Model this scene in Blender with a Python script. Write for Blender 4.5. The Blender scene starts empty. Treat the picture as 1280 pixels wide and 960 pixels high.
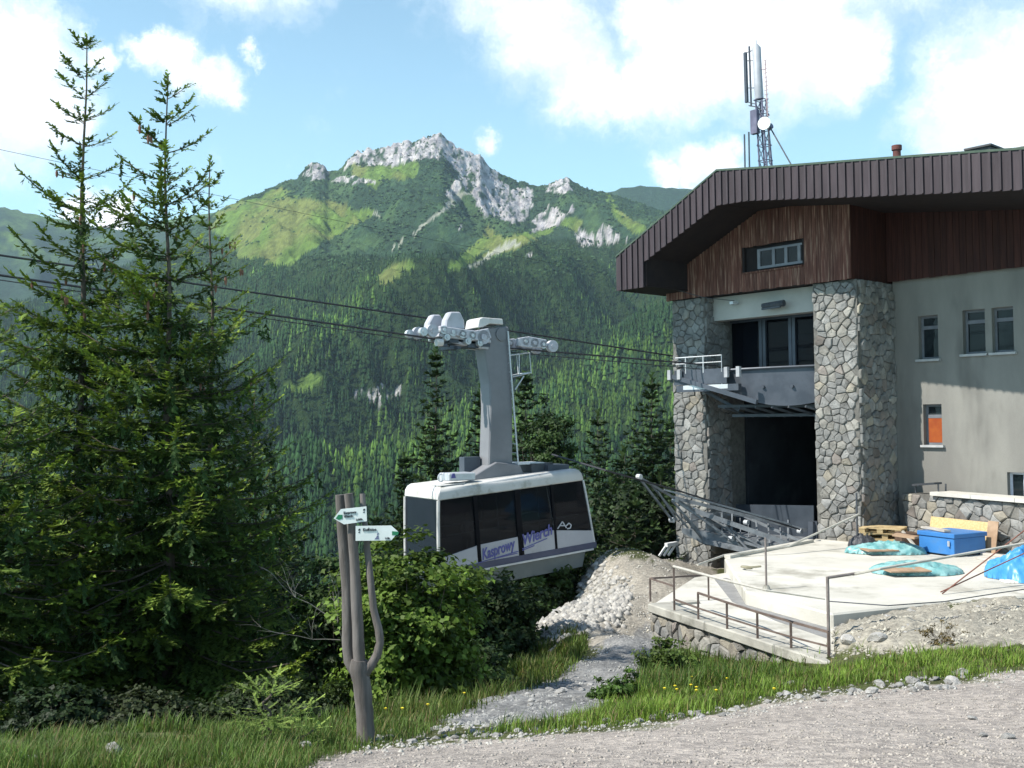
import bpy, bmesh, math, random
import numpy as np
from mathutils import Vector, Matrix, Euler, noise as mn

rnd = random.Random(7)
rng = np.random.default_rng(7)
SC = bpy.context.scene
COL = SC.collection
R = math.radians

# ---------------------------------------------------------------- camera
FPX = 1280.0
cam_d = bpy.data.cameras.new('camera')
cam_d.sensor_width = 36.0
cam_d.lens = 36.0
cam_d.clip_start = 0.1
cam_d.clip_end = 30000
cam = bpy.data.objects.new('camera', cam_d)
COL.objects.link(cam)
CAMR = (Matrix.Rotation(R(90 + 2.0), 3, 'X') @ Matrix.Rotation(R(-0.6), 3, 'Z'))
cam.matrix_world = CAMR.to_4x4()
SC.camera = cam

# ---------------------------------------------------------------- sun and sky
SUN_H = Vector((-0.94, -0.34)).normalized()
SUN_EL = 48.0
sun_dir = Vector((SUN_H.x * math.cos(R(SUN_EL)), SUN_H.y * math.cos(R(SUN_EL)), math.sin(R(SUN_EL))))
sd = bpy.data.lights.new('sun', 'SUN')
sd.energy = 5.0
sd.angle = R(0.55)
sd.color = (1.0, 0.95, 0.86)
sun = bpy.data.objects.new('sun', sd)
COL.objects.link(sun)
sun.location = (-40, -20, 60)
sun.rotation_euler = sun_dir.to_track_quat('Z', 'Y').to_euler()

SC.view_settings.view_transform = 'Standard'
SC.view_settings.look = 'None'
SC.view_settings.exposure = 0.55
SC.view_settings.gamma = 1.0
SC.cycles.max_bounces = 6
SC.cycles.diffuse_bounces = 3
SC.cycles.glossy_bounces = 3
SC.cycles.transmission_bounces = 4
SC.cycles.transparent_max_bounces = 12
SC.cycles.volume_bounces = 0
SC.cycles.use_fast_gi = False


def ray(px, py):
    return CAMR @ Vector(((px - 640) / FPX, -(py - 480) / FPX, -1.0))


def P(px, py, Y):
    """the point at forward distance Y on the sight line through a photo pixel"""
    d = ray(px, py)
    return d * (Y / d.y)


def PZ(px, py, z):
    """the point at height z on the sight line through a photo pixel"""
    d = ray(px, py)
    return d * (z / d.z)


def project(p):
    c = CAMR.transposed() @ Vector(p)
    return 640 - c.x / c.z * FPX, 480 + c.y / c.z * FPX


CI = np.array(CAMR.transposed())


def project_np(X):
    c = X @ CI.T
    return 640 - c[:, 0] / c[:, 2] * FPX, 480 + c[:, 1] / c[:, 2] * FPX


# ---------------------------------------------------------------- node helpers
class NT:
    def __init__(s, tree):
        s.t = tree
        s.n = tree.nodes
        s.l = tree.links

    def new(s, ty, **kw):
        n = s.n.new(ty)
        for k, v in kw.items():
            if k.startswith('i_'):
                n.inputs[k[2:].replace('_', ' ')].default_value = v
            else:
                setattr(n, k, v)
        return n

    def link(s, a, b):
        s.l.new(a, b)

    def math(s, op, a, b=None, c=None, clamp=False):
        n = s.n.new('ShaderNodeMath')
        n.operation = op
        n.use_clamp = clamp
        for i, v in enumerate((a, b, c)):
            if v is None:
                continue
            if isinstance(v, (int, float)):
                n.inputs[i].default_value = v
            else:
                s.l.new(v, n.inputs[i])
        return n.outputs[0]

    def mix(s, f, a, b, blend='MIX'):
        n = s.n.new('ShaderNodeMix')
        n.data_type = 'RGBA'
        n.blend_type = blend
        for i, v in ((0, f), (6, a), (7, b)):
            if isinstance(v, (int, float)):
                n.inputs[i].default_value = v
            elif isinstance(v, tuple):
                n.inputs[i].default_value = (*v[:3], 1)
            else:
                s.l.new(v, n.inputs[i])
        return n.outputs[2]

    def noise(s, vec, scale, detail=4, rough=0.55, dist=0.0, out=0):
        n = s.n.new('ShaderNodeTexNoise')
        n.inputs['Scale'].default_value = scale
        n.inputs['Detail'].default_value = detail
        n.inputs['Roughness'].default_value = rough
        n.inputs['Distortion'].default_value = dist
        if vec is not None:
            s.l.new(vec, n.inputs['Vector'])
        return n.outputs[out]

    def ramp(s, v, lo, hi):
        n = s.n.new('ShaderNodeMapRange')
        n.interpolation_type = 'SMOOTHSTEP'
        n.inputs['From Min'].default_value = lo
        n.inputs['From Max'].default_value = hi
        s.l.new(v, n.inputs['Value'])
        return n.outputs[0]


MATS = {}


def mat(name, ca, cb=None, scale=4.0, rough=0.8, bump=0.0, bscale=None, rand=0.0, metal=0.0, spec=0.3,
        stretch=None, detail=5, dirt=None, dscale=1.2, attr=None, trans=0.0, world=False, dist=0.02):
    """procedural material: two tones mixed by noise, optional dirt patches, relief and per-object variation"""
    if name in MATS:
        return MATS[name]
    m = bpy.data.materials.new(name)
    m.use_nodes = True
    t = NT(m.node_tree)
    b = t.n['Principled BSDF']
    tc = t.new('ShaderNodeTexCoord')
    if world:
        g = t.new('ShaderNodeNewGeometry')
        vec = g.outputs['Position']
    else:
        vec = tc.outputs['Object']
    oi = t.new('ShaderNodeObjectInfo')
    ad = t.new('ShaderNodeVectorMath', operation='ADD')
    sc_ = t.new('ShaderNodeVectorMath', operation='SCALE')
    cmb = t.new('ShaderNodeCombineXYZ')
    t.link(oi.outputs['Random'], cmb.inputs[0]); t.link(oi.outputs['Random'], cmb.inputs[1]); t.link(oi.outputs['Random'], cmb.inputs[2])
    t.link(cmb.outputs[0], sc_.inputs[0]); sc_.inputs['Scale'].default_value = 37.0
    t.link(vec, ad.inputs[0]); t.link(sc_.outputs[0], ad.inputs[1])
    v = ad.outputs[0]
    if stretch:
        mp = t.new('ShaderNodeMapping')
        mp.inputs['Scale'].default_value = stretch
        t.link(v, mp.inputs['Vector']); v = mp.outputs[0]
    cb = cb or tuple(min(1, c * 1.25) for c in ca)
    n1 = t.noise(v, scale, detail, 0.6)
    f = t.ramp(n1, 0.32, 0.68)
    if attr:
        a = t.new('ShaderNodeAttribute', attribute_name=attr)
        c = t.mix(1.0, a.outputs['Color'], t.mix(f, ca, cb), 'MULTIPLY')
    else:
        c = t.mix(f, ca, cb)
    if dirt:
        n2 = t.noise(v, dscale, 4, 0.65)
        c = t.mix(t.ramp(n2, 0.5, 0.72), c, dirt)
    if rand:
        hv = t.new('ShaderNodeHueSaturation')
        t.link(c, hv.inputs['Color'])
        t.link(t.math('ADD', t.math('MULTIPLY', oi.outputs['Random'], rand * 2), 1.0 - rand), hv.inputs['Value'])
        c = hv.outputs[0]
    t.link(c, b.inputs['Base Color'])
    b.inputs['Roughness'].default_value = rough
    b.inputs['Metallic'].default_value = metal
    b.inputs['Specular IOR Level'].default_value = spec
    if bump:
        bn = t.new('ShaderNodeBump')
        bn.inputs['Strength'].default_value = bump
        bn.inputs['Distance'].default_value = dist
        t.link(t.noise(v, bscale or scale * 3, 6, 0.65), bn.inputs['Height'])
        t.link(bn.outputs[0], b.inputs['Normal'])
    if trans:
        tr = t.new('ShaderNodeBsdfTranslucent')
        t.link(c, tr.inputs['Color'])
        mx = t.new('ShaderNodeMixShader')
        mx.inputs[0].default_value = trans
        t.link(b.outputs[0], mx.inputs[1]); t.link(tr.outputs[0], mx.inputs[2])
        t.link(mx.outputs[0], t.n['Material Output'].inputs['Surface'])
    MATS[name] = m
    return m


# ---------------------------------------------------------------- world: daylight sky with cumulus
W = bpy.data.worlds.new('World')
SC.world = W
W.use_nodes = True
t = NT(W.node_tree)
bg = t.n['Background']
sky = t.new('ShaderNodeTexSky')
sky.sky_type = 'NISHITA'
sky.sun_disc = False
sky.sun_elevation = R(SUN_EL)
sky.sun_rotation = math.atan2(SUN_H.x, SUN_H.y)
sky.altitude = 1350
sky.air_density = 1.0
sky.dust_density = 1.0
sky.ozone_density = 1.0
tc = t.new('ShaderNodeTexCoord')
dv = t.new('ShaderNodeVectorMath', operation='NORMALIZE')
t.link(tc.outputs['Generated'], dv.inputs[0])
D = dv.outputs[0]
# billowing warp of the direction
wn = t.new('ShaderNodeTexNoise'); wn.inputs['Scale'].default_value = 10; wn.inputs['Detail'].default_value = 9; wn.inputs['Roughness'].default_value = 0.66
t.link(D, wn.inputs['Vector'])
ws = t.new('ShaderNodeVectorMath', operation='MULTIPLY_ADD')
t.link(wn.outputs['Color'], ws.inputs[0]); ws.inputs[1].default_value = (0.12,) * 3; ws.inputs[2].default_value = (-0.06,) * 3
wa = t.new('ShaderNodeVectorMath', operation='ADD'); t.link(D, wa.inputs[0]); t.link(ws.outputs[0], wa.inputs[1])
DW = wa.outputs[0]
CLOUDS = [(665, 45, 62), (715, 95, 55), (760, 120, 45), (820, 105, 62), (870, 50, 95), (800, 5, 50), (960, 60, 90), (1040, 60, 58), (930, 0, 90), (1010, 5, 60),
          (1070, 85, 34), (1240, 120, 80), (1290, 170, 85), (1190, 175, 48), (1330, 90, 90),
          (5, 60, 62), (30, 120, 55), (-40, 110, 90), (62, 150, 30), (110, 62, 20),
          (180, 72, 26), (225, 84, 32), (265, 102, 27), (312, 66, 16), (195, 60, 20),
          (598, 168, 16), (830, 222, 26), (870, 222, 30), (915, 225, 34), (135, 285, 30), (90, 250, 24), (-250, 160, 90), (1500, 130, 110), (1400, 20, 70), (640, -120, 120), (300, -90, 90), (1150, -140, 130), (0, -160, 100)]
acc = None
for (cx, cy, rr) in CLOUDS:
    d = ray(cx, cy).normalized()
    ds = t.new('ShaderNodeVectorMath', operation='DISTANCE')
    t.link(DW, ds.inputs[0]); ds.inputs[1].default_value = d
    v = t.math('SUBTRACT', 1.0, t.math('DIVIDE', ds.outputs['Value'], rr / FPX))
    acc = v if acc is None else t.math('SMOOTH_MAX', acc, v, 0.25)
# scattered fair-weather cloud over the rest of the dome
far = t.noise(D, 2.6, 6, 0.6)
farv = t.math('MULTIPLY', t.math('SUBTRACT', far, 0.62), 4.0)
front = t.new('ShaderNodeVectorMath', operation='DISTANCE'); t.link(D, front.inputs[0]); front.inputs[1].default_value = ray(640, 300).normalized()
farv = t.math('SUBTRACT', farv, t.math('MULTIPLY', t.math('SUBTRACT', 1.0, t.ramp(front.outputs['Value'], 0.62, 0.95)), 3.0))
cl = t.math('MAXIMUM', acc, farv)
mask = t.ramp(t.math('ADD', cl, t.math('MULTIPLY', t.math('SUBTRACT', t.noise(DW, 26, 8, .7), .5), .9)), -0.42, 0.72)
wisp = t.ramp(t.math('ADD', t.math('MULTIPLY', t.noise(DW, 5.5, 7, 0.7), 1.0), 0), 0.56, 0.80)
mask = t.math('MAXIMUM', mask, t.math('MULTIPLY', wisp, 0.55))
sepd = t.new('ShaderNodeSeparateXYZ'); t.link(D, sepd.inputs[0])
mask = t.math('MULTIPLY', mask, t.ramp(sepd.outputs[2], -0.02, 0.06))
skyc = t.mix(1.0, sky.outputs[0], (0.95, 1.18, 1.22), 'MULTIPLY')
sep0 = t.new('ShaderNodeSeparateXYZ'); t.link(D, sep0.inputs[0])
low = t.math('POWER', t.math('SUBTRACT', 1.0, t.math('ABSOLUTE', sep0.outputs[2]), clamp=True), 3.2)
skyc = t.mix(t.math('MULTIPLY', low, 0.9), skyc, (6.4, 10.8, 11.7))
inner = t.noise(DW, 14, 5, 0.6)
cloudc = t.mix(t.ramp(inner, 0.35, 0.7), (8.2, 8.8, 9.4), (11.8, 11.8, 11.8))
fin = t.mix(mask, skyc, cloudc)
t.link(fin, bg.inputs['Color'])
bg.inputs['Strength'].default_value = 0.105


# ---------------------------------------------------------------- mesh helpers
class MB:
    def __init__(s, M=None):
        s.v = []
        s.f = []
        s.M = M

    def add(s, vs, fs):
        o = len(s.v)
        if s.M is not None:
            vs = [s.M @ Vector(v) for v in vs]
        s.v += [tuple(v) for v in vs]
        s.f += [tuple(i + o for i in f) for f in fs]
        return s

    def box(s, a, b):
        x0, y0, z0 = a
        x1, y1, z1 = b
        s.add([(x0, y0, z0), (x1, y0, z0), (x1, y1, z0), (x0, y1, z0), (x0, y0, z1), (x1, y0, z1), (x1, y1, z1), (x0, y1, z1)],
              [(0, 3, 2, 1), (4, 5, 6, 7), (0, 1, 5, 4), (1, 2, 6, 5), (2, 3, 7, 6), (3, 0, 4, 7)])
        return s

    def bar(s, p, q, w, h=None, up=(0, 0, 1)):
        h = h or w
        p = Vector(p); q = Vector(q)
        d = (q - p).normalized()
        upv = Vector(up)
        if abs(d.dot(upv)) > 0.98:
            upv = Vector((1, 0, 0))
        sx = d.cross(upv).normalized() * (w / 2)
        sz = sx.cross(d).normalized() * (h / 2)
        vs = [p - sx - sz, p + sx - sz, p + sx + sz, p - sx + sz, q - sx - sz, q + sx - sz, q + sx + sz, q - sx + sz]
        s.add(vs, [(0, 3, 2, 1), (4, 5, 6, 7), (0, 1, 5, 4), (1, 2, 6, 5), (2, 3, 7, 6), (3, 0, 4, 7)][::1])
        return s

    def tube(s, pts, r, n=8, caps=True):
        pts = [Vector(p) for p in pts]
        if isinstance(r, (int, float)):
            r = [r] * len(pts)
        vs = []
        fs = []
        prev = None
        for i, p in enumerate(pts):
            if i == 0:
                d = pts[1] - p
            elif i == len(pts) - 1:
                d = p - pts[i - 1]
            else:
                d = pts[i + 1] - pts[i - 1]
            d.normalize()
            if prev is None:
                a = d.cross(Vector((0, 0, 1)))
                if a.length < 0.1:
                    a = d.cross(Vector((1, 0, 0)))
            else:
                a = prev - d * prev.dot(d)
            a.normalize()
            prev = a
            b = d.cross(a)
            for k in range(n):
                an = 2 * math.pi * k / n
                vs.append(p + (a * math.cos(an) + b * math.sin(an)) * r[i])
        for i in range(len(pts) - 1):
            for k in range(n):
                k2 = (k + 1) % n
                fs.append((i * n + k, i * n + k2, (i + 1) * n + k2, (i + 1) * n + k))
        if caps:
            fs.append(tuple(range(n))[::-1])
            fs.append(tuple((len(pts) - 1) * n + k for k in range(n)))
        s.add(vs, fs)
        return s

    def prism(s, poly, d):
        """poly: 3D points, extruded by the vector d"""
        n = len(poly)
        d = Vector(d)
        vs = [Vector(p) for p in poly] + [Vector(p) + d for p in poly]
        fs = [tuple(range(n))[::-1], tuple(range(n, 2 * n))]
        for i in range(n):
            j = (i + 1) % n
            fs.append((i, j, n + j, n + i))
        s.add(vs, fs)
        return s

    def disc(s, c, axis, r, th, n=14, r2=None):
        c = Vector(c); axis = Vector(axis).normalized()
        s.tube([c - axis * th / 2, c + axis * th / 2], [r, r2 or r], n)
        return s

    def build(s, name, m, parent=None, off=None, smooth=False, bevel=0.0):
        me = bpy.data.meshes.new(name)
        vs = s.v
        if off is not None:
            vs = [(v[0] - off[0], v[1] - off[1], v[2] - off[2]) for v in vs]
        me.from_pydata(vs, [], s.f)
        bm = bmesh.new(); bm.from_mesh(me)
        bmesh.ops.recalc_face_normals(bm, faces=bm.faces)
        if bevel:
            bmesh.ops.bevel(bm, geom=[e for e in bm.edges if e.calc_face_angle(0) > 0.6], offset=bevel, segments=1, affect='EDGES', profile=0.6)
        bm.to_mesh(me); bm.free()
        if smooth:
            me.shade_smooth()
            me.set_sharp_from_angle(angle=R(38))
        me.materials.append(m)
        o = bpy.data.objects.new(name, me)
        COL.objects.link(o)
        if parent is not None:
            o.parent = parent
        return o


def tag(o, label=None, cat=None, group=None, kind=None):
    if label: o['label'] = label
    if cat: o['category'] = cat
    if group: o['group'] = group
    if kind: o['kind'] = kind
    return o


def empty(name, loc, rz=0.0, label=None, cat=None, group=None):
    o = bpy.data.objects.new(name, None)
    o.empty_display_size = 0.3
    COL.objects.link(o)
    o.location = loc
    o.rotation_euler = (0, 0, rz)
    return tag(o, label, cat, group)


def solo(name, mb, m, label, cat, group=None, smooth=False, bevel=0.0):
    """a thing that is one mesh, origin at its base"""
    a = np.array(mb.v)
    off = (float(a[:, 0].mean()), float(a[:, 1].mean()), float(a[:, 2].min()))
    o = mb.build(name, m, None, off, smooth, bevel)
    o.location = off
    return tag(o, label, cat, group)


def np_mesh(name, V, F, m, parent=None, color=None, smooth=False, cname='col', loc=None):
    """V (n,3), F (k,3|4) arrays; color per-vertex (n,3)"""
    me = bpy.data.meshes.new(name)
    V = np.asarray(V, dtype=np.float32)
    if loc is not None:
        V = V - np.asarray(loc, dtype=np.float32)
    F = np.asarray(F, dtype=np.int32)
    k = F.shape[1]
    me.vertices.add(len(V)); me.vertices.foreach_set('co', V.ravel())
    me.loops.add(F.size); me.loops.foreach_set('vertex_index', F.ravel())
    me.polygons.add(len(F)); me.polygons.foreach_set('loop_start', np.arange(0, F.size, k, dtype=np.int32))
    me.update(calc_edges=True)
    if color is not None:
        at = me.color_attributes.new(cname, 'FLOAT_COLOR', 'POINT')
        c4 = np.ones((len(V), 4), dtype=np.float32); c4[:, :3] = color
        at.data.foreach_set('color', c4.ravel())
    if smooth:
        me.shade_smooth()
    me.materials.append(m)
    o = bpy.data.objects.new(name, me)
    COL.objects.link(o)
    if loc is not None and parent is None:
        o.location = loc
    if parent is not None:
        o.parent = parent
    return o


# numpy value noise
def _h(ix, iy, seed):
    n = (ix * 374761393 + iy * 668265263 + seed * 974634777) & 0xffffffff
    n = ((n ^ (n >> 13)) * 1274126177) & 0xffffffff
    return ((n ^ (n >> 16)) & 0xffff) / 65535.0


def vnoise(x, y, seed=0):
    xi = np.floor(x).astype(np.int64); yi = np.floor(y).astype(np.int64)
    fx = x - xi; fy = y - yi
    fx = fx * fx * (3 - 2 * fx); fy = fy * fy * (3 - 2 * fy)
    a = _h(xi, yi, seed); b = _h(xi + 1, yi, seed); c = _h(xi, yi + 1, seed); d = _h(xi + 1, yi + 1, seed)
    return (a * (1 - fx) + b * fx) * (1 - fy) + (c * (1 - fx) + d * fx) * fy


def fbm(x, y, oct=4, seed=0, ridged=False):
    x = np.asarray(x, dtype=float); y = np.asarray(y, dtype=float)
    s = 0; a = 0.5; tot = 0
    for i in range(oct):
        v = vnoise(x, y, seed + i * 17)
        if ridged:
            v = 1 - np.abs(2 * v - 1)
        s = s + a * v; tot += a
        a *= 0.5; x = x * 2.03 + 11.3; y = y * 2.03 + 5.7
    return s / tot


def in_poly(px, py, poly):
    inside = np.zeros(px.shape, bool)
    n = len(poly)
    for i in range(n):
        x1, y1 = poly[i]; x2, y2 = poly[(i + 1) % n]
        c = ((y1 > py) != (y2 > py)) & (px < (x2 - x1) * (py - y1) / (y2 - y1 + 1e-9) + x1)
        inside ^= c
    return inside

# ================================================================ TERRAIN
# ---- far terrain: the mountain beyond the valley
MAIN = [(-700, 430), (-400, 420), (-200, 410), (0, 385), (60, 372), (110, 352), (160, 330), (200, 306), (240, 284), (270, 264), (300, 250), (340, 233), (372, 222), (384, 208), (392, 202), (400, 203), (412, 214),
        (426, 212), (436, 199), (446, 190), (462, 187), (480, 184), (500, 180), (520, 176), (534, 171), (545, 167), (556, 169), (566, 178), (580, 188), (592, 191), (602, 194), (616, 210), (630, 219), (650, 226),
        (668, 230), (684, 232), (694, 227), (704, 223), (716, 224), (728, 231), (745, 237), (765, 242), (800, 252), (860, 270), (930, 290), (1100, 330), (1300, 370), (1700, 420)]
FARR = [(-900, 225), (-400, 230), (-200, 240), (0, 258), (60, 270), (110, 281), (150, 286), (200, 276), (240, 267), (300, 264), (600, 256), (700, 250), (750, 242), (775, 236), (800, 232), (830, 233), (866, 236), (950, 250), (1200, 268), (1700, 300)]


def prof(tab, px):
    a = np.array(tab, float)
    return np.interp(px, a[:, 0], a[:, 1])


def elev(px, py, Y):
    """height of the sight line at forward distance Y"""
    r0 = np.array(CAMR)
    cx = (px - 640) / FPX; cy = -(py - 480) / FPX
    dy = r0[1, 0] * cx + r0[1, 1] * cy - r0[1, 2]
    dz = r0[2, 0] * cx + r0[2, 1] * cy - r0[2, 2]
    return dz / dy * Y


def main_height(X, Y):
    px = 640 + X / np.maximum(Y, 1) * FPX
    pr = prof(MAIN, px)
    pr = pr + (fbm(px / 7.0, px * 0 + 3.1, 3, 5) - 0.5) * 5.0
    Yr = 2300 + 260 * np.sin((px - 150) / 260.0) + 120 * np.sin(px / 97.0)
    zr = elev(px, pr, Yr)
    YB = 650.0
    s = np.clip((Y - YB) / (Yr - YB), 0, 1.0)
    base = -108 + (px - 640) * 0.02
    up = base + (zr - base) * (0.50 * s + 0.50 * s ** 2.1)
    near = np.interp(Y, [60, 140, 300, 500, 650], [-17, -46, -86, -105, -108])
    near = near + (px - 640) * 0.02 * np.clip(Y / 650, 0, 1)
    z = np.where(Y < YB, near, up)
    over = np.clip(Y - Yr, 0, None)
    z = z - over * 0.75
    # spurs and ravines running down the face, bending to the left
    q = X + 0.62 * (Y - 1600)
    rel = fbm(q / 250.0, Y / 1500.0, 3, 21, ridged=True) - 0.62
    rel2 = fbm(q / 75.0, Y / 300.0, 4, 33, ridged=True) - 0.6
    rel3 = fbm(X / 30.0, Y / 30.0, 3, 40) - 0.5
    env = np.clip(s * 5, 0, 1) * np.clip((1 - s) * 6, 0.0, 1)
    z = z + env * (rel * 190 + rel2 * 55 + rel3 * 9) * np.where(over > 0, 0, 1)
    # the wooded spur with the small meadow on its crest, and the ravine in front of it
    def ridge_line(pts, amp, wid):
        pts = np.array(pts, float)
        best = np.full(X.shape, 1e9)
        for i in range(len(pts) - 1):
            a, b = pts[i], pts[i + 1]
            d = b - a
            tt = np.clip(((X - a[0]) * d[0] + (Y - a[1]) * d[1]) / (d @ d), 0, 1)
            best = np.minimum(best, np.hypot(X - a[0] - tt * d[0], Y - a[1] - tt * d[1]))
        return amp * np.exp(-(best / wid) ** 2)
    z = z + ridge_line([(-420, 1120), (-250, 1290), (-60, 1500), (60, 1750)], 70, 95)
    z = z - ridge_line([(-330, 900), (-160, 1110), (40, 1330), (190, 1600)], 65, 85)
    z = z + ridge_line([(-170, 860), (20, 900), (200, 1000)], 30, 90)
    z = z + ridge_line([(200, 1300), (150, 1700), (60, 2050)], 50, 75)
    return z


def grid(pxs, Ys, hf):
    PX, YY = np.meshgrid(pxs, Ys)
    X = (PX - 640) / FPX * YY
    Z = hf(X, YY)
    V = np.stack([X, YY, Z], -1).reshape(-1, 3)
    r, c = PX.shape
    i = np.arange((r - 1) * c).reshape(r - 1, c)[:, :-1].ravel()
    F = np.stack([i, i + 1, i + c + 1, i + c], 1)
    return V, F, PX.shape


KRUM = np.array((0.033, 0.066, 0.036)); MEAD = np.array((0.140, 0.225, 0.050)); MEAD2 = np.array((0.170, 0.200, 0.062))
ROCK = np.array((0.43, 0.42, 0.42)); SCREE = np.array((0.34, 0.35, 0.29)); FLOOR = np.array((0.026, 0.050, 0.016))
MEADOWS = [
    [(272, 266), (300, 252), (350, 236), (372, 240), (350, 246), (412, 250), (440, 262), (470, 258), (468, 268), (430, 290), (400, 305), (360, 332), (325, 336), (335, 322), (300, 326), (285, 300), (262, 285)],
    [(440, 205), (475, 208), (524, 198), (520, 222), (480, 226), (470, 240), (440, 222)],
    [(610, 283), (628, 300), (600, 318), (580, 336), (556, 345), (575, 318), (600, 300)],
    [(625, 300), (660, 290), (700, 285), (640, 312), (600, 328), (590, 330)],
    [(466, 345), (500, 328), (520, 332), (500, 345), (480, 358)],
    [(348, 492), (372, 476), (411, 460), (413, 470), (392, 486), (360, 497)],
    [(755, 238), (772, 262), (800, 280), (815, 292), (790, 292), (768, 270)],
    [(700, 268), (725, 276), (718, 288), (690, 280)],
    [(0, 290), (40, 300), (60, 320), (20, 312)],
]
ROCKS = [
    [(378, 222), (384, 206), (392, 200), (404, 203), (414, 216), (408, 222), (390, 224)],
    [(430, 214), (438, 196), (448, 188), (500, 178), (545, 165), (566, 176), (592, 190), (604, 196), (598, 203), (570, 204), (548, 198), (520, 200), (480, 208), (450, 204), (438, 210)],
    [(586, 198), (604, 194), (618, 212), (640, 240), (664, 232), (668, 248), (650, 262), (640, 276), (618, 270), (606, 276), (600, 262), (588, 240), (592, 222)],
    [(556, 198), (590, 200), (584, 230), (566, 250), (556, 240), (574, 220)],
    [(426, 220), (440, 222), (470, 226), (470, 232), (440, 230), (414, 228)],
    [(680, 232), (700, 224), (714, 224), (710, 240), (696, 244), (684, 238)],
    [(668, 270), (688, 256), (704, 268), (700, 284), (680, 286), (668, 290)],
    [(706, 268), (716, 250), (716, 262)], [(640, 256), (660, 240), (668, 258), (655, 275), (640, 280)],
    [(722, 284), (740, 296), (742, 308), (726, 306), (716, 292)],
    [(742, 290), (762, 284), (784, 300), (768, 304), (752, 302), (746, 310)],
    [(655, 318), (664, 312), (660, 326)],
    [(440, 488), (470, 484), (500, 486), (498, 497), (452, 499)],
    [(566, 292), (578, 280), (574, 288)],
]
SCREES = [
    [(576, 236), (562, 252), (530, 280), (500, 302), (488, 312), (504, 302), (545, 274), (575, 250), (590, 238)],
    [(640, 300), (612, 316), (584, 334), (590, 334), (625, 316), (650, 304)],
    [(460, 262), (474, 276), (472, 268)], [(420, 420), (400, 448), (404, 448)],
]


def cover(V):
    """per-vertex ground cover weights from the shapes seen on the slopes"""
    px, py = project_np(V)
    wx = px + (fbm(V[:, 0] / 26, V[:, 2] / 26 + V[:, 1] / 60, 4, 3) - 0.5) * 15
    wy = py + (fbm(V[:, 0] / 26 + 90, V[:, 2] / 26 + V[:, 1] / 60, 4, 9) - 0.5) * 13
    m = np.zeros(len(V)); r = np.zeros(len(V)); s = np.zeros(len(V))
    for p in MEADOWS: m[in_poly(wx, wy, p)] = 1
    for p in ROCKS: r[in_poly(wx, wy, p)] = 1
    for p in SCREES: s[in_poly(wx, wy, p)] = 1
    return px, py, m, r, s


pxs = np.concatenate([np.arange(-620, -60, 12), np.arange(-60, 900, 2.0), np.arange(900, 1500, 12)])
Ys = np.concatenate([np.geomspace(58, 760, 46)[:-1], np.concatenate([np.linspace(760, 2700, 290), np.linspace(2720, 3300, 12)])])
V, F, shp = grid(pxs, Ys, main_height)
px, py, m_, r_, s_ = cover(V)
# rocks stand up out of the slope
crag = fbm(V[:, 0] / 13, V[:, 1] / 40 + V[:, 2] / 13, 4, 77, ridged=True)
crag2 = fbm(V[:, 0] / 5.5, V[:, 1] / 22 + V[:, 2] / 7, 3, 78, ridged=True)
V[:, 2] += r_ * ((crag - 0.6) * 17 + (crag2 - .5) * 9)
C = np.tile(KRUM, (len(V), 1))
nz = fbm(V[:, 0] / 60, V[:, 1] / 90, 5, 61)
nz2 = fbm(V[:, 0] / 14, V[:, 1] / 20, 3, 62)
C = C * (0.75 + 0.9 * nz[:, None])
gr = np.clip((nz - 0.56) * 7, 0, 1) * (py < 340)
C = C * (1 - 0.25 * gr[:, None]) + MEAD * 0.22 * gr[:, None]
forest = (py > 322) | ((py > 300) & (px > 640))
C[forest] = FLOOR * (0.8 + 0.6 * nz2[forest][:, None])
mc = MEAD * (0.62 + 0.55 * nz2[:, None]) * (1 - np.clip((nz - .45) * 5, 0, 1)[:, None]) + MEAD2 * np.clip((nz - .45) * 5, 0, 1)[:, None]
C = np.where(m_[:, None] > 0, mc, C)
C = np.where(s_[:, None] > 0, SCREE * (0.8 + 0.4 * nz2[:, None]), C)
rc = ROCK * (0.55 + 0.95 * fbm(V[:, 0] / 7, V[:, 2] / 30 + V[:, 1] / 60, 4, 98)[:, None]) * np.array((1.02, 1.0, 1.03))
gap = np.clip((fbm(V[:, 0] / 8, V[:, 2] / 20, 4, 99) - 0.56) * 9, 0, 1)
rc = rc * (1 - gap[:, None]) + KRUM * 1.3 * gap[:, None]
C = np.where(r_[:, None] > 0, rc, C)
M_MTN = mat('mountain_cover', (0.72, 0.72, 0.74), (1.3, 1.28, 1.2), scale=0.055, rough=0.95, bump=1.0, bscale=0.14, attr='col', world=True, detail=10, dist=9.0, spec=0.1)
mtn = np_mesh('mountain', V, F, M_MTN, color=C, smooth=True)
tag(mtn, kind='structure', label='rocky topped mountain with meadows and forested lower slopes')

# ---- hills beyond
def far_height(X, Y):
    px = 640 + X / Y * FPX
    Yr = 4300 + 200 * np.sin(px / 140)
    zr = elev(px, prof(FARR, px) + (fbm(px / 16, px * 0, 3, 8) - .5) * 3, Yr)
    s = np.clip((Y - 2500) / (Yr - 2500), 0, 1)
    z = 60 + (zr - 60) * (0.6 * s + 0.4 * s ** 2) - np.clip(Y - Yr, 0, None) * 0.6
    env = np.clip(s * 4, 0, 1) * np.clip((1 - s) * 5, 0, 1)
    return z + env * (fbm((X + .5 * Y) / 300, Y / 900, 4, 71, ridged=True) - .6) * 220


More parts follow.
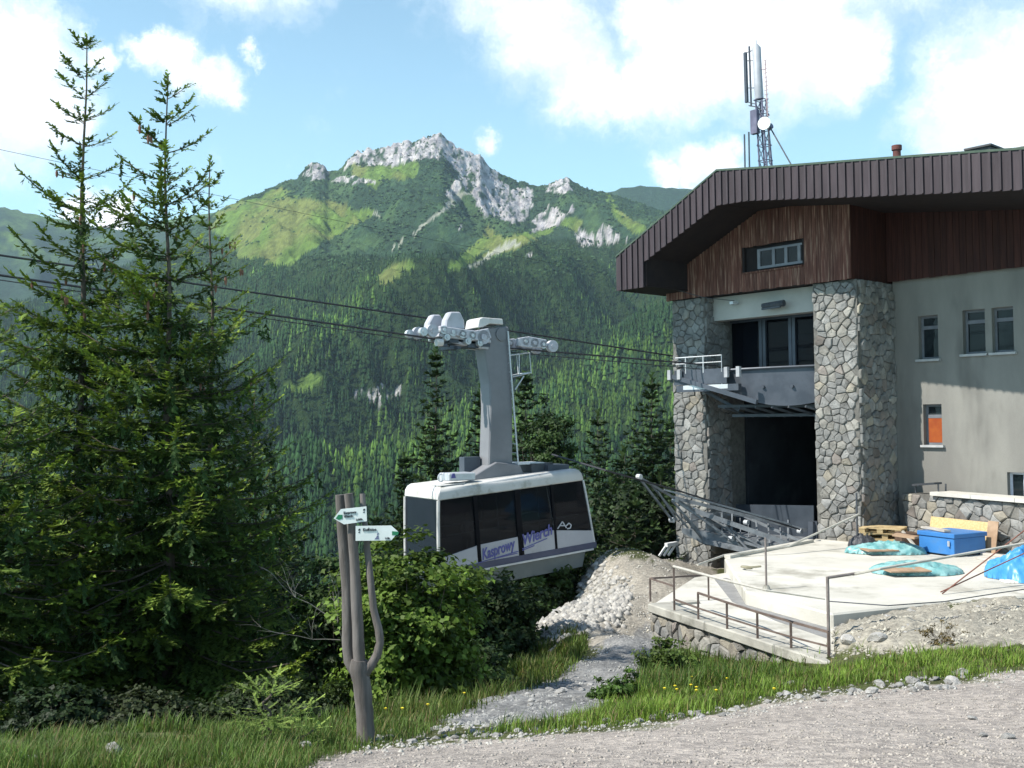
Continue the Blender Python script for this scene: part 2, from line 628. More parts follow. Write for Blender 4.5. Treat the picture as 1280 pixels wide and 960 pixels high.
V, F, shp = grid(np.arange(-900, 1700, 8.0), np.linspace(2600, 4700, 80), far_height)
px, py, m_, r_, s_ = cover(V)
nz = fbm(V[:, 0] / 120, V[:, 1] / 160, 5, 64)
C = np.tile(KRUM, (len(V), 1)) * (0.7 + 0.9 * nz[:, None])
g = np.clip((nz - 0.5) * 6, 0, 1)[:, None] * (px < 300)[:, None]
C = C * (1 - .6 * g) + MEAD * .6 * g
C = np.where(m_[:, None] > 0, MEAD * (0.7 + .5 * nz[:, None]), C)
hl = np_mesh('distant_hills', V, F, M_MTN, color=C, smooth=True)
tag(hl, kind='structure', label='green grassy hills far behind the mountain')

# ---- forest on the slopes
def far_forest():
    N = 74000
    lo, hi = 190.0, 2450.0
    Y = np.sqrt(rng.random(N) * (hi ** 2 - lo ** 2) + lo ** 2)
    pxr = rng.uniform(-80, 960, N)
    X = (pxr - 640) / FPX * Y
    Z = main_height(X, Y)
    V = np.stack([X, Y, Z], 1)
    px, py, m, r, s = cover(V)
    ok = ((py > 316 + 22 * (fbm(X / 90, Y / 90, 3, 5) - .5)) | ((py > 298) & (px > 650))) & (m == 0) & (s == 0)
    ok &= ~((r > 0) & (rng.random(N) < 0.75))
    ok &= py < 900
    X, Y, Z, py = X[ok], Y[ok], Z[ok], py[ok]
    n = len(X)
    sc = np.clip(np.interp(py, [300, 360, 450], [5.5, 9, 14]), 5, 15) * rng.uniform(0.5, 1.4, n)
    patch = fbm(X / 110, Y / 110, 3, 55)
    sc *= 0.75 + 0.6 * patch
    wd = sc * rng.uniform(0.15, 0.23, n)
    tone = (0.6 + .8 * rng.random(n)) * (0.45 + 1.15 * patch)
    pxx = px[ok]
    wxx = pxx + (fbm(X / 50, Y / 50, 3, 81) - .5) * 60; wyy = py + (fbm(X / 50 + 9, Y / 50, 3, 82) - .5) * 50
    beech = in_poly(wxx, wyy, [(400, 575), (470, 540), (560, 505), (620, 490), (720, 450), (860, 420), (860, 570), (640, 575), (560, 600), (430, 640)])
    beech2 = in_poly(wxx, wyy, [(330, 430), (420, 380), (470, 330), (520, 335), (470, 400), (400, 450), (340, 470)]) | in_poly(wxx, wyy, [(480, 450), (560, 420), (560, 480), (500, 490)])
    light = (rng.random(n) < np.clip((fbm(X / 70, Y / 70, 3, 58) - .55) * 2.5, 0.02, .5) * .5 + beech * .5 + beech2 * .28)
    base = np.where(light[:, None], np.array((0.066, 0.122, 0.026)), np.array((0.023, 0.054, 0.019)))
    colr = base * tone[:, None]
    out_v = []; out_f = []; out_c = []; off = 0
    near = Y < 1350
    for sel, tiers, sides in ((near, 3, 5), (~near, 2, 4)):
        ids = np.where(sel)[0]
        k = len(ids)
        if k == 0: continue
        ang0 = rng.random(k) * 6.28
        for ti in range(tiers):
            z0 = (0.05 + 0.95 * ti / tiers)
            z1 = min(1.0, z0 + 1.35 / tiers) if ti < tiers - 1 else 1.0
            rad = (1 - z0) ** 0.9 * 1.0 + 0.05
            vv = np.zeros((k, sides + 1, 3), np.float32)
            for a in range(sides):
                an = ang0 + a * 2 * math.pi / sides + ti * .6
                rr = wd[ids] * rad * rng.uniform(.6, 1.25, k)
                vv[:, a, 0] = X[ids] + np.cos(an) * rr
                vv[:, a, 1] = Y[ids] + np.sin(an) * rr
                vv[:, a, 2] = Z[ids] + sc[ids] * (z0 - rng.uniform(0, .06, k))
            vv[:, sides, 0] = X[ids] + wd[ids] * rng.uniform(-.08, .08, k); vv[:, sides, 1] = Y[ids]; vv[:, sides, 2] = Z[ids] + sc[ids] * z1
            idx = np.arange(k)[:, None] * (sides + 1) + off
            f = np.stack([np.concatenate([idx + a, idx + (a + 1) % sides, idx + sides], 1) for a in range(sides)], 1).reshape(-1, 3)
            cc = np.repeat(colr[ids][:, None, :], sides + 1, 1).copy()
            cc[:, :sides] *= 0.8; cc[:, sides] *= 1.3
            out_v.append(vv.reshape(-1, 3)); out_f.append(f); out_c.append(cc.reshape(-1, 3)); off += k * (sides + 1)
    o = np_mesh('forest', np.concatenate(out_v), np.concatenate(out_f), mat('forest_needles', (0.8, 0.8, 0.8), (1.2, 1.2, 1.1), scale=0.6, rough=0.9, attr='col', world=True, spec=0.1, trans=0.12), color=np.concatenate(out_c))
    tag(o, kind='stuff', label='dense spruce forest covering the lower slopes of the mountain', cat='forest')


far_forest()


def dwarf_pine():
    N = 34000
    Y = np.sqrt(rng.random(N) * (2700 ** 2 - 1500 ** 2) + 1500 ** 2)
    pxr = rng.uniform(0, 880, N)
    X = (pxr - 640) / FPX * Y
    Z = main_height(X, Y)
    V = np.stack([X, Y, Z], 1)
    px, py, m, r, s = cover(V)
    ok = (py < 345) & (m * rng.random(N) < .06) & (s == 0) & (r * rng.random(N) < .3) & (fbm(X / 22, Y / 30, 3, 15) > .42)
    X, Y, Z = X[ok], Y[ok], Z[ok]; n = len(X)
    w = rng.uniform(2.0, 5.5, n); h = rng.uniform(1.6, 4.2, n)
    vv = np.zeros((n, 7, 3), np.float32); a0 = rng.random(n) * 6.28
    for a in range(6):
        an = a0 + a * math.pi / 3; rr = w * rng.uniform(.6, 1.2, n)
        vv[:, a, 0] = X + np.cos(an) * rr; vv[:, a, 1] = Y + np.sin(an) * rr; vv[:, a, 2] = Z - 1.0
    vv[:, 6] = np.stack([X, Y, Z + h], 1)
    idx = np.arange(n)[:, None] * 7
    f = np.stack([np.concatenate([idx + a, idx + (a + 1) % 6, idx + 6], 1) for a in range(6)], 1).reshape(-1, 3)
    c = np.array((0.042, 0.080, 0.034)) * (0.5 + rng.random(n))[:, None]
    o = np_mesh('dwarf_pine', vv.reshape(-1, 3), f, MATS['forest_needles'], color=np.repeat(c, 7, 0), smooth=False)
    tag(o, kind='stuff', label='low dwarf pine scrub on the upper mountain slopes', cat='scrub')


dwarf_pine()

# ---- near ground
CP = []
def cp(px, py, Y): CP.append(tuple(P(px, py, Y)))
for a in [(0, 960, 5.2), (200, 960, 5.2), (640, 960, 4.9), (960, 960, 4.8), (1280, 960, 4.7), (1280, 838, 9.2), (1100, 872, 8.0), (900, 902, 7.0), (700, 925, 6.3),
          (457, 927, 7.0), (380, 940, 6.3), (1280, 812, 11.2), (1160, 818, 12.0), (1045, 838, 12.6), (1150, 800, 14.0), (1280, 785, 14.2), (1180, 762, 16.2), (1280, 752, 16.6), (1060, 790, 15.0),
          (960, 848, 12.0), (850, 850, 13.2), (760, 862, 11.5), (700, 900, 8.2), (600, 912, 7.6), (640, 870, 11.0), (560, 900, 8.4),
          (720, 830, 15.0), (640, 845, 15.5), (800, 800, 17.5), (700, 765, 21.5), (662, 806, 19.0), (740, 706, 26.0), (800, 702, 27.5), (840, 699, 28.5), (800, 740, 23.0), (760, 765, 20.5),
          (0, 925, 7.2), (100, 922, 7.2), (200, 918, 7.4), (300, 915, 7.6), (400, 912, 7.8), (480, 905, 8.2)]: cp(*a)
for a in [(850, 824, 17.0), (950, 844, 15.2), (1020, 843, 14.0), (800, 800, 19.5), (900, 836, 16.0)]: cp(*a)
CP += [(0, 0, -1.6), (4, 0, -1.6), (-4, 0, -1.7), (8, 0, -1.6), (0, -5, -1.6), (-14, 4, -2.2), (12, 3, -1.7), (14, 8, -2.2),
       (-6, 12, -3.8), (-2, 12, -3.7), (-4, 16, -5.6), (-10, 12, -4.6), (-8, 18, -7.0), (-12, 22, -9), (-3, 20, -7.2), (-1.2, 17, -5.6), (0, 26, -8.2), (3, 33, -8.5), (8, 40, -9.5), (-8, 34, -13), (0, 45, -14), (12, 46, -11),
       (-20, 30, -13), (20, 45, -9), (-20, 55, -20), (0, 62, -19), (25, 62, -16), (-30, 40, -18), (-16, 10, -4.5), (40, 60, -14), (-50, 60, -26), (40, 20, -3.2),
       (9, 20, -3.72), (12, 22, -3.7), (14, 26, -3.7), (6.6, 24, -4.6), (10, 28, -4.2), (9, 34, -4.4), (16, 32, -4.0), (22, 30, -4.0), (9.5, 17, -3.7), (5.2, 27, -4.7), (24, 14, -2.7)]
CP = np.array(CP)


def tps_fit(C, lam=0.02):
    n = len(C)
    d = np.hypot(C[:, None, 0] - C[None, :, 0], C[:, None, 1] - C[None, :, 1])
    K = np.where(d > 0, d ** 2 * np.log(d + 1e-9), 0) + np.eye(n) * lam
    A = np.zeros((n + 3, n + 3)); A[:n, :n] = K; A[:n, n] = 1; A[:n, n + 1:] = C[:, :2]; A[n, :n] = 1; A[n + 1:, :n] = C[:, :2].T
    b = np.zeros(n + 3); b[:n] = C[:, 2]
    return np.linalg.solve(A, b)


TW = tps_fit(CP)


def gh(x, y, rough=True):
    x = np.atleast_1d(np.asarray(x, float)); y = np.atleast_1d(np.asarray(y, float))
    sh = x.shape
    x = x.ravel(); y = y.ravel()
    out = np.zeros(len(x))
    for i in range(0, len(x), 20000):
        xs, ys = x[i:i + 20000], y[i:i + 20000]
        d2 = (xs[:, None] - CP[None, :, 0]) ** 2 + (ys[:, None] - CP[None, :, 1]) ** 2
        out[i:i + 20000] = (0.5 * d2 * np.log(d2 + 1e-12)) @ TW[:len(CP)] + TW[len(CP)] + TW[len(CP) + 1] * xs + TW[len(CP) + 2] * ys
    if rough:
        out += (fbm(x * 1.1, y * 1.1, 4, 4) - .5) * 0.10 * np.clip((np.hypot(x, y) - 3) / 4, 0.2, 1)
    return out.reshape(sh)


def gz(x, y):
    return float(gh([x], [y])[0])


def xy(p): return (p[0], p[1])
Z_SLAB = -3.2; Z_WALK = -3.45
_ang = R(49); _U = Vector((math.cos(_ang), -math.sin(_ang), 0)); _N = Vector((math.sin(_ang), math.cos(_ang), 0)); _B = P(843, 520, 30.6)
def bxy(u, v):
    p = _B + _U * u + _N * v
    return (p.x, p.y)
SLAB_XY = [xy(PZ(905, 697, Z_SLAB)), xy(PZ(1012, 677, Z_SLAB)), bxy(4.72, -.02), bxy(6.05, -.02), bxy(6.05, 1.79), bxy(15.5, 1.79), xy(PZ(1420, 738, Z_SLAB)), xy(PZ(1280, 745, Z_SLAB)), xy(PZ(1180, 752, Z_SLAB)), xy(PZ(1040, 767, Z_SLAB)), xy(PZ(932, 739, Z_SLAB))]
WALK_XY = [xy(PZ(868, 722, Z_WALK)), xy(PZ(908, 716, Z_WALK)), xy(PZ(1045, 768, Z_WALK)), xy(PZ(1043, 829, Z_WALK)), xy(PZ(816, 756, Z_WALK))]
ROAD = [(380, 1200), (395, 948), (457, 938), (560, 932), (700, 920), (800, 910), (900, 893), (1000, 872), (1100, 862), (1180, 856), (1240, 846), (1290, 838), (1500, 810), (1900, 800), (1900, 1400)]
PILE = [(655, 812), (668, 790), (700, 752), (722, 712), (760, 700), (842, 694), (900, 700), (900, 760), (850, 790), (800, 812), (750, 818), (728, 800), (690, 800)]
GRAVELS = [(545, 908), (590, 882), (640, 864), (690, 842), (735, 822), (760, 800), (800, 786), (850, 778), (858, 800), (830, 826), (792, 850), (757, 878), (700, 893), (620, 909)]
EARTH = [(1040, 760), (1100, 756), (1200, 756), (1300, 740), (1500, 720), (1500, 800), (1290, 806), (1160, 812), (1080, 818), (1040, 812)]


def ground_color(V):
    px, py = project_np(V)
    wx = px + (fbm(V[:, 0] * 2.3, V[:, 1] * 2.3, 4, 31) - .5) * 46
    wy = py + (fbm(V[:, 0] * 2.3 + 50, V[:, 1] * 2.3, 4, 32) - .5) * 24
    wx[V[:, 1] < 1] = 900; wy[V[:, 1] < 1] = 1100
    n1 = fbm(V[:, 0] * 1.7, V[:, 1] * 1.7, 4, 11)[:, None]
    n2 = fbm(V[:, 0] * 9, V[:, 1] * 9, 3, 12)[:, None]
    C = np.array((0.075, 0.085, 0.035)) * (0.6 + .8 * n1)
    road = in_poly(wx, wy, ROAD) | (V[:, 1] < 1)
    soft = in_poly(px, py, ROAD) & ~road
    C[road] = (np.array((0.36, 0.322, 0.295)) * (0.72 + .35 * n1 + .25 * n2))[road]
    C[soft] = (np.array((0.23, 0.22, 0.17)) * (0.7 + .5 * n1))[soft]
    p = in_poly(wx, wy, PILE); C[p] = (np.array((0.33, 0.305, 0.265)) * (0.65 + .6 * n1))[p]
    g = in_poly(wx, wy, GRAVELS); C[g] = (np.array((0.23, 0.23, 0.23)) * (0.6 + .7 * n1))[g]
    e = in_poly(wx, wy, EARTH); C[e] = (np.array((0.33, 0.31, 0.265)) * (0.6 + .7 * n1))[e]
    cls = np.zeros(len(V), int); cls[road] = 1; cls[p] = 2; cls[g] = 3; cls[e] = 4
    return C, cls


ts = np.concatenate([np.linspace(-1.15, -.55, 30)[:-1], np.linspace(-.55, .58, 420), np.linspace(.58, 1.2, 30)[1:]])
yy = np.concatenate([np.linspace(-5, 3, 10)[:-1], 3 + np.cumsum(np.geomspace(.022, .9, 330))])
yy = yy[yy < 75]
T, YY = np.meshgrid(ts, yy)
X = T * (YY + 7.0) * np.where(YY > 0, 1, 1)
V = np.stack([X, YY, gh(X, YY)], -1).reshape(-1, 3)
C, cls = ground_color(V)
bumpy = (fbm(V[:, 0] * 6, V[:, 1] * 6, 4, 91, ridged=True) - .5)
V[:, 2] += np.where(cls == 2, .10, np.where(cls == 4, .16, np.where(cls == 3, .08, .012))) * bumpy
for poly, zlim in ((SLAB_XY, -3.75), (WALK_XY, -4.0)):
    ins = in_poly(V[:, 0], V[:, 1], poly)
    V[ins, 2] = np.minimum(V[ins, 2], zlim)
r, c = T.shape
i = np.arange((r - 1) * c).reshape(r - 1, c)[:, :-1].ravel()
F = np.stack([i, i + 1, i + c + 1, i + c], 1)
M_GND = mat('ground_cover', (0.70, 0.70, 0.70), (1.25, 1.24, 1.20), scale=14, rough=0.95, bump=0.9, bscale=26, attr='col', world=True, detail=10, dist=0.035, spec=0.15)
isroad = (cls[F].min(1) == 1) & (cls[F].max(1) == 1)


def subset(V, F, C):
    u, inv = np.unique(F, return_inverse=True)
    return V[u], inv.reshape(F.shape), C[u]


for nm, sel, lb in (('ground', ~isroad, 'grassy and stony ground sloping down to the valley'), ('gravel_road', isroad, 'pale pinkish gravel road along the bottom edge')):
    v_, f_, c_ = subset(V, F[sel], C)
    tag(np_mesh(nm, v_, f_, M_GND, color=c_, smooth=True), kind='structure', label=lb)

# ================================================================ STATION BUILDING
ANG = R(49)
U = Vector((math.cos(ANG), -math.sin(ANG), 0))
Nn = Vector((math.sin(ANG), math.cos(ANG), 0))
B0 = P(843, 520, 30.6); B0.z = 0
BM = Matrix.Translation(B0) @ Matrix.Rotation(-ANG, 4, 'Z')


def W2B(p):
    q = Vector(p) - B0
    return Vector((q.dot(U), q.dot(Nn), q.z))


def hitv(px, py, v):
    d = ray(px, py); k = (v + B0.dot(Nn)) / d.dot(Nn)
    return W2B(d * k)


def hitu(px, py, u):
    d = ray(px, py); k = (u + B0.dot(U)) / d.dot(U)
    return W2B(d * k)


def fu(px, v, py=500):
    return hitv(px, py, v).x


M_FASCIA = mat('fascia_metal', (0.038, 0.028, 0.034), (0.056, 0.043, 0.050), scale=1.5, rough=0.62, bump=0.25, rand=0.12, spec=0.3, dirt=(0.033, 0.026, 0.030), stretch=(4, 4, .5))
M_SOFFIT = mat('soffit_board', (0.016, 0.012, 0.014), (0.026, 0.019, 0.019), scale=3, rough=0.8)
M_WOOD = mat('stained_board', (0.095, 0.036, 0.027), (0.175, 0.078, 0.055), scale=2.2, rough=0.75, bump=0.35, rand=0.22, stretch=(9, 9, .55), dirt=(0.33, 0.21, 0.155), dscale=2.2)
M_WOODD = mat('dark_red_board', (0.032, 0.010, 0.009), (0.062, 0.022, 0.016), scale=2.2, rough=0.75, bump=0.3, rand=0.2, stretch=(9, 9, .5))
M_RENDER = mat('cement_render', (0.185, 0.18, 0.168), (0.245, 0.24, 0.22), scale=0.55, rough=0.92, bump=0.3, bscale=18, dirt=(0.135, 0.132, 0.122), dscale=.45, detail=8, stretch=(1.6, 1.6, .5))
M_MORTAR = mat('mortar', (0.10, 0.097, 0.09), (0.16, 0.155, 0.143), scale=7, rough=0.95, bump=0.6)
M_CONC = mat('pale_concrete', (0.47, 0.455, 0.405), (0.57, 0.553, 0.50), scale=0.9, rough=0.9, bump=0.35, bscale=14, dirt=(0.33, 0.315, 0.27), dscale=1.1, detail=9)
M_CONCD = mat('old_concrete', (0.30, 0.29, 0.26), (0.43, 0.42, 0.37), scale=1.6, rough=0.92, bump=0.6, bscale=12, dirt=(0.17, 0.165, 0.14), dscale=1.4, detail=9)
M_DARKM = mat('dark_steel', (0.055, 0.062, 0.072), (0.085, 0.092, 0.105), scale=5, rough=0.5, metal=0.3)
M_GREYM = mat('grey_steel', (0.062, 0.073, 0.092), (0.092, 0.104, 0.127), scale=2, rough=0.45, metal=0.25, dirt=(0.045, 0.05, 0.06), dscale=1.0)  # base colour darkened to stand in for shade on the gallery girder
M_LIGHTM = mat('galvanised_steel', (0.48, 0.50, 0.52), (0.60, 0.62, 0.64), scale=3, rough=0.4, metal=0.3)
M_RUSTM = mat('brown_rail_steel', (0.10, 0.075, 0.065), (0.17, 0.13, 0.11), scale=6, rough=0.7)
M_FRAME = mat('grey_window_frame', (0.13, 0.14, 0.16), (0.18, 0.19, 0.21), scale=4, rough=0.6)
M_WFRAME = mat('white_window_frame', (0.72, 0.72, 0.80), (0.82, 0.82, 0.88), scale=4, rough=0.5)
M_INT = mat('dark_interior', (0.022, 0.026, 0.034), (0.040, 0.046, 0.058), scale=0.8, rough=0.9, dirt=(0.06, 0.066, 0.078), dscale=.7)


def glass_mat(name, tint, trans, rough=0.03, dirtc=(0.1, 0.12, 0.13), spec=0.35, through=(0.55, 0.6, 0.62, 1)):
    m = bpy.data.materials.new(name); m.use_nodes = True
    t = NT(m.node_tree); b = t.n['Principled BSDF']
    tc = t.new('ShaderNodeTexCoord')
    n = t.noise(tc.outputs['Object'], 1.3, 4)
    t.link(t.mix(t.ramp(n, .4, .8), tint, dirtc), b.inputs['Base Color'])
    b.inputs['Roughness'].default_value = rough
    b.inputs['Specular IOR Level'].default_value = spec
    tr = t.new('ShaderNodeBsdfTransparent'); tr.inputs[0].default_value = through
    mx = t.new('ShaderNodeMixShader'); mx.inputs[0].default_value = trans
    t.link(b.outputs[0], mx.inputs[1]); t.link(tr.outputs[0], mx.inputs[2])
    t.link(mx.outputs[0], t.n['Material Output'].inputs['Surface'])
    return m


M_GLASS = glass_mat('window_glass', (0.012, 0.018, 0.022), 0.2, dirtc=(0.04, 0.05, 0.055), spec=0.25)
M_HALLGL = glass_mat('hall_glass', (0.006, 0.008, 0.013), 0.3, dirtc=(0.014, 0.016, 0.022), spec=0.12)
STONES = [mat('rubble_stone_a', (0.185, 0.178, 0.162), (0.285, 0.275, 0.25), scale=3.5, rough=0.92, bump=0.8, rand=0.22, dirt=(0.14, 0.135, 0.125), dscale=2.2),
          mat('rubble_stone_b', (0.175, 0.176, 0.172), (0.27, 0.268, 0.258), scale=3.5, rough=0.92, bump=0.8, rand=0.22, dirt=(0.13, 0.128, 0.123), dscale=2.2),
          mat('rubble_stone_c', (0.22, 0.20, 0.165), (0.31, 0.285, 0.235), scale=3.5, rough=0.92, bump=0.8, rand=0.25, dirt=(0.16, 0.148, 0.13), dscale=2.2),
          mat('rubble_stone_d', (0.165, 0.148, 0.135), (0.225, 0.20, 0.183), scale=3.5, rough=0.92, bump=0.8, rand=0.25)]

station = empty('cable_car_station', B0 + Vector((0, 0, -4.6)), -ANG, 'stone and rendered cable car station with dark overhanging roof and open docking bay', 'building')
ZB = -4.6      # building frame origin height


class BB(MB):
    """mesh in the building frame (u right, v into the building, z from eye level)"""
    def build(s, name, m, parent=station, **k):
        return MB.build(s, name, m, parent, off=(0, 0, ZB), **k)


V_F = 0.0      # stone piers
V_W = 1.8      # grey wall
V_R = -2.0     # roof fascia plane
uL0 = 0.0
uL1 = fu(883, 0); uR0 = fu(1019, 0); uR1 = fu(1074, 0)
z_pan = hitv(951, 362, -0.15).z
uP0 = fu(835, -0.15); uP1 = fu(1067, -0.15)
z_plat = -3.2
DEP = 12.0


def masonry(u0, u1, z0, z1, size, place, parent, rr, gap=0.014, depth=0.075, mats=STONES, wts=(5, 4, 1, 1), name='stone', squash=0.66, keep=None):
    """irregular rubble stones: relaxed Voronoi cells over a rectangle, each its own bulging block; place(a, b, d) maps to 3D"""
    nx = max(1, round((u1 - u0) / size)); nz = max(1, round((z1 - z0) / (size * squash)))
    sx = (u1 - u0) / nx; sz = (z1 - z0) / nz
    pts = {}
    for j in range(-1, nz + 1):
        for i in range(-1, nx + 2):
            pts[(i, j)] = (u0 + (i + (.5 if j % 2 else .0) + rr.uniform(-.42, .42) + .25) * sx, z0 + (j + .5 + rr.uniform(-.45, .45)) * sz)
    made = 0
    for (i, j), (cx, cz) in pts.items():
        if not (u0 < cx < u1 and z0 < cz < z1):
            continue
        poly = [(u0, z0), (u1, z0), (u1, z1), (u0, z1)]
        for di in (-2, -1, 0, 1, 2):
            for dj in (-2, -1, 0, 1, 2):
                q = pts.get((i + di, j + dj))
                if (di or dj) and q:
                    mx, mz = (cx + q[0]) / 2, (cz + q[1]) / 2
                    nx_, nz_ = q[0] - cx, q[1] - cz
                    new = []
                    for k in range(len(poly)):
                        a, b = poly[k], poly[(k + 1) % len(poly)]
                        da = (a[0] - mx) * nx_ + (a[1] - mz) * nz_
                        db = (b[0] - mx) * nx_ + (b[1] - mz) * nz_
                        if da <= 0: new.append(a)
                        if (da < 0) != (db < 0) and abs(da - db) > 1e-9:
                            tt = da / (da - db); new.append((a[0] + (b[0] - a[0]) * tt, a[1] + (b[1] - a[1]) * tt))
                    poly = new
                    if len(poly) < 3: break
            if len(poly) < 3: break
        if len(poly) < 3: continue
        gx = sum(p[0] for p in poly) / len(poly); gz_ = sum(p[1] for p in poly) / len(poly)
        # shrink for the joint, cut the corners
        ring = []
        for k in range(len(poly)):
            a, b = poly[k], poly[(k + 1) % len(poly)]
            if math.hypot(a[0] - b[0], a[1] - b[1]) < 0.05: continue
            for tt in (.07, .93):
                x = a[0] + (b[0] - a[0]) * tt; z = a[1] + (b[1] - a[1]) * tt
                L = math.hypot(x - gx, z - gz_); kk = max(.3, (L - gap * .6) / L)
                ring.append((gx + (x - gx) * kk + rr.uniform(-.008, .008), gz_ + (z - gz_) * kk + rr.uniform(-.008, .008)))
        if len(ring) < 6: continue
        d1 = depth * rr.uniform(.35, 1.0)
        n = len(ring); vs = []; fs = []
        for s_, dd in ((1.0, 0.0), (1.0, d1 * .55), (.86, d1), (.34, d1 * rr.uniform(.95, 1.25))):
            for (x, z) in ring:
                vs.append(place(gx + (x - gx) * s_, gz_ + (z - gz_) * s_, dd + (rr.uniform(-.007, .007) if dd else 0)))
        for L_ in range(3):
            for k in range(n):
                k2 = (k + 1) % n
                fs.append((L_ * n + k, L_ * n + k2, (L_ + 1) * n + k2, (L_ + 1) * n + k))
        fs.append(tuple(3 * n + k for k in range(n)))
        c = Vector(place(gx, gz_, 0))
        mb = MB(); mb.add(vs, fs)
        if keep is not None:
            keep.append((vs, fs, c, rr.choices(mats, wts)[0])); made += 1
            continue
        o = mb.build(name, rr.choices(mats, wts)[0], parent, off=c if parent is None or True else None)
        o.location = c - (Vector((0, 0, ZB)) if parent is station else (Vector(parent.location) if parent is not None and parent.rotation_euler.z == 0 else Vector((0, 0, 0))))
        made += 1
    return made


# --- piers
BB().box((uL0, V_F, -5.2), (uL1, V_W, z_pan)).build('left_pier', M_MORTAR)
BB().box((uR0, V_F, -4.0), (uR1, V_W + .3, z_pan)).build('right_pier', M_MORTAR)
rr = random.Random(3)
pl = lambda v0: (lambda a, b, d: (a, v0 - d, b))
pu = lambda u0: (lambda a, b, d: (u0 + d, a, b))
STK = []
masonry(uL0, uL1, -4.8, z_pan, .275, pl(0), station, rr, keep=STK)
masonry(uR0, uR1, -3.8, z_pan, .275, pl(0), station, rr, keep=STK)
masonry(0.0, V_W, -3.6, z_pan, .30, pu(uR1), station, rr, wts=(3, 3, 1, 3), keep=STK)
masonry(0.0, 1.1, -4.8, z_pan, .30, pu(uL1), station, rr, wts=(2, 3, 0, 5), keep=STK)


def seen_area(st):
    q_ = [project(BM @ Vector(v)) for v in st[0]]
    return (max(a[0] for a in q_) - min(a[0] for a in q_)) * (max(a[1] for a in q_) - min(a[1] for a in q_))


STK.sort(key=seen_area, reverse=True)
for vs, fs, c, m_st in STK[:298]:
    mb = MB(); mb.add(vs, fs)
    mb.build('stone', m_st, station, off=c).location = c - Vector((0, 0, ZB))
mb = MB()
for vs, fs, c, m_st in STK[298:]: mb.add(vs, fs)
tag(mb.build('small_stones', STONES[1], station, off=(0, 0, ZB)), kind='stuff')


# --- grey rendered wall with window openings
UE = uR1 + 9.5
WINS = []
zt = hitv(1205, 388, V_W).z; zb_ = hitv(1205, 443, V_W).z
for (a, b, y0, y1, kind) in ((1148, 1172.5, None, None, 'g'), (1203.5, 1231.5, None, None, 'g'), (1240, 1267, None, None, 'g'), (1151.5, 1174.5, 505.5, 556, 'o'), (1254, 1310, 590, 629, 'w')):
    u0, u1 = fu(a, V_W, 415), fu(b, V_W, 415)
    zz0 = zb_ if y0 is None else hitv(a, y1, V_W).z
    zz1 = zt if y0 is None else hitv(a, y0, V_W).z
    if a < 1150: zz1 -= 0.05; zz0 -= 0.07
    WINS.append((u0, u1, zz0, zz1, kind))
WINS2 = [(w + 4.0 + 0.0, w + 4.6, zb_, zt, 'g') for w in (WINS[2][1] - 3.0, WINS[2][1] - 1.2)]
ALLW = WINS + WINS2
ux = sorted({uR1 + 0.0, UE} | {w[0] for w in ALLW} | {w[1] for w in ALLW})
zx = sorted({-5.0, 6.5} | {w[2] for w in ALLW} | {w[3] for w in ALLW})
mb = BB()
for i in range(len(ux) - 1):
    for j in range(len(zx) - 1):
        cu, cz = (ux[i] + ux[i + 1]) / 2, (zx[j] + zx[j + 1]) / 2
        if any(w[0] < cu < w[1] and w[2] < cz < w[3] for w in ALLW): continue
        mb.add([(ux[i], V_W, zx[j]), (ux[i + 1], V_W, zx[j]), (ux[i + 1], V_W, zx[j + 1]), (ux[i], V_W, zx[j + 1])], [(0, 1, 2, 3)])
for w in ALLW:   # reveals
    a, b, z0, z1 = w[:4]; d = V_W + .22
    mb.add([(a, V_W, z0), (b, V_W, z0), (b, V_W, z1), (a, V_W, z1), (a, d, z0), (b, d, z0), (b, d, z1), (a, d, z1)], [(0, 4, 7, 3), (1, 2, 6, 5), (3, 7, 6, 2), (0, 1, 5, 4)])
bm_wall = mb.build('rendered_wall', M_RENDER)
BB().box((UE, V_W + .001, -5), (UE + .3, DEP, 6.5)).build('end_wall', M_RENDER)
BB().box((uL0, V_W + 6.0, -6), (UE, V_W + 6.2, 6.0)).build('rear_wall', M_RENDER)
BB().box((uL0 - .0, V_W + .001, -6), (uL0 + .25, V_W + 6, z_pan + .3)).build('left_wall', M_RENDER)
# --- windows
for (a, b, z0, z1, k) in ALLW:
    d = V_W + .16
    mfr = M_WFRAME if k == 'w' else M_FRAME
    win = BB()
    ft = .06
    win.box((a, d, z0), (a + ft, d + .06, z1)); win.box((b - ft, d, z0), (b, d + .06, z1))
    win.box((a + ft, d, z0), (b - ft, d + .06, z0 + ft)); win.box((a + ft, d, z1 - ft), (b - ft, d + .06, z1))
    if k == 'w':
        m1 = a + (b - a) * .36
        win.box((m1 - .05, d - .01, z0 + ft), (m1 + .05, d + .07, z1 - ft))
    else:
        zm = z1 - (z1 - z0) * (.27 if k == 'g' else .3)
        win.box((a + ft, d - .01, zm - .045), (b - ft, d + .07, zm + .045))
    wf = win.build('window', mfr)
    g = BB().box((a + ft, d + .03, z0 + ft), (b - ft, d + .04, z1 - ft)); g.v = [tuple(x) for x in g.v]
    g.build('pane', M_GLASS, parent=wf).matrix_parent_inverse = Matrix()
    wf_children = wf.children
    if k == 'o':
        M_OR = mat('orange_blind', (0.26, 0.050, 0.012), (0.34, 0.085, 0.015), scale=3, rough=.7)
        BB().box((a + ft, d - .004, z0 + ft), (b - ft, d + .026, zm - .045)).build('shutter', M_OR, parent=wf)
    sl = BB(); sl.box((a - .06, V_W - .09, z0 - .06), (b + .06, V_W + .15, z0 - .003))
    sl.build('sill', mat('pale_sill', (0.34, 0.35, 0.36), (0.44, 0.44, 0.44), scale=4, rough=.7) if k != 'w' else M_WFRAME, parent=wf)

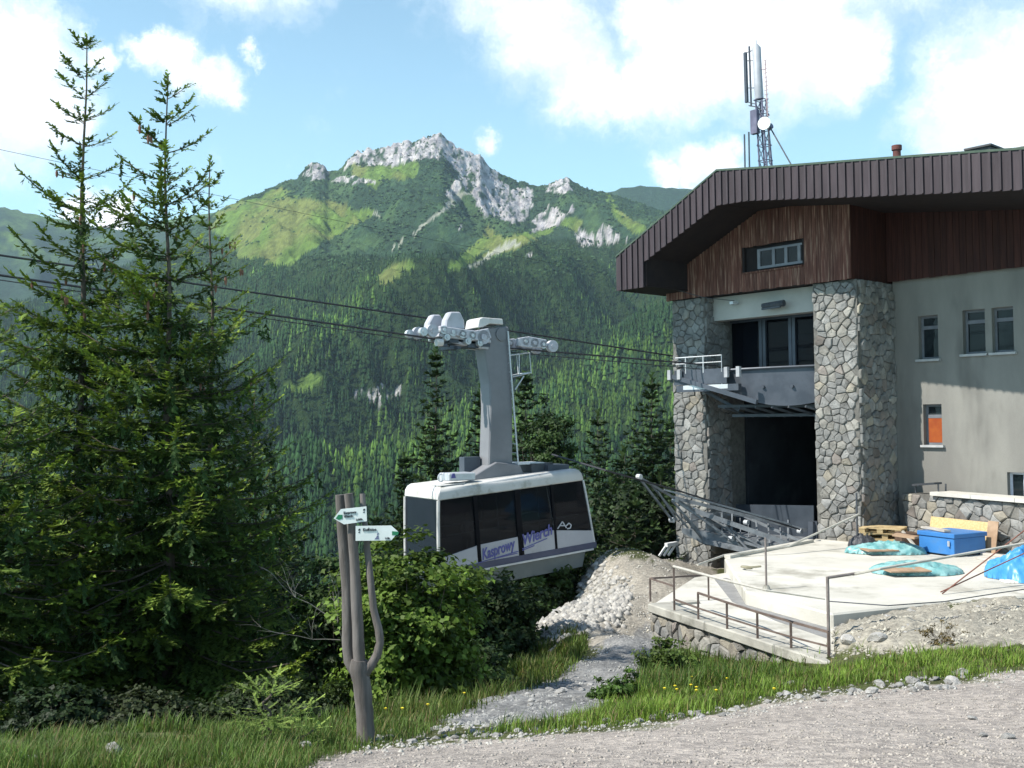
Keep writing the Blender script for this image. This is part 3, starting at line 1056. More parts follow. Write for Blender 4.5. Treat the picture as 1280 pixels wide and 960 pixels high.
# --- bay: interior
uA, uB = uL1, uR0
mb = BB()
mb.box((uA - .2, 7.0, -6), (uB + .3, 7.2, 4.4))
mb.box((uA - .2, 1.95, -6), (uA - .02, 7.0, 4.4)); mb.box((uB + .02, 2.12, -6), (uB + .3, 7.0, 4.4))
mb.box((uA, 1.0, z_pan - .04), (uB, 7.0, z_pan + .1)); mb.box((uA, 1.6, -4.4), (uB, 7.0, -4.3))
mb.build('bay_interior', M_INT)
# lintel
z_l0 = hitv(1018, 389, .35).z
BB().box((uA, .35, z_l0), (uB, .75, z_pan - .002)).build('lintel', mat('lintel_render', (0.36, 0.355, 0.33), (0.44, 0.43, 0.40), scale=1, rough=.9))
# glazed front of the control gallery above the bay
zg1 = hitv(960, 400, 1.2).z; zg0 = hitv(960, 463, 1.2).z
glz = BB()
for px in (904, 951, 955.5, 988, 992.5, 1030):
    u = fu(px, 1.2, 430); glz.box((u - .05, 1.18, zg0 - .1), (u + .05, 1.34, z_l0))
glz.box((uA, 1.17, zg1), (uB, 1.33, zg1 + .14)); glz.box((uA, 1.17, zg0 - .2), (uB, 1.33, zg0))
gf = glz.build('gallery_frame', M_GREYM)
BB().box((uA, 1.26, zg0), (uB, 1.275, zg1)).build('gallery_glass', M_HALLGL)
BB().box((uA, 2.6, zg0 - .6), (uB, 6.9, zg0 - .45)).build('gallery_floor', M_INT)
BB().box((uA + .2, 3.2, zg0 + .9), (uB - .5, 3.3, zg0 + 1.15)).build('gallery_shelf', M_GREYM)
# curved steel saddle gallery crossing the bay
pl0 = (fu(896, -.6, 462), fu(1018, .2, 465))
zt0 = hitv(960, 462, -.6).z
arc = BB(); vs = []; fs = []
K = 14
for i in range(K + 1):
    s = i / K
    u = pl0[0] + (uB - .02 - pl0[0]) * s
    v = -.75 + .95 * s ** 1.6
    zt_ = zt0 + .05 * s; zb2 = zt0 - .35 - .62 * math.sin(math.pi * min(1, s * .62 + .05)) ** 1.2
    vs += [(u, v, zt_), (u, v, zb2), (u, v + .12, zt_), (u, v + .12, zb2)]
for i in range(K):
    a = i * 4; b = a + 4
    fs += [(a, a + 1, b + 1, b), (a + 2, b + 2, b + 3, a + 3), (a, b, b + 2, a + 2), (a + 1, a + 3, b + 3, b + 1)]
fs += [(0, 2, 3, 1), (K * 4, K * 4 + 1, K * 4 + 3, K * 4 + 2)]
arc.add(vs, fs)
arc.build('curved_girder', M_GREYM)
fl = BB()
fl.tube([(pl0[0] + (uB - .02 - pl0[0]) * s, -.80 + .95 * s ** 1.6, zt0 + .03 + .05 * s) for s in [i / 10 for i in range(11)]], .035, 6)
for s in (.28, .52, .78):
    u = pl0[0] + (uB - pl0[0]) * s
    fl.disc((u, -.78 + .95 * s ** 1.6, zt0 - .45), (0, 1, 0), .045, .05, 8)
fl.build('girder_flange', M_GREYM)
sup = BB()
for i in range(6):
    s = i / 5; u = pl0[0] + (uB - .1 - pl0[0]) * s
    sup.bar((u, -.3, zt0 - 1.0), (u + .35, .6, zt0 - 1.25), .06)
sup.bar((pl0[0], .1, zt0 - 1.22), (uB, .5, zt0 - 1.22), .10, .08); sup.bar((pl0[0] - .2, -.3, zt0 - .95), (uB, .4, zt0 - .98), .08)
sup.build('girder_brace', M_DARKM)
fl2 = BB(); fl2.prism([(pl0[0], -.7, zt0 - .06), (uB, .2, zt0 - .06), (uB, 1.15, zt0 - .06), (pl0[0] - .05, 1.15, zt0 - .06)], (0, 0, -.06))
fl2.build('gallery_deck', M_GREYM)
# projecting deck to the left of the bay with its hand rail
uD0 = fu(843, -1.0, 470); uD1 = fu(905, -1.0, 470)
zd = hitv(870, 462, -1.0).z
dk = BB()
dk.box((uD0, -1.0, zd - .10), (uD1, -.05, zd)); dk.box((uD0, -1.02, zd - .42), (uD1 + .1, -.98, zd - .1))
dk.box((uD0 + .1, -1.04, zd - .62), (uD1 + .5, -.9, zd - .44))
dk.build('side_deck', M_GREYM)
hl_ = BB()
BB().box((uD0 + .35, -1.045, zd - .56), (uD1 + .15, -1.03, zd - .44)).build('deck_edge', M_LIGHTM)
zr = hitv(870, 446, -1.0).z
ups = [fu(857, -1.0, 455), fu(879, -1.0, 455), fu(902, -1.0, 455)]
hl_.tube([(uD0 + .05, -1.0, zr), (ups[2], -1.0, zr), (ups[2], -1.0, zd - .5)], .018, 6)
for u in ups[:2]: hl_.tube([(u, -1.0, zd - .5), (u, -1.0, zr)], .018, 6)
hl_.tube([(uD0 + .05, -1.0, (zr + zd) / 2), (ups[2], -1.0, (zr + zd) / 2)], .014, 6)
hl_.build('deck_rail', M_LIGHTM)
M_RG = mat('grey_guide', (0.30, 0.31, 0.33), (0.38, 0.39, 0.41), scale=4, rough=.6)
for px in (837, 849, 908, 923):
    u = fu(px, -1.1, 467)
    BB().box((u - .055, -1.14, zd - .26), (u + .055, -1.045, zd + .02)).build('rope_guide', M_RG)
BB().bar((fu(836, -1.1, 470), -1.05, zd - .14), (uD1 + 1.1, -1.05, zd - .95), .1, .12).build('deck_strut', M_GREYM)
BB().bar((uD0 + .5, -.5, zd - .5), (uD0 + 1.5, .0, zd - 1.15), .09).build('deck_strut', M_GREYM)
# lamp and camera on the lintel
lm = BB(); lm.tube([(fu(966, .1, 382) - .35, .12, z_l0 + .26), (fu(966, .1, 382) + .35, .12, z_l0 + .28)], [.07, .09], 8)
lm.bar((fu(966, .1, 382), .12, z_l0 + .27), (fu(966, .1, 382), .35, z_l0 + .30), .05); lm.bar((fu(966, .1) - .3, .10, z_l0 + .17), (fu(966, .1) + .3, .10, z_l0 + .19), .05)
lm.build('bay_lamp', M_DARKM)
cm = BB(); cm.box((fu(918, .2, 376) - .06, .05, z_pan - .28), (fu(918, .2, 376) + .06, .30, z_pan - .20)); cm.build('camera', M_LIGHTM)

# --- timber panel over the bay
zP1 = hitv(1065, 262, -.15).z
pts_px = [(835, 350), (885, 290), (935, 266), (1067, 262)]


def under_roof(u):
    """height of the soffit over a position in the building frame"""
    return float(np.interp(u, SOF_U, SOF_Z))


FT = [(770, 322), (896, 214), (960, 210), (1120, 198), (1280, 187)]
FB = [(806, 327), (896, 257), (935, 251), (1080, 246), (1280, 237.5)]
ft = [hitv(x, y, V_R) for x, y in FT]; fb = [hitv(x, y, V_R) for x, y in FB]
e = ft[-1] + (ft[-1] - ft[-3]) * .9; ft.append(e)
e = fb[-1] + (fb[-1] - fb[-3]) * 1.0; fb.append(e)
u_e0 = ft[0].x; u_e1 = fb[0].x; z_e = hitv(790, 361, V_R).z
SOF_U = [p.x for p in fb]; SOF_Z = [p.z + .12 for p in fb]
TOP_U = [p.x for p in ft]; TOP_Z = [p.z for p in ft]
u_end = min(ft[-1].x, fb[-1].x)

# window hole in the panel
pw0, pw1 = fu(929.5, -.15, 322), fu(1002, -.15, 318)
pwz0 = hitv(966, 336, -.15).z; pwz1 = hitv(966, 304, -.15).z
bw = .125
u = uP0
while u < uP1 - .02:
    u2 = min(u + bw, uP1)
    tz = under_roof((u + u2) / 2) - .02
    segs = [(z_pan, tz)]
    if u2 > pw0 + .02 and u < pw1 - .02: segs = [(z_pan, pwz0), (pwz1, tz)]
    for (a, b) in segs:
        dd = rr.uniform(0, .012)
        BB().box((u + .004, -.15 - dd, a + rr.uniform(-.012, .012)), (u2 - .004, -.12, b)).build('board', M_WOOD)
    u = u2
mb = BB()
ztp = lambda q: under_roof(q) - .03
for (a, b) in ((uP0, pw0), (pw1, uP1 - .03)):
    mb.prism([(a, -.121, z_pan + .02), (b, -.121, z_pan + .02), (b, -.121, ztp(b))] + ([(fb[1].x, -.121, ztp(fb[1].x))] if a < fb[1].x < b else []) + [(a, -.121, ztp(a))], (0, .10, 0))
mb.prism([(pw0, -.121, z_pan + .02), (pw1, -.121, z_pan + .02), (pw1, -.121, pwz0), (pw0, -.121, pwz0)], (0, .10, 0))
mb.prism([(pw0, -.121, pwz1), (pw1, -.121, pwz1), (pw1, -.121, ztp(pw1)), (pw0, -.121, ztp(pw0))], (0, .10, 0))
mb.box((uP0, -.02, z_pan + .021), (uP1 - .05, V_W + .3, z_pan + .08))
mb.build('panel_backing', M_SOFFIT)
for k in range(int((V_W + .2) / bw)):    # side boards of the timber box
    v = -.115 + k * bw
    BB().box((uP1 - .03, v + .004, z_pan), (uP1, v + bw - .004, under_roof(uP1) - .02)).build('side_board', M_WOODD)
# strip window in the panel
BB().box((pw0, -.02, pwz0), (pw1, .35, pwz1)).build('window_recess', M_SOFFIT)
fr = BB(); f0 = fu(948, -.09, 320)
for px in (949, 967.5, 983, 999.5):
    uu = fu(px, -.09, 320); fr.box((uu - .045, -.12, pwz0 + .06), (uu + .045, -.05, pwz1 - .10))
fr.box((f0, -.118, pwz0 + .05), (pw1, -.052, pwz0 + .12)); fr.box((f0, -.118, pwz1 - .16), (pw1, -.052, pwz1 - .1))
fo = fr.build('strip_window', mat('pale_strip_frame', (0.17, 0.175, 0.20), (0.23, 0.235, 0.26), scale=3, rough=.6))
for a, b in ((949, 967.5), (967.5, 983), (983, 999.5)):
    BB().box((fu(a, -.09, 320) + .045, -.09, pwz0 + .12), (fu(b, -.09, 320) - .045, -.08, pwz1 - .16)).build('pane', M_GLASS, parent=fo)
BB().box((pw0 - .03, -.2, pwz0 - .05), (pw1 + .03, -.1505, pwz0 - .003)).build('window_ledge', M_WOOD)

# --- timber strip under the soffit along the grey wall
zs0 = hitv(1210, 341, V_W - .2).z
u = uP1 + .02
while u < UE - .1:
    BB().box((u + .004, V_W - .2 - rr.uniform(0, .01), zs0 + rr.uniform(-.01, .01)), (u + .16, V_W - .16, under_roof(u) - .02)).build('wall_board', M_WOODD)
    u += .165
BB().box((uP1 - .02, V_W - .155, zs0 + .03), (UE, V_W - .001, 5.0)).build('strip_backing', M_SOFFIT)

# --- roof
pitch = .212
us = u_e0; slats = 0
while us < u_end - pitch:
    ub = us + pitch * .93
    def zt_at(q): return float(np.interp(q, TOP_U, TOP_Z))
    def zb_at(q):
        return z_e if q < u_e1 - .001 else float(np.interp(q, [p.x for p in fb], [p.z for p in fb]))
    cb_ = rr.uniform(.0, .012)
    m0, m1 = us + .006, ub
    bz0, bz1 = zb_at((m0 + m1) / 2 - .05), zb_at((m0 + m1) / 2 + .05)
    if bz0 == z_e: bz1 = z_e
    poly = [(m0, V_R - cb_, bz0), (m1, V_R - cb_, bz1), (m1, V_R - cb_, zt_at(m1)), (m0, V_R - cb_, zt_at(m0))]
    b_ = BB(); b_.prism(poly, (0, .04, 0)); b_.bar((ub + .004, V_R - .035, bz1 + .01), (ub + .004, V_R - .035, zt_at(ub) - .01), .028, .05, up=(1, 0, 0))
    b_.build('fascia_panel', M_FASCIA)
    slats += 1
    us += pitch
print('fascia', slats)
bk = BB()
for i in range(len(ft) - 1):
    a, b = ft[i], ft[i + 1]
    ua, ub = a.x, min(b.x, u_end)
    bk.add([(ua, V_R + .045, zb_at(ua + (.001 if i else 0)) + .03), (ub, V_R + .045, (zb_at(ub) if ub > u_e1 else z_e) + .03), (ub, V_R + .045, float(np.interp(ub, TOP_U, TOP_Z)) - .02), (ua, V_R + .045, a.z - .02)], [(0, 1, 2, 3)]) if i else None
ap = ft[1].x
bk.add([(u_e0 + .01, V_R + .045, z_e + .02), (u_e1, V_R + .045, z_e + .02), (u_e1, V_R + .045, fb[0].z + .03), (fb[1].x, V_R + .045, fb[1].z + .03), (ap, V_R + .045, ft[1].z - .02), (u_e0 + .01, V_R + .045, ft[0].z - .02)], [(0, 1, 2, 3, 4, 5)])
bk.build('fascia_backing', M_SOFFIT)
rf = BB()
DB = DEP + 2
for i in range(len(ft) - 1):
    a, b = ft[i], ft[i + 1]
    rf.prism([(a.x, V_R - .03, a.z), (b.x, V_R - .03, b.z), (b.x, V_R - .03, b.z + .05), (a.x, V_R - .03, a.z + .05)], (0, DB, 0))
roof = rf.build('roof', mat('mossy_roof_metal', (0.045, 0.075, 0.055), (0.07, 0.10, 0.075), scale=3, rough=.7))
sf = BB()
for i in range(len(fb) - 1):
    a, b = fb[i], fb[i + 1]
    sf.prism([(a.x, V_R + .05, a.z + .10), (b.x, V_R + .05, b.z + .10), (b.x, V_R + .05, b.z + .15), (a.x, V_R + .05, a.z + .15)], (0, DB - .5, 0))
sf.box((u_e0 + .02, V_R + .05, z_e + .02), (u_e1 + .02, V_R + DB - .5, z_e + .07))
sf.box((u_e1 - .02, V_R + .05, z_e + .08), (u_e1 + .01, V_R + DB - .5, fb[0].z + .12))
sf.build('soffit', M_SOFFIT)
lf = BB(); lf.box((u_e0 + .005, V_R + .045, z_e), (u_e0 + .045, V_R + DB - .4, ft[0].z)); lf.build('eave_board', M_FASCIA)
# thin cable drooping under the eave
cb = BB(); cb.tube([hitv(806, 352, -1.6), hitv(830, 358, -.6), hitv(880, 372, -.25), hitv(918, 376, .05)], .012, 4); cb.build('eave_cable', M_DARKM)


def on_roof(px, py, v):
    return hitv(px, py, v)


# --- things on the roof
def B2W(p): return BM @ Vector(p)


M_RED = mat('dark_red_pipe', (0.10, 0.035, 0.03), (0.16, 0.06, 0.05), scale=5, rough=.7)
def rz_at(u, v=0): return float(np.interp(u, TOP_U, TOP_Z))
v_c = 1.5
pc = hitv(1121, 190, v_c); r0 = rz_at(pc.x)
top = hitv(1121, 182, v_c).z
mb = MB(BM); mb.tube([(pc.x, v_c, r0 + .02), (pc.x, v_c, top - .12)], .10, 12); mb.tube([(pc.x, v_c, top - .12), (pc.x, v_c, top)], [.13, .13], 12)
solo('vent_pipe', mb, M_RED, 'short dark red vent pipe standing on the station roof', 'vent pipe', smooth=True)
v_c = 2.5
pc = hitv(1220, 190, v_c); r0 = rz_at(pc.x)
top = hitv(1220, 186, v_c).z
mb = MB(BM)
hw = .48
mb.prism([(pc.x - hw, v_c, r0 - .1), (pc.x + hw, v_c, r0 - .1), (pc.x + hw * .75, v_c, top), (pc.x - hw * .5, v_c, top)], (0, 1.0, 0))
mb.prism([(pc.x - hw * .6, v_c - .06, top + .001), (pc.x + hw * .85, v_c - .06, top + .001), (pc.x + hw * .85, v_c - .06, top + .05), (pc.x - hw * .6, v_c - .06, top + .05)], (0, 1.15, 0))
solo('roof_hatch', mb, mat('dark_hatch', (0.05, 0.05, 0.05), (0.08, 0.08, 0.085), scale=3, rough=.7), 'low dark roof hatch with sloping sides near the right edge', 'roof hatch')

# antenna mast
vm = 3.0
mp = hitv(957, 205, vm); um = mp.x; zr0 = rz_at(um)
mast = empty('antenna_mast', B2W((um, vm, zr0 + .05)), -ANG, 'tall lattice antenna mast on the roof with white dish and panel antennas', 'antenna mast')
M_MAST = mat('violet_grey_steel', (0.10, 0.10, 0.15), (0.16, 0.155, 0.22), scale=4, rough=.5, metal=.2)
class AM(MB):
    def build(s, name, m, parent=mast, **k): return MB.build(s, name, m, parent, off=(um, vm, zr0 + .05), **k)
def AP(px, py, dv=0.0): return hitv(px, py, vm + dv)
a0, a1 = AP(962, 205), AP(951, 125)
w = .16
la = AM()
cs = [(-w, -w), (w, -w), (w, w), (-w, w)]
def lp(s, dx=0, dy=0):
    p = a0.lerp(a1, s); return Vector((p.x + dx, p.y + dy, p.z))
b_bot = Vector((a0.x, vm, zr0)); 
def lq(s, dx, dy):
    p = b_bot.lerp(a1, s); return Vector((p.x + dx, vm + dy, p.z))
for dx, dy in cs: la.tube([lq(0, dx, dy), lq(1, dx * .7, dy * .7)], .028, 6)
for i in range(9):
    s0, s1 = i / 9, (i + 1) / 9
    for k in range(4):
        c0, c1 = cs[k], cs[(k + 1) % 4]
        la.tube([lq(s0, *c0), lq(s1, c1[0] * .8, c1[1] * .8)], .014, 4); la.tube([lq(s1, *c0), lq(s1, *c1)], .014, 4)
la.build('lattice', M_MAST)
p1, p2 = AP(946, 140), AP(948, 165)
AM().box((p2.x - .10, vm - .28, p2.z - .1), (p2.x + .14, vm - .12, p1.z)).build('equipment_box', M_MAST)
pa, pb = AP(949, 124), AP(945.5, 60)
an = AM(); an.tube([(pa.x, vm, pa.z), (pb.x, vm, pb.z), (pb.x, vm, pb.z + .12)], [.135, .135, .04], 12); an.tube([(pb.x, vm, pb.z + .1), AP(945, 50)], .012, 5)
an.build('white_antenna', mat('antenna_plastic', (0.30, 0.31, 0.34), (0.38, 0.39, 0.42), scale=3, rough=.5), smooth=True)
for (xa, ya, xb, yb, rad, xt) in ((933.5, 128, 931.5, 66, .062, 0), (939, 133, 936.5, 58, .030, 0)):
    p, q = AP(xa, ya), AP(xb, yb)
    AM().tube([p, q], rad, 8).build('dipole_antenna', M_GREYM)
br = AM()
for y0, y1 in ((66, 62), (127, 130), (110, 110), (76, 76)):
    br.tube([AP(932.5, y0), AP(944, y1)], .014, 5)
br.tube([AP(936, 132), AP(948, 134)], .018, 5); br.tube([AP(946, 134), AP(955, 140)], .018, 5)
br.build('bracket', M_DARKM)
la2 = AM(); p, q = AP(959.5, 145), AP(956.5, 75)
la2.tube([p, q], .018, 5)
for i in range(14):
    c = p.lerp(q, i / 13); la2.tube([c + Vector((-.07, 0, 0)), c + Vector((.07, 0, 0))], .01, 4)
la2.tube([AP(951, 86), AP(957, 87)], .014, 4); la2.tube([AP(951, 122), AP(958, 124)], .014, 4)
la2.tube([AP(962, 205), AP(959.5, 145)], .018, 5)
la2.build('yagi_antenna', mat('yagi_metal', (0.35, 0.25, 0.27), (0.45, 0.33, 0.33), scale=5, rough=.5))
dp = AP(955, 154, -.35); dq = dp + Vector((.05, .2, 0))
ds_ = AM(); ds_.tube([dp, dp + Vector((-.03, .10, .0)), dp + Vector((-.02, .25, .0))], [.20, .19, .08], 16); ds_.build('dish', mat('white_plastic', (0.8,) * 3), smooth=True)
mt_ = AM(); mt_.bar(dp + Vector((0, .2, 0)), AP(958, 156), .07); mt_.disc(AP(963, 158, -.1), (1, 0, .3), .09, .1, 10); mt_.build('dish_mount', M_MAST)
st = hitv(1007, 205, vm - 1.0)
AM().tube([AP(963, 160), Vector((st.x, vm - 1.0, rz_at(st.x) + .02))], .022, 6).build('stay', M_DARKM)
for (x, y) in ((930.5, 168), (936, 165)):
    q = AP(x, y, -1.0); 
    mb = AM(); mb.tube([(q.x, q.y, rz_at(q.x)), (q.x, q.y, q.z)], .025, 6)
    for k in range(4): mb.disc((q.x, q.y, rz_at(q.x) + .5 + .1 * k), (0, 0, 1), .04, .03, 6)
    mb.build('whip_antenna', M_GREYM)

# ================================================================ CABLE CAR
u_c = (uL1 + uR0) / 2
# track line runs along Nn (into the bay); find the cabin centre on it
AXA = R(32)
AX = Vector((math.cos(AXA), math.sin(AXA), 0)); AY = Vector((-math.sin(AXA), math.cos(AXA), 0))
CABO = P(634, 600, 25.4)
YC = CABO.y
CW = 1.75   # width
CABO.z = 0
# car frame: x along the track, y away from the viewer, z up
CR = Matrix(((AX.x, AY.x, 0, 0), (AX.y, AY.y, 0, 0), (0, 0, 1, 0), (0, 0, 0, 1)))
CM = Matrix.Translation(CABO) @ CR
zc0 = float(elev(640, np.array(705.0), YC - .7))     # bottom of cabin
car = empty('cable_car', CABO + Vector((0, 0, zc0)), AXA, 'white and dark glazed cable car cabin hanging from a curved grey arm', 'cable car')
PIV = Vector((-.15, 0, 2.0))
SWING = Matrix.Translation(PIV) @ Matrix.Rotation(R(-4.2), 4, 'Y') @ Matrix.Translation(-PIV)
CARR = Matrix.Translation(PIV) @ Matrix.Rotation(R(3.4), 4, 'Y') @ Matrix.Translation(-PIV)


def on_side(px, py, y=-CW / 2):
    """photo point on the near side of the cabin, in the untilted cabin frame"""
    inv = (CM @ SWING).inverted()
    o = inv @ Vector((0, 0, 0)); d = inv.to_3x3() @ ray(px, py)
    k = (y - o.y) / d.y
    return o + d * k


class CB(MB):
    def __init__(s, M=SWING):
        super().__init__(M)
    def build(s, name, m, parent=car, **k): return MB.build(s, name, m, parent, off=(0, 0, zc0), **k)


M_WHITE = mat('white_car_paint', (0.40, 0.40, 0.44), (0.46, 0.46, 0.50), scale=1.2, rough=0.35, spec=.5, dirt=(0.33, 0.33, 0.35), dscale=2)
M_ROOFW = mat('white_car_roof', (0.52, 0.51, 0.49), (0.60, 0.59, 0.57), scale=1.2, rough=0.5, dirt=(0.36, 0.35, 0.31), dscale=2.5)
M_SKIRT = mat('grey_green_skirt', (0.13, 0.15, 0.155), (0.17, 0.19, 0.19), scale=1, rough=.5)
M_NAVY = mat('navy_band', (0.07, 0.075, 0.125), (0.09, 0.095, 0.15), scale=2, rough=.4)
M_ARM = mat('grey_arm_paint', (0.175, 0.178, 0.192), (0.215, 0.218, 0.232), scale=1, rough=0.5, dirt=(0.15, 0.152, 0.165), dscale=.8)
M_BLACK = mat('black_seal', (0.006, 0.006, 0.008), (0.010, 0.010, 0.013), scale=4, rough=.7, spec=.1)
M_CGL = glass_mat('cabin_glass', (0.012, 0.014, 0.020), 0.50, dirtc=(0.02, 0.022, 0.028), spec=0.2)
M_EGL = glass_mat('end_glass', (0.008, 0.010, 0.018), 0.25, dirtc=(0.014, 0.016, 0.026), spec=0.10, through=(0.35, 0.38, 0.45, 1))

A = on_side(548, 612); Bp = on_side(727, 586)
xt0, xt1 = A.x, Bp.x; zt1 = (A.z + Bp.z) / 2
z_glt = (on_side(548, 627).z + on_side(727, 600).z) / 2
z_wh0 = on_side(745, 677).z; z_bd0 = on_side(747, 684).z
z_sk0 = z_bd0 - .34
xb0 = on_side(549, 700).x - .05; xb1 = on_side(745, 680).x
xm0 = xb0 - .02; xm1 = xb1 + .02
print('cabin', xt0, xt1, xb0, xb1, 'z', zt1, z_glt, z_wh0, z_bd0, z_sk0)
hw = CW / 2


def side_x(z, right):
    """end of the cabin body at height z: the ends lean outwards to the belt"""
    s = (zt1 - z) / (zt1 - z_bd0)
    s = min(max(s, 0), 1)
    e = s ** .8
    return (xt1 + (xb1 - xt1) * e) if right else (xt0 + (xb0 - xt0) * e)


# roof cap with rounded shoulders
rf = CB(); zz = [(z_glt, 1.0, 0.0), (z_glt + (zt1 - z_glt) * .6, .995, .01), (zt1 - .02, .965, .05), (zt1 + .03, .90, .12)]
vs = []; fs = []
for (z, k, dx) in zz:
    for (sx, sy) in ((0, -1), (1, -1), (1, 1), (0, 1)):
        x = side_x(z, sx) + (-dx if sx else dx)
        vs.append((x, sy * hw * k, z))
for i in range(3):
    for k in range(4):
        k2 = (k + 1) % 4; fs.append((i * 4 + k, i * 4 + k2, i * 4 + 4 + k2, i * 4 + 4 + k))
fs.append((0, 3, 2, 1)); fs.append((12, 13, 14, 15))
rf.add(vs, fs)
roofc = rf.build('cabin_roof', M_ROOFW, bevel=.025, smooth=True)
# floor, lower white body (near and far), navy belt, skirt
zw_l = on_side(563, 694).z; zw_m = on_side(600, 681).z; zw_r = on_side(690, 663).z; zw_e = on_side(743, 663).z
curve = [(side_x(zw_l, 0), zw_l - .05), (on_side(563, 694).x, zw_l), (on_side(600, 681).x, zw_m), (on_side(648, 671).x, on_side(648, 671).z), (on_side(690, 663).x, zw_r), (side_x(zw_e, 1), zw_e)]
for sgn in (-1, 1):
    lb = CB()
    poly = [(side_x(z_wh0, 0), z_wh0)] + [(side_x(z_wh0, 1), z_wh0)] + curve[::-1]
    lb.prism([(x, sgn * hw, z) for x, z in poly], (0, -sgn * .05, 0))
    lb.build('lower_panel', M_WHITE)
for sx in (0, 1):
    lb = CB()
    x0 = side_x(z_wh0, sx); x1 = side_x(zw_e - (.25 if not sx else 0), sx); zt2 = zw_e - (.25 if not sx else 0)
    d = .05 if not sx else -.05
    lb.prism([(x0, -hw + .052, z_wh0), (x0, hw - .052, z_wh0), (x1, hw - .052, zt2), (x1, -hw + .052, zt2)], (d, 0, 0))
    lb.build('end_panel', M_WHITE)
bt = CB(); bt.box((side_x(z_bd0, 0), -hw - .01, z_bd0), (side_x(z_bd0, 1) + .01, hw + .01, z_wh0 - .002)); bt.build('belt', M_NAVY)
bt = CB(); bt.box((side_x(z_bd0, 0) + .02, -hw - .03, z_bd0 - .045), (side_x(z_bd0, 1) - .1, hw + .03, z_bd0 - .002)); bt.build('belt_rail', M_LIGHTM)
sk = CB(); sk.prism([(xb0 + .12, -hw + .06, z_bd0 - .05), (xb1 - .30, -hw + .06, z_bd0 - .05), (xb1 - .42, -hw + .06, z_sk0 - .08), (xb0 + .35, -hw + .06, z_sk0 - .08)], (0, CW - .12, 0)); sk.build('skirt', M_SKIRT)
# glazing: side panes split by mullions, posts white at the corners
MX = [('x', on_side(548, 660).x + .03)] + [('m', on_side(p, 650).x) for p in (596, 649, 693)] + [('x', None)]
mull = [on_side(p, 650).x for p in (596, 649, 693)]
for sgn in (-1, 1):
    edges = [None] + mull + [None]
    for i in range(4):
        a = edges[i]; b = edges[i + 1]
        g = CB()
        zlo = z_wh0 + .02; zhi = z_glt - .002
        ya = sgn * (hw - .03)
        xa0 = side_x(zlo, 0) + .06 if a is None else a + .03; xa1 = side_x(zhi, 0) + .06 if a is None else a + .03
        xb_0 = side_x(zlo, 1) - .05 if b is None else b - .03; xb_1 = side_x(zhi, 1) - .05 if b is None else b - .03
        g.prism([(xa0, ya, zlo), (xb_0, ya, zlo), (xb_1, ya, zhi), (xa1, ya, zhi)], (0, -sgn * .015, 0))
        g.build('side_window', M_CGL)
    for k, x in enumerate(mull):
        wdt = (.05, .075, .035)[k]
        CB().box((x - wdt, sgn * (hw - .004) if sgn > 0 else -hw - .006, z_wh0), (x + wdt, sgn * (hw + .006) if sgn > 0 else -hw + .004, z_glt)).build('mullion', M_BLACK)
        if k in (0, 1):
            CB().box((x - .012, sgn * hw - .011, z_wh0 - .01), (x + .012, sgn * hw + .011, z_wh0 + (.45 if k else .35))).build('door_gap', M_BLACK)
for sx in (0, 1):
    g = CB(); zlo = z_wh0 + .1; zhi = z_glt - .002
    d = .015 if not sx else -.015
    i = .02 if not sx else -.02
    g.prism([(side_x(zlo, sx) + i, -hw + .06, zlo), (side_x(zlo, sx) + i, hw - .06, zlo), (side_x(zhi, sx) + i, hw - .06, zhi), (side_x(zhi, sx) + i, -hw + .06, zhi)], (d, 0, 0))
    g.build('end_window', M_EGL)
    for sy in (-1, 1):
        p = CB(); N_ = 6
        p.tube([(side_x(z_wh0 + (z_glt - z_wh0) * q / N_, sx) + (.02 if not sx else -.02), sy * (hw - .02), z_wh0 + (z_glt - z_wh0) * q / N_) for q in range(N_ + 1)], .042 if not sx else .03, 8)
        p.build('corner_post', M_ROOFW if not sx else M_LIGHTM, smooth=True)
fl = CB(); fl.box((xb0 + .05, -hw + .06, z_wh0 - .04), (xb1 - .05, hw - .06, z_wh0 - .005)); fl.build('cabin_floor', M_DARKM)
hr = CB()
for sgn in (-1, 1): hr.tube([(xt0 + .2, sgn * (hw - .15), z_wh0 + .72), (xt1 - .1, sgn * (hw - .15), z_wh0 + .72)], .02, 6)
for q in (-.6, .6): hr.tube([(q, 0, z_wh0), (q, 0, z_glt)], .02, 6)
hr.build('hand_rail', M_LIGHTM)


# lettering on the near side
def text_mesh(s, size, extrude=.003, shear=0.3, bold=0.0):
    c = bpy.data.curves.new('lettering', 'FONT')
    c.body = s; c.size = size; c.extrude = extrude; c.shear = shear; c.offset = bold; c.resolution_u = 3
    o = bpy.data.objects.new('lettering', c); COL.objects.link(o)
    me = bpy.data.meshes.new_from_object(o)
    bpy.data.objects.remove(o)
    return me


def place_text(name, s, size, M, m, parent, shear=.3, bold=0.0, width=None):
    me = text_mesh(s, size, shear=shear, bold=bold)
    co = [v.co for v in me.vertices]
    if width and co:
        w0 = max(c.x for c in co) - min(c.x for c in co)
        me.transform(Matrix.Scale(width / w0, 4, (1, 0, 0)))
    me.transform(M)
    me.materials.clear(); me.materials.append(m)
    o = bpy.data.objects.new(name, me); COL.objects.link(o); o.parent = parent
    return o


M_BLUE = mat('blue_lettering', (0.10, 0.10, 0.30), (0.13, 0.13, 0.36), scale=2, rough=.5)
M_SILV = mat('silver_lettering', (0.42, 0.43, 0.47), (0.5, 0.51, 0.55), scale=2, rough=.5)


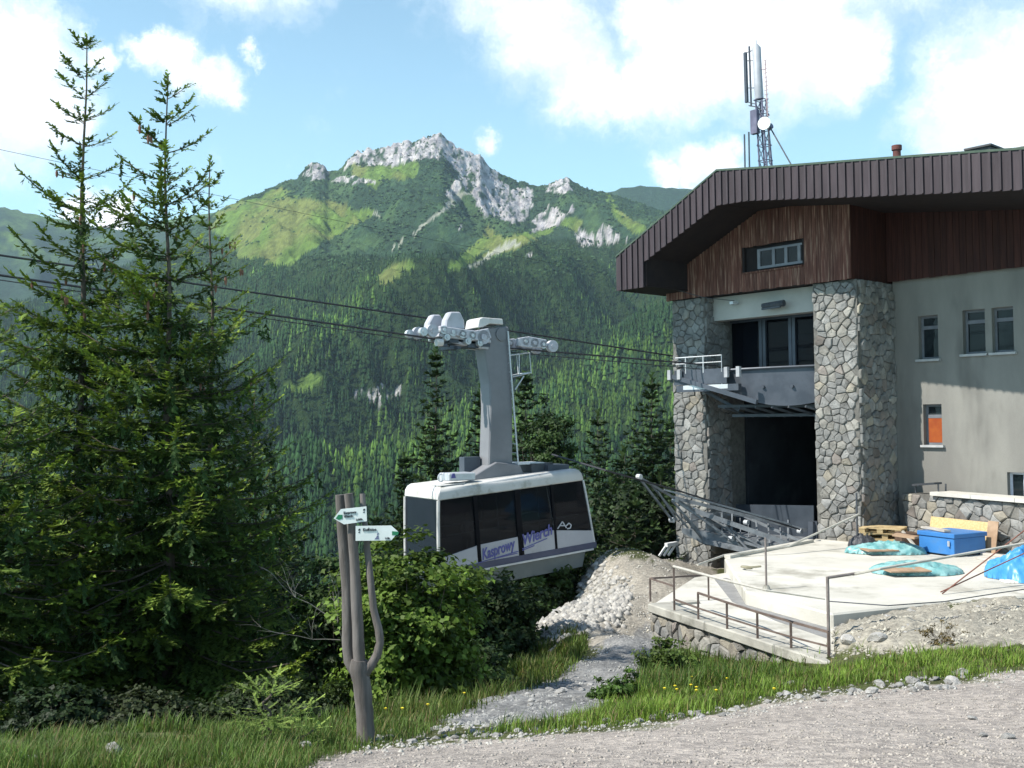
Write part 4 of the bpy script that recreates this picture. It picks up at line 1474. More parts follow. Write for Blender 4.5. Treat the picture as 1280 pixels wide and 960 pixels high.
def side_text(s, p0, p1, size, m, name='lettering', shear=.35, bold=.004):
    a = on_side(*p0, y=-hw - .012); b = on_side(*p1, y=-hw - .012)
    d = (b - a); L = d.length
    ang = math.atan2(d.z, d.x)
    M = Matrix.Translation((0, 0, -zc0)) @ SWING @ Matrix.Translation(a) @ Matrix.Rotation(-ang, 4, 'Y') @ Matrix.Rotation(R(90), 4, 'X')
    place_text(name, s, size, M, m, car, shear=shear, bold=bold, width=L)


side_text('Kasprowy', (603, 700), (645, 685), .36, M_BLUE, bold=.009)
side_text('Wierch', (653, 682), (689, 668), .36, M_BLUE, bold=.009)
ul = CB()
for (q0, q1) in (((590, 706), (648, 689)), ((606, 701), (647, 691.5)), ((653, 686), (684, 673)), ((653, 688), (668, 682))):
    a = on_side(*q0, y=-hw - .012); b = on_side(*q1, y=-hw - .012); ul.bar(a, b, .01, .018)
ul.build('lettering_underline', M_BLUE)
lg = CB()
for seq in ([(697, 661), (703, 652), (708, 660)], [(700, 657), (706, 657)], [(707, 658), (711, 654), (714, 656), (713, 660), (709, 661)]):
    for q0, q1 in zip(seq, seq[1:]):
        lg.bar(on_side(*q0, y=-hw - .004), on_side(*q1, y=-hw - .004), .01, .028)
lg.build('mountain_emblem', M_SILV)

# people standing inside
M_CLA = mat('grey_jacket', (0.20, 0.20, 0.22), (0.26, 0.26, 0.28), scale=6, rough=.9)
M_CLB = mat('violet_jacket', (0.16, 0.08, 0.30), (0.22, 0.12, 0.38), scale=6, rough=.9)
M_SKIN = mat('skin', (0.45, 0.28, 0.20), (0.5, 0.32, 0.23), scale=9, rough=.6)
M_HAIR = mat('brown_hair', (0.05, 0.03, 0.02), (0.08, 0.05, 0.03), scale=20, rough=.8)


def person(loc, rz, h, mcl, label):
    """one continuous skinned body, hair its own mesh"""
    s = h / 1.75
    J = {'pelvis': (0, 0, .95), 'waist': (0, 0, 1.1), 'chest': (0, .01, 1.3), 'neck': (0, .0, 1.47), 'jaw': (0, -.02, 1.55), 'head': (0, -.01, 1.65), 'crown': (0, .0, 1.72)}
    R_ = {'pelvis': .15, 'waist': .13, 'chest': .155, 'neck': .055, 'jaw': .07, 'head': .088, 'crown': .06}
    E = [('pelvis', 'waist'), ('waist', 'chest'), ('chest', 'neck'), ('neck', 'jaw'), ('jaw', 'head'), ('head', 'crown')]
    for sg, n in ((-1, 'l'), (1, 'r')):
        J.update({'hip' + n: (sg * .1, 0, .88), 'knee' + n: (sg * .11, -.02, .48), 'ankle' + n: (sg * .11, .02, .08), 'toe' + n: (sg * .13, -.16, .04),
                  'sh' + n: (sg * .19, 0, 1.41), 'elb' + n: (sg * .25, .03, 1.13), 'wri' + n: (sg * .22, -.18, 1.02), 'hand' + n: (sg * .19, -.25, 1.05),
                  'eye' + n: (sg * .032, -.098, 1.645)})
        R_.update({'hip' + n: .10, 'knee' + n: .062, 'ankle' + n: .042, 'toe' + n: .035, 'sh' + n: .065, 'elb' + n: .045, 'wri' + n: .03, 'hand' + n: .035, 'eye' + n: .012})
        E += [('pelvis', 'hip' + n), ('hip' + n, 'knee' + n), ('knee' + n, 'ankle' + n), ('ankle' + n, 'toe' + n), ('chest', 'sh' + n), ('sh' + n, 'elb' + n), ('elb' + n, 'wri' + n), ('wri' + n, 'hand' + n), ('head', 'eye' + n)]
        for k in range(4):
            f = 'f%s%d' % (n, k); J[f] = (sg * (.19 + (k - 1.5) * .02), -.32 + abs(k - 1.5) * .01, 1.06 - .01 * k); R_[f] = .009; E.append(('hand' + n, f))
        J['th' + n] = (sg * .15, -.27, 1.07); R_['th' + n] = .010; E.append(('wri' + n, 'th' + n))
    J['nose'] = (0, -.115, 1.62); R_['nose'] = .014; E.append(('head', 'nose'))
    names = list(J)
    me = bpy.data.meshes.new('person')
    me.from_pydata([Vector(J[k]) * s for k in names], [(names.index(a), names.index(b)) for a, b in E], [])
    tmp = bpy.data.objects.new('person', me); COL.objects.link(tmp)
    md = tmp.modifiers.new('skin', 'SKIN')
    sv = me.skin_vertices[0].data
    for i, k in enumerate(names):
        r = R_[k] * s; sv[i].radius = (r, r * (.72 if k in ('pelvis', 'waist', 'chest') else 1)); sv[i].use_root = (k == 'pelvis')
    tmp.modifiers.new('sub', 'SUBSURF').levels = 1
    bpy.context.view_layer.update()
    m2 = bpy.data.meshes.new_from_object(tmp.evaluated_get(bpy.context.evaluated_depsgraph_get()))
    bpy.data.objects.remove(tmp)
    m2.materials.clear()
    for m in (mcl, M_SKIN, M_DARKM): m2.materials.append(m)
    for p in m2.polygons:
        z = p.center.z / s; hand = p.center.y < -.2 * s and .9 < z < 1.2
        p.material_index = 1 if (z > 1.49 or hand) else (2 if z < .95 else 0)
    m2.shade_smooth()
    o = bpy.data.objects.new('person', m2); COL.objects.link(o); o.location = loc; o.rotation_euler = (0, 0, rz)
    tag(o, label, 'person')
    bm = bmesh.new(); bmesh.ops.create_icosphere(bm, subdivisions=2, radius=.105 * s)
    for v in bm.verts:
        if v.co.y < -.03 * s and v.co.z < .03 * s: v.co *= .6
        v.co.z *= 1.05
    mh = bpy.data.meshes.new('hair'); bm.to_mesh(mh); bm.free(); mh.materials.append(M_HAIR); mh.shade_smooth()
    hr_ = bpy.data.objects.new('hair', mh); COL.objects.link(hr_); hr_.parent = o; hr_.location = (0, .02 * s, 1.675 * s)


fz = z_wh0 + .0
for (x, y, rz, h, m, lb) in ((xb0 + 1.0, -.45, .5, 1.15, M_CLA, 'person in grey top standing by the first side window of the cable car'),
                             (xb0 + .45, .2, 1.2, 1.12, M_CLB, 'person in violet top standing behind the front window of the cable car')):
    person((CM @ SWING) @ Vector((x, y, fz)), rz, h, m, lb)

# curved hanger arm
def arm_x(px, py): return on_side(px, py, y=0.0)
arm = CB(Matrix())
inv0 = CM.inverted()
def at(px, py, y=0.0):
    """photo point in the vertical plane of the track, level car frame"""
    o = inv0 @ Vector((0, 0, 0)); d = inv0.to_3x3() @ ray(px, py); k = (y - o.y) / d.y
    return o + d * k
prof_l = [(603, 410), (606, 440), (612, 480), (613, 510), (612, 545), (611, 575), (610, 600)]
prof_r = [(636, 408), (638, 440), (640, 480), (641, 510), (641, 545), (641, 575), (641, 600)]
vs = []; fs = []
dth = .24
for i, (l, r_) in enumerate(zip(prof_l, prof_r)):
    for y in (-dth, dth):
        a = at(*l, y=-dth); b = at(*r_, y=-dth)
        vs += [(a.x, y, a.z), (b.x, y, b.z)]
for i in range(len(prof_l) - 1):
    a = i * 4; b = a + 4
    fs += [(a, a + 1, b + 1, b), (a + 2, b + 2, b + 3, a + 3), (a, b, b + 2, a + 2), (a + 1, a + 3, b + 3, b + 1)]
fs += [(0, 2, 3, 1), (b, b + 1, b + 3, b + 2)]
arm.add(vs, fs)
arm.build('hanger_arm', M_ARM, bevel=.03)
# foot of the arm on the roof
ft_ = CB(Matrix())
q = [at(577, 598), at(612, 577), at(641, 580), at(646, 592), at(641, 604), at(590, 606)]
ft_.prism([(p.x, -.34, p.z) for p in q], (0, .68, 0)); ft_.build('arm_foot', M_ARM, bevel=.02)
bx = CB(Matrix())
a, b = at(583, 588), at(603, 571); bx.box((a.x, .1, a.z - .1), (b.x, .35, b.z)); bx.build('control_box', M_GREYM)
bx = CB(Matrix()); a, b = at(555, 601, -.5), at(588, 590, -.5); bx.box((a.x, -.75, a.z), (b.x, -.25, b.z)); hb = bx.build('headlamp_box', M_LIGHTM, bevel=.02)
hl2 = CB(Matrix()); c = at(567, 595, -.76); hl2.prism([(c.x - .06, -.765, c.z - .05), (c.x + .06, -.765, c.z - .05), (c.x + .03, -.765, c.z + .06), (c.x - .03, -.765, c.z + .06)], (0, .012, 0)); hl2.build('box_emblem', M_BLUE)
a = at(551, 600, -.4); hk = CB(Matrix()); hk.tube([(a.x + .07 * math.cos(t_), -.4, a.z + .05 + .09 * math.sin(t_)) for t_ in [i * math.pi / 6 for i in range(13)]], .018, 6); hk.build('lifting_eye', M_LIGHTM)
a, b = at(655, 597), at(684, 578)
bx = CB(Matrix()); bx.box((a.x, -.35, a.z - .05), (b.x - .05, .45, b.z)); bx.build('vent_unit', M_DARKM)
bx = CB(Matrix()); a, b = at(663, 588), at(683, 580); bx.box((a.x + .2, -.5, a.z - .10), (b.x + .35, .1, b.z)); bx.build('roof_locker', M_GREYM)
bx = CB(); bx.box((xt0 + .1, -.8, zt1 + .031), (xt0 + .75, -.35, zt1 + .05)); bx.build('roof_hatch_cover', M_ROOFW)
bx = CB(Matrix()); a = at(651, 579); bx.box((a.x - .3, -.3, a.z - .02), (a.x + .5, .3, a.z + .02)); bx.build('ladder_platform', M_LIGHTM)

# ladder beside the arm
lad = CB(Matrix())
for (x0, y0, x1, y1) in ((635, 412, 649, 583), (638, 520, 645, 583)):
    pass
A0, A1 = at(635, 414, -.32), at(648, 583, -.32)
lad.tube([A0, A1], .022, 6)
A2, A3 = A0 + Vector((0, .34, 0)), A1 + Vector((0, .34, 0))
lad.tube([A2, A3], .018, 6)
for i in range(15): lad.tube([A0.lerp(A1, (i + .5) / 15), A2.lerp(A3, (i + .5) / 15)], .011, 5)
lad.build('ladder', M_LIGHTM)
bkt = CB(Matrix())
yb = -.3
c1, c2, c3, c4 = at(638, 444, yb), at(662, 441, yb), at(664, 466, yb), at(641, 471, yb)
for y_ in (yb, .3):
    off_ = Vector((0, y_ - yb, 0))
    bkt.tube([c1 + off_, c2 + off_, c3 + off_, c4 + off_], .016, 5)
bkt.tube([c2, c2 + Vector((0, .6, 0))], .016, 5); bkt.tube([c3, c3 + Vector((0, .6, 0))], .016, 5); bkt.tube([at(649, 442, yb), at(649, 468, yb)], .012, 5)
bkt.tube([at(644, 487, yb), at(655, 470, yb)], .016, 5)
bkt.build('service_basket', M_LIGHTM)

# carriage running on the track ropes
M_CARR = mat('pale_carriage_paint', (0.42, 0.42, 0.46), (0.54, 0.54, 0.58), scale=3, rough=.45, dirt=(0.30, 0.29, 0.31), dscale=3)
zro = at(600, 434).z
def ct(px, py, y=0.0): return at(px, py, y)
c0 = ct(514, 418); c9 = ct(683, 434)
fr_ = CB(Matrix())
for y in (-.42, .30):
    fr_.prism([(p.x, y, p.z) for p in (ct(540, 409), ct(583, 415), ct(600, 412), ct(604, 424), ct(590, 428), ct(541, 417))], (0, .12, 0))
    fr_.prism([(p.x, y, p.z) for p in (ct(637, 424), ct(650, 422), ct(672, 426), ct(672, 436), ct(650, 436), ct(637, 434))], (0, .12, 0))
fr_.bar(ct(541, 420), ct(605, 428), .7, .08)
fr_.bar(ct(558, 428), ct(604, 436), .55, .07)
frame = fr_.build('carriage', M_CARR, bevel=.015)
for px, py, rad in ((520, 416, .10), (531, 415, .15), (545, 414, .10), (556, 417, .1), (568, 419, .1), (580, 421, .10), (594, 423, .17), (646, 428, .1), (657, 430, .12), (668, 432, .10), (680, 434, .15), (549, 423, .08), (575, 428, .08), (590, 430, .08)):
    for y in (-.36, .36):
        c = ct(px, py)
        wmb = CB(Matrix()); wmb.disc((c.x, y, c.z), (0, 1, 0), rad, .12, 16); wmb.disc((c.x, y, c.z), (0, 1, 0), rad * .45, .17, 10)
        wmb.build('rope_wheel', M_CARR if rad > .11 else M_LIGHTM, parent=frame).matrix_parent_inverse = Matrix()
for (xa, xb_, ya, yb2, y0) in ((549, 574, 391, 411, -.30), (540, 562, 392, 409, .22)):
    cv = CB(Matrix()); q = [ct(xa, yb2 + 1), ct(xa + 1.5, ya + 10), ct(xa + 7, ya), ct(xb_ - 6, ya), ct(xb_ - 1, ya + 11), ct(xb_, yb2 + 2)]
    cv.prism([(p.x, y0, p.z) for p in q], (0, .26, 0)); cv.build('brake_cover', M_WHITE, parent=frame, bevel=.03)
cv = CB(Matrix()); q = [ct(589, 411), ct(591, 400), ct(595, 398), ct(620, 400), ct(621, 407), ct(604, 406), ct(596, 410)]
cv.prism([(p.x, -.32, p.z) for p in q], (0, .64, 0)); cv.build('joint_cover', M_ROOFW, parent=frame, bevel=.015)
jc = CB(Matrix()); jc.disc(tuple(at(620, 419, 0)), (0, 1, 0), .16, .56, 18); jc.build('pivot_pin', M_ARM, parent=frame)
dt = CB(Matrix())
rr2 = random.Random(5)
for i in range(16):
    p = ct(548 + rr2.random() * 54, 424 + rr2.random() * 12); s_ = rr2.uniform(.04, .11)
    dt.box((p.x - s_, -.3, p.z - s_ * .5), (p.x + s_ * 1.3, -.3 + rr2.uniform(.1, .5), p.z + s_ * .5))
dt.build('gripper', M_GREYM, parent=frame)
hp = CB(Matrix()); hp.disc(tuple(ct(549, 428, -.4)), (1, 0, 0), .09, .16, 10); hp.build('buffer', M_ROOFW, parent=frame)


# ropes
M_ROPE = mat('dark_wire_rope', (0.030, 0.032, 0.038), (0.05, 0.052, 0.06), scale=30, rough=.6, metal=.2)


def rope(name, p, q, r, label, sag=0.0, group='track ropes of the cableway', n=16):
    p = Vector(p); q = Vector(q)
    pts = []
    for i in range(n + 1):
        s = i / n; c = p.lerp(q, s); c.z -= sag * 4 * s * (1 - s); pts.append(c)
    return solo(name, MB().tube(pts, r, 6), M_ROPE, label, 'steel rope', group, smooth=True)


# near pair: through the carriage; far pair: parallel on the other track
for k, dy in enumerate((-.18, .18)):
    pL = CM @ (at(0, 344, dy)); pM = CM @ (at(600, 432 + k * 0, dy)); pR = CM @ at(895, 457, dy)
    dirL = (pL - pM).normalized()
    pLL = pL + dirL * 14
    mb = MB().tube([pLL, pL, pM, pR], .024, 6)
    solo('track_rope', mb, M_ROPE, ('near track rope under the carriage, the one closer to the viewer', 'near track rope under the carriage, the one farther from the viewer')[k], 'steel rope', 'track ropes of the cableway', smooth=True)
DY = 2.35
for k, dy in enumerate((DY - .18, DY + .18)):
    pL = CM @ at(0, 319 - 0, dy); pM = CM @ at(540, 398.5, dy); pR = CM @ at(893, 453, dy)
    dirL = (pL - pM).normalized(); pLL = pL + dirL * 14
    mb = MB().tube([pLL, pL, pM, pR], .024, 6)
    solo('track_rope', mb, M_ROPE, ('far track rope passing behind the carriage, lower of the pair', 'far track rope passing behind the carriage, upper of the pair')[k], 'steel rope', 'track ropes of the cableway', smooth=True)
pL = CM @ at(0, 350, .0); pR = CM @ at(893, 463, 0)
solo('haulage_rope', MB().tube([pL + (pL - pR).normalized() * 14, pL, CM @ at(600, 437, 0), pR], .011, 5), M_ROPE, 'thin haulage rope just under the near track ropes', 'steel rope')
# thin line high across the mountain
p, q = P(-120, 171, 60), P(1100, 415, 150)
p2 = P(1280, 500, 170)
solo('aerial_wire', MB().tube([p, P(0, 187, 63), P(280, 246, 75), P(480, 288, 90), P(800, 350, 115), p2], .016, 5), M_ROPE, 'thin wire high across the sky and the mountain face', 'wire')

# ---------------------------------------------------------------- steel guide arms at the bay mouth
guide = empty('guide_frame', Vector(PZ(905, 697, -3.6)), 0, 'grey steel guide arms and walkway funnel in front of the docking bay', 'steel frame')
class GM(MB):
    def build(s, name, m, parent=guide, **k): return MB.build(s, name, m, parent, off=tuple(guide.location), **k)
def gp(px, py, v): return B2W(hitv(px, py, v))
M_BEAM = mat('weathered_beam_steel', (0.15, 0.165, 0.185), (0.24, 0.26, 0.28), scale=4, rough=.5, metal=.2, dirt=(0.09, 0.097, 0.105), dscale=3)
beams = [(798, 596, -4.2, 842, 622, -2.6, .07), (842, 622, -2.6, 1008, 663, .3, .10), (800, 597, -4.2, 868, 638, -2.2, .06), (868, 638, -2.2, 998, 684, -.8, .13),
         (798, 596, -4.3, 840, 650, -3.0, .06), (840, 626, -3.0, 872, 662, -2.2, .05), (822, 614, -3.6, 846, 650, -2.9, .05), (843, 625, -2.9, 900, 664, -1.8, .06),
         (868, 640, -2.0, 905, 672, -1.6, .05), (871, 640, -2.0, 930, 645, -.6, .06), (930, 645, -.6, 1000, 676, -.2, .08), (905, 655, -1.6, 938, 690, -1.5, .05),
         (890, 650, -1.6, 925, 672, -1.5, .05), (880, 676, -2.0, 945, 691, -1.6, .14), (895, 668, -1.6, 960, 686, -1.2, .08), (972, 688, -1.2, 1026, 676, -.4, .05),
         (830, 612, -3.4, 990, 656, -.2, .05), (855, 645, -2.6, 880, 676, -2.0, .06), (915, 640, -1.0, 915, 676, -1.4, .04), (945, 652, -.5, 948, 686, -1.3, .06), (902, 640, -1.4, 903, 672, -1.5, .05), (960, 655, -.4, 962, 684, -1.1, .05), (975, 660, -.3, 977, 686, -.9, .04), (985, 650, .2, 985, 680, .0, .05), (858, 634, -2.6, 915, 676, -1.6, .05), (880, 643, -1.8, 960, 688, -1.2, .045), (852, 655, -2.5, 905, 640, -1.2, .04), (812, 604, -3.8, 860, 660, -2.4, .045), (925, 648, -.6, 926, 680, -1.3, .035), (935, 650, -.6, 936, 683, -1.3, .03)]
for (x0, y0, v0, x1, y1, v1, w_) in beams:
    GM().bar(gp(x0, y0, v0), gp(x1, y1, v1), w_ * .7, w_ * .9).build('beam', M_BEAM)
for (x, y, v) in ((799, 596, -4.25), (844, 625, -2.9), (867, 638, -2.1), (872, 640, -2.0), (933, 653, -.7), (914, 673, -1.55), (1000, 664, .1), (840, 650, -2.95)):
    c = gp(x, y, v); GM().disc(c, U, .07, .12, 10).build('bolt_head', M_LIGHTM)
for x in (887, 868):
    a = gp(x, 642, -1.7); b = gp(x, 672, -1.7); GM().bar(a, b, .12, .2).build('post', M_BEAM)
pf = GM()
a, b, c, d = gp(856, 664, -2.4), gp(872, 676, -1.9), gp(1022, 683, .35), gp(1008, 672, 1.2)
pf.prism([gp(852, 660, -2.4), gp(882, 676, -2.0), gp(1018, 688, -.1), gp(1020, 672, 1.5), gp(905, 664, 1.0)], (0, 0, -.12)); pf.build('walkway_plate', M_BEAM)
wl = GM(); a, b = gp(870, 650, .8), gp(1018, 655, .8)
wl.prism([gp(892, 630, 1.3), gp(1017, 632, 1.3), gp(1017, 682, 1.3), gp(892, 676, 1.3)], tuple(Nn * .06)); wl.build('screen_plate', mat('screen_steel', (0.028, 0.036, 0.048), (0.045, 0.055, 0.07), scale=2, rough=.5))
for (xa, xb_, v) in ((1010, 1016, -.15), (1017, 1021, -.05), (1022, 1026, .0)):
    g = GM(); a = gp(xa, 652, v); b = gp(xb_, 686, v); q = gp(xb_, 652, v); r_ = gp(xa, 686, v)
    g.prism([a, q, b, r_], tuple(Nn * .25)); g.build('rope_sheave_bracket', M_GREYM)
solo('lower_rope', MB().tube([CM @ at(690, 568, .2) , gp(757, 588, -6), gp(850, 614, -2.8), gp(1000, 662, .0)], .022, 6), M_ROPE, 'thick dark counter rope running down into the docking bay behind the cabin', 'steel rope', smooth=True)

# ================================================================ TERRACE, WALLS, RAILS
def flat(poly, z, d): return MB().prism([(x, y, z) for x, y in poly], (0, 0, d))
def shrink(poly, k):
    cx = sum(p[0] for p in poly) / len(poly); cy = sum(p[1] for p in poly) / len(poly)
    return [(cx + (x - cx) * k, cy + (y - cy) * k) for x, y in poly]
tag(flat(SLAB_XY, Z_SLAB, -1.3).build('concrete_terrace', M_CONC, bevel=.03), kind='structure', label='bright bare concrete terrace in front of the station')
tag(flat(WALK_XY, Z_WALK, -1.2).build('lower_walkway', M_CONC), kind='structure', label='narrow lower concrete walkway inside the brown railing')
g = [xy(PZ(x, y, Z_WALK + .005)) for x, y in ((893, 724), (908, 722), (960, 742), (1037, 768), (1037, 799), (970, 776), (915, 752))]
tag(flat(g, Z_WALK + .006, -.004).build('grey_strip', mat('strip_grey', (0.20, 0.20, 0.20), (0.26, 0.26, 0.255), scale=4, rough=.95, bump=.4, detail=8)), kind='structure', label='grey strip between terrace and walkway')  # thin flat grey sheet laid on the walkway
# curb along the far-left edge of the terrace
a, b = PZ(905, 697, Z_SLAB), PZ(1012, 677, Z_SLAB)
solo('terrace_kerb', MB().bar(a + Vector((0.05, -.12, .035)), b + Vector((0, -.12, .035)), .16, .07), M_CONC, 'thin raised concrete kerb along the bay side of the terrace', 'kerb')

# retaining wall with coping under the brown railing
rw = empty('retaining_wall', PZ(930, 793, Z_WALK - 1.0), 0, 'old retaining wall with pale coping under the walkway railing', 'wall')
ra, rb = Vector(PZ(815, 757, Z_WALK)), Vector(PZ(1043, 832, Z_WALK))
rd = (rb - ra).normalized(); rn = Vector((rd.y, -rd.x, 0))
if rn.y > 0: rn = -rn
RL = (rb - ra).length
class RM(MB):
    def build(s, name, m, parent=rw, **k): return MB.build(s, name, m, parent, off=tuple(rw.location), **k)
RM().prism([ra + rn * .0 + Vector((0, 0, -.12)), rb + Vector((0, 0, -.12)), rb - rn * .5 + Vector((0, 0, -.12)), ra - rn * .5 + Vector((0, 0, -.12))], (0, 0, -1.7)).build('wall_core', M_MORTAR)
k = 0; s_ = 0
while s_ < RL - .05:      # coping in cast lengths
    e_ = min(s_ + 1.9, RL)
    p, q = ra + rd * (s_ + .008), ra + rd * (e_ - .008)
    RM().prism([p + rn * .10, q + rn * .10, q - rn * .30, p - rn * .30], (0, 0, -.16)).build('coping', M_CONCD, bevel=.02).location.z += .05
    s_ = e_
rr = random.Random(12)
def plw(a, b, d):
    p = ra + rd * a + rn * d; return (p.x, p.y, Z_WALK + b)
masonry(0.05, RL - .05, -1.3, -.13, .27, plw, rw, rr, mats=STONES, wts=(4, 3, 2, 1))
# small return of the wall at its left end
le = ra - rn * .9
RM().bar(ra + Vector((0, 0, -.05)) + rd * .1, le + Vector((0, 0, -.05)) + rd * .1, .22, .18).build('coping', M_CONCD)


def post_pts(px, yb, yt, z):
    b = PZ(px, yb, z); t_ = Vector((b.x, b.y, float(elev(np.array(float(px)), np.array(float(yt)), b.y)))); return b, t_


rail = empty('walkway_railing', PZ(930, 790, Z_WALK), 0, 'brown steel railing with short posts along the lower walkway', 'railing')
class LM(MB):
    def build(s, name, m, parent=rail, **k): return MB.build(s, name, m, parent, off=tuple(rail.location), **k)
PT = [(813, 752, 723), (843, 763, 708), (873, 774, 741), (909, 786, 753), (947, 798, 765), (989, 810, 777), (1036, 821, 790)]
pp = [post_pts(*p, Z_WALK + .05) for p in PT]
for i, (b, t_) in enumerate(pp):
    LM().bar(b, t_, .032, .032).build('post', M_RUSTM)
for fz_, w_ in ((1.0, .032), (.42, .024)):
    for i in range(2, 6):
        LM().bar(pp[i][0].lerp(pp[i][1], fz_), pp[i + 1][0].lerp(pp[i + 1][1], fz_), w_, w_).build('rail', M_RUSTM)
h1 = pp[2][0].lerp(pp[2][1], .42); LM().bar(pp[1][0].lerp(pp[1][1], .25), h1, .03).build('rail', M_RUSTM)
LM().bar(pp[1][0].lerp(pp[1][1], .55), pp[0][1], .03).build('rail', M_RUSTM)
bk_ = pp[0][1] - rn * 1.2 + rd * .1
LM().bar(pp[0][1], bk_, .03).build('rail', M_RUSTM); LM().bar(bk_, bk_ + Vector((0, 0, -.8)), .03).build('post', M_RUSTM)
p3_ = Vector(pp[2][1]) - rn * .6 ; LM().bar(pp[2][1], pp[2][1] + Vector((0, 0, .001)) - rd * .0 - rn * .0 + Vector((0, 0, .0001)), .03) 
# tall corner post and pipes
cb_, ct_ = post_pts(1035, 818, 722, Z_WALK + .05)
cb_ = cb_ + Vector((.04, .08, 0)); ct_ = ct_ + Vector((.04, .08, 0))
def loose(name, pts, r, m, label, cat, group=None, n=8): return solo(name, MB().tube(pts, r, n), m, label, cat, group, smooth=True)
loose('corner_post', [cb_, ct_], .024, mat('worn_post', (0.17, 0.145, 0.135), (0.25, 0.22, 0.205), scale=9, rough=.6), 'tall rusty pipe post at the near corner of the walkway', 'post')
fb_, ft2 = post_pts(958, 737, 672, Z_SLAB)
loose('terrace_post', [fb_, ft2], .020, MATS['worn_post'], 'slim grey pipe post standing on the terrace edge beside the guide arms', 'post')
solo('post_foot', MB().tube([fb_, fb_ + Vector((0, 0, .08))], [.08, .05], 10), M_CONCD, 'small concrete foot around the slim terrace post', 'post foot')
tl, wl_ = M_LIGHTM, mat('pale_pipe', (0.38, 0.365, 0.32), (0.50, 0.48, 0.43), scale=5, rough=.5)
q = lambda px, py, Y: Vector(P(px, py, Y))
Yt = pp[1][1].y
loose('barrier_pipe', [pp[1][1], q(905, 725, (Yt + 14) / 2 + .6), q(958, 738, 15.0), ct_ + Vector((-.04, 0, -.32))], [.024, .022, .015, .012], wl_, 'pale pipe sloping from the brown railing to the tall corner post', 'pipe')
loose('handrail_pipe', [q(1035, 722, ct_.y), q(1075, 716, ct_.y + .2)], .022, MATS['worn_post'], 'short grey pipe fixed to the tall corner post', 'pipe')
loose('handrail_pipe', [q(1066, 718, ct_.y + .2), q(1100, 711, 14.5), q(1180, 697, 15.0), q(1280, 679, 15.6), q(1400, 660, 16.2)], .020, wl_, 'long pale pipe running in front of the blue chest to the right edge', 'pipe')
tb, tt = post_pts(1072, 682, 616, Z_SLAB)
loose('stub_post', [tb, tt], .024, M_DARKM, 'dark thin post against the foot of the right stone pier', 'post')
sp_b, _ = post_pts(905, 697, 690, Z_SLAB)
loose('bay_pipe', [q(872, 706, 22.5), sp_b + Vector((0, 0, .05)), q(985, 683, 24.0), q(1073, 643, tb.y - .05)], .026, wl_, 'pale pipe rising along the terrace edge to the post by the right pier', 'pipe')
loose('slack_cable', [ct_ + Vector((0, 0, -.35)), q(1110, 757, 14.2), q(1180, 752, 14.9), q(1250, 741, 15.6), q(1340, 728, 16)], .008, M_DARKM, 'thin slack cable hanging over the near edge of the terrace', 'cable')

# low stone wall with a white coping
lw_a, lw_b = P(1128, 611, 26.7), P(1282, 634, 23.3)
lw_a.z = lw_b.z = (lw_a.z + lw_b.z) / 2
lw_b = lw_a + (lw_b - lw_a) * 1.7
lwall = empty('low_stone_wall', Vector((lw_a.x, lw_a.y, Z_SLAB)), 0, 'low rubble stone wall with a white coping behind the blue chest', 'wall')
class LW(MB):
    def build(s, name, m, parent=lwall, **k): return MB.build(s, name, m, parent, off=tuple(lwall.location), **k)
ld = (lw_b - lw_a).normalized(); ln = Vector((ld.y, -ld.x, 0)); ln = -ln if ln.y > 0 else ln
LL = (lw_b - lw_a).length
LW().prism([lw_a, lw_b, lw_b - ln * .4, lw_a - ln * .4], (0, 0, Z_SLAB - .2 - lw_a.z)).build('wall_core', M_MORTAR)
s_ = 1.05
while s_ < LL:
    e_ = min(s_ + 1.25, LL); p, q2 = lw_a + ld * s_, lw_a + ld * (e_ - .012)
    LW().prism([p + ln * .14, q2 + ln * .14, q2 - ln * .55, p - ln * .55], (0, 0, .09)).build('coping', mat('white_coping', (0.46, 0.445, 0.41), (0.56, 0.545, 0.50), scale=3, rough=.85, bump=.3)).location.z += .002
    s_ = e_
def plo(a, b, d):
    p = lw_a + ld * a + ln * d; return (p.x, p.y, b)
masonry(0.0, LL, Z_SLAB - .1, lw_a.z - .01, .33, plo, lwall, rr, wts=(5, 4, 1, 1))
fr_ = MB(); zc = lw_a.z + .10
a0_, b0_ = lw_a + ld * 0.35 - ln * .1, lw_a + ld * 1.1 - ln * .1
fr_.bar(a0_ + Vector((0, 0, .22)), b0_ + Vector((0, 0, .30)), .25, .05); fr_.tube([b0_ + Vector((0, 0, .28)), b0_ + Vector((0, 0, -.09))], .02, 6); fr_.tube([b0_ - ln * .25 + Vector((0, 0, .28)), b0_ - ln * .25 + Vector((0, 0, -.09))], .02, 6); fr_.tube([a0_ + Vector((0, 0, .22)), a0_ + Vector((0, 0, -.09))], .02, 6)
solo('steel_bracket', fr_, M_DARKM, 'small dark angled steel bracket on top of the low stone wall', 'bracket')

# ---------------------------------------------------------------- building materials on the terrace
def crate_frame(F, L, Rr, ztop):
    F = Vector(F); a = Vector(L) - F; b = Vector(Rr) - F; a.z = b.z = 0
    b = (b - a.normalized() * b.dot(a.normalized()))
    return F, a, b
F_, L_, R2_ = PZ(1193, 697, Z_SLAB), PZ(1149, 691, Z_SLAB), PZ(1223, 689, Z_SLAB)
F_, a_, b_ = crate_frame(F_, L_, R2_, 0)
b_ = b_.normalized() * 1.05
hbox = float(elev(np.array(1195.), np.array(668.), F_.y)) - Z_SLAB
chest = empty('storage_chest', F_ + (a_ + b_) / 2, 0, 'bright blue storage chest with a flat lid on the concrete terrace', 'storage chest')
M_BL = mat('blue_chest_paint', (0.035, 0.16, 0.42), (0.045, 0.20, 0.50), scale=1.5, rough=.45, spec=.4, dirt=(0.06, 0.18, 0.40), dscale=3)
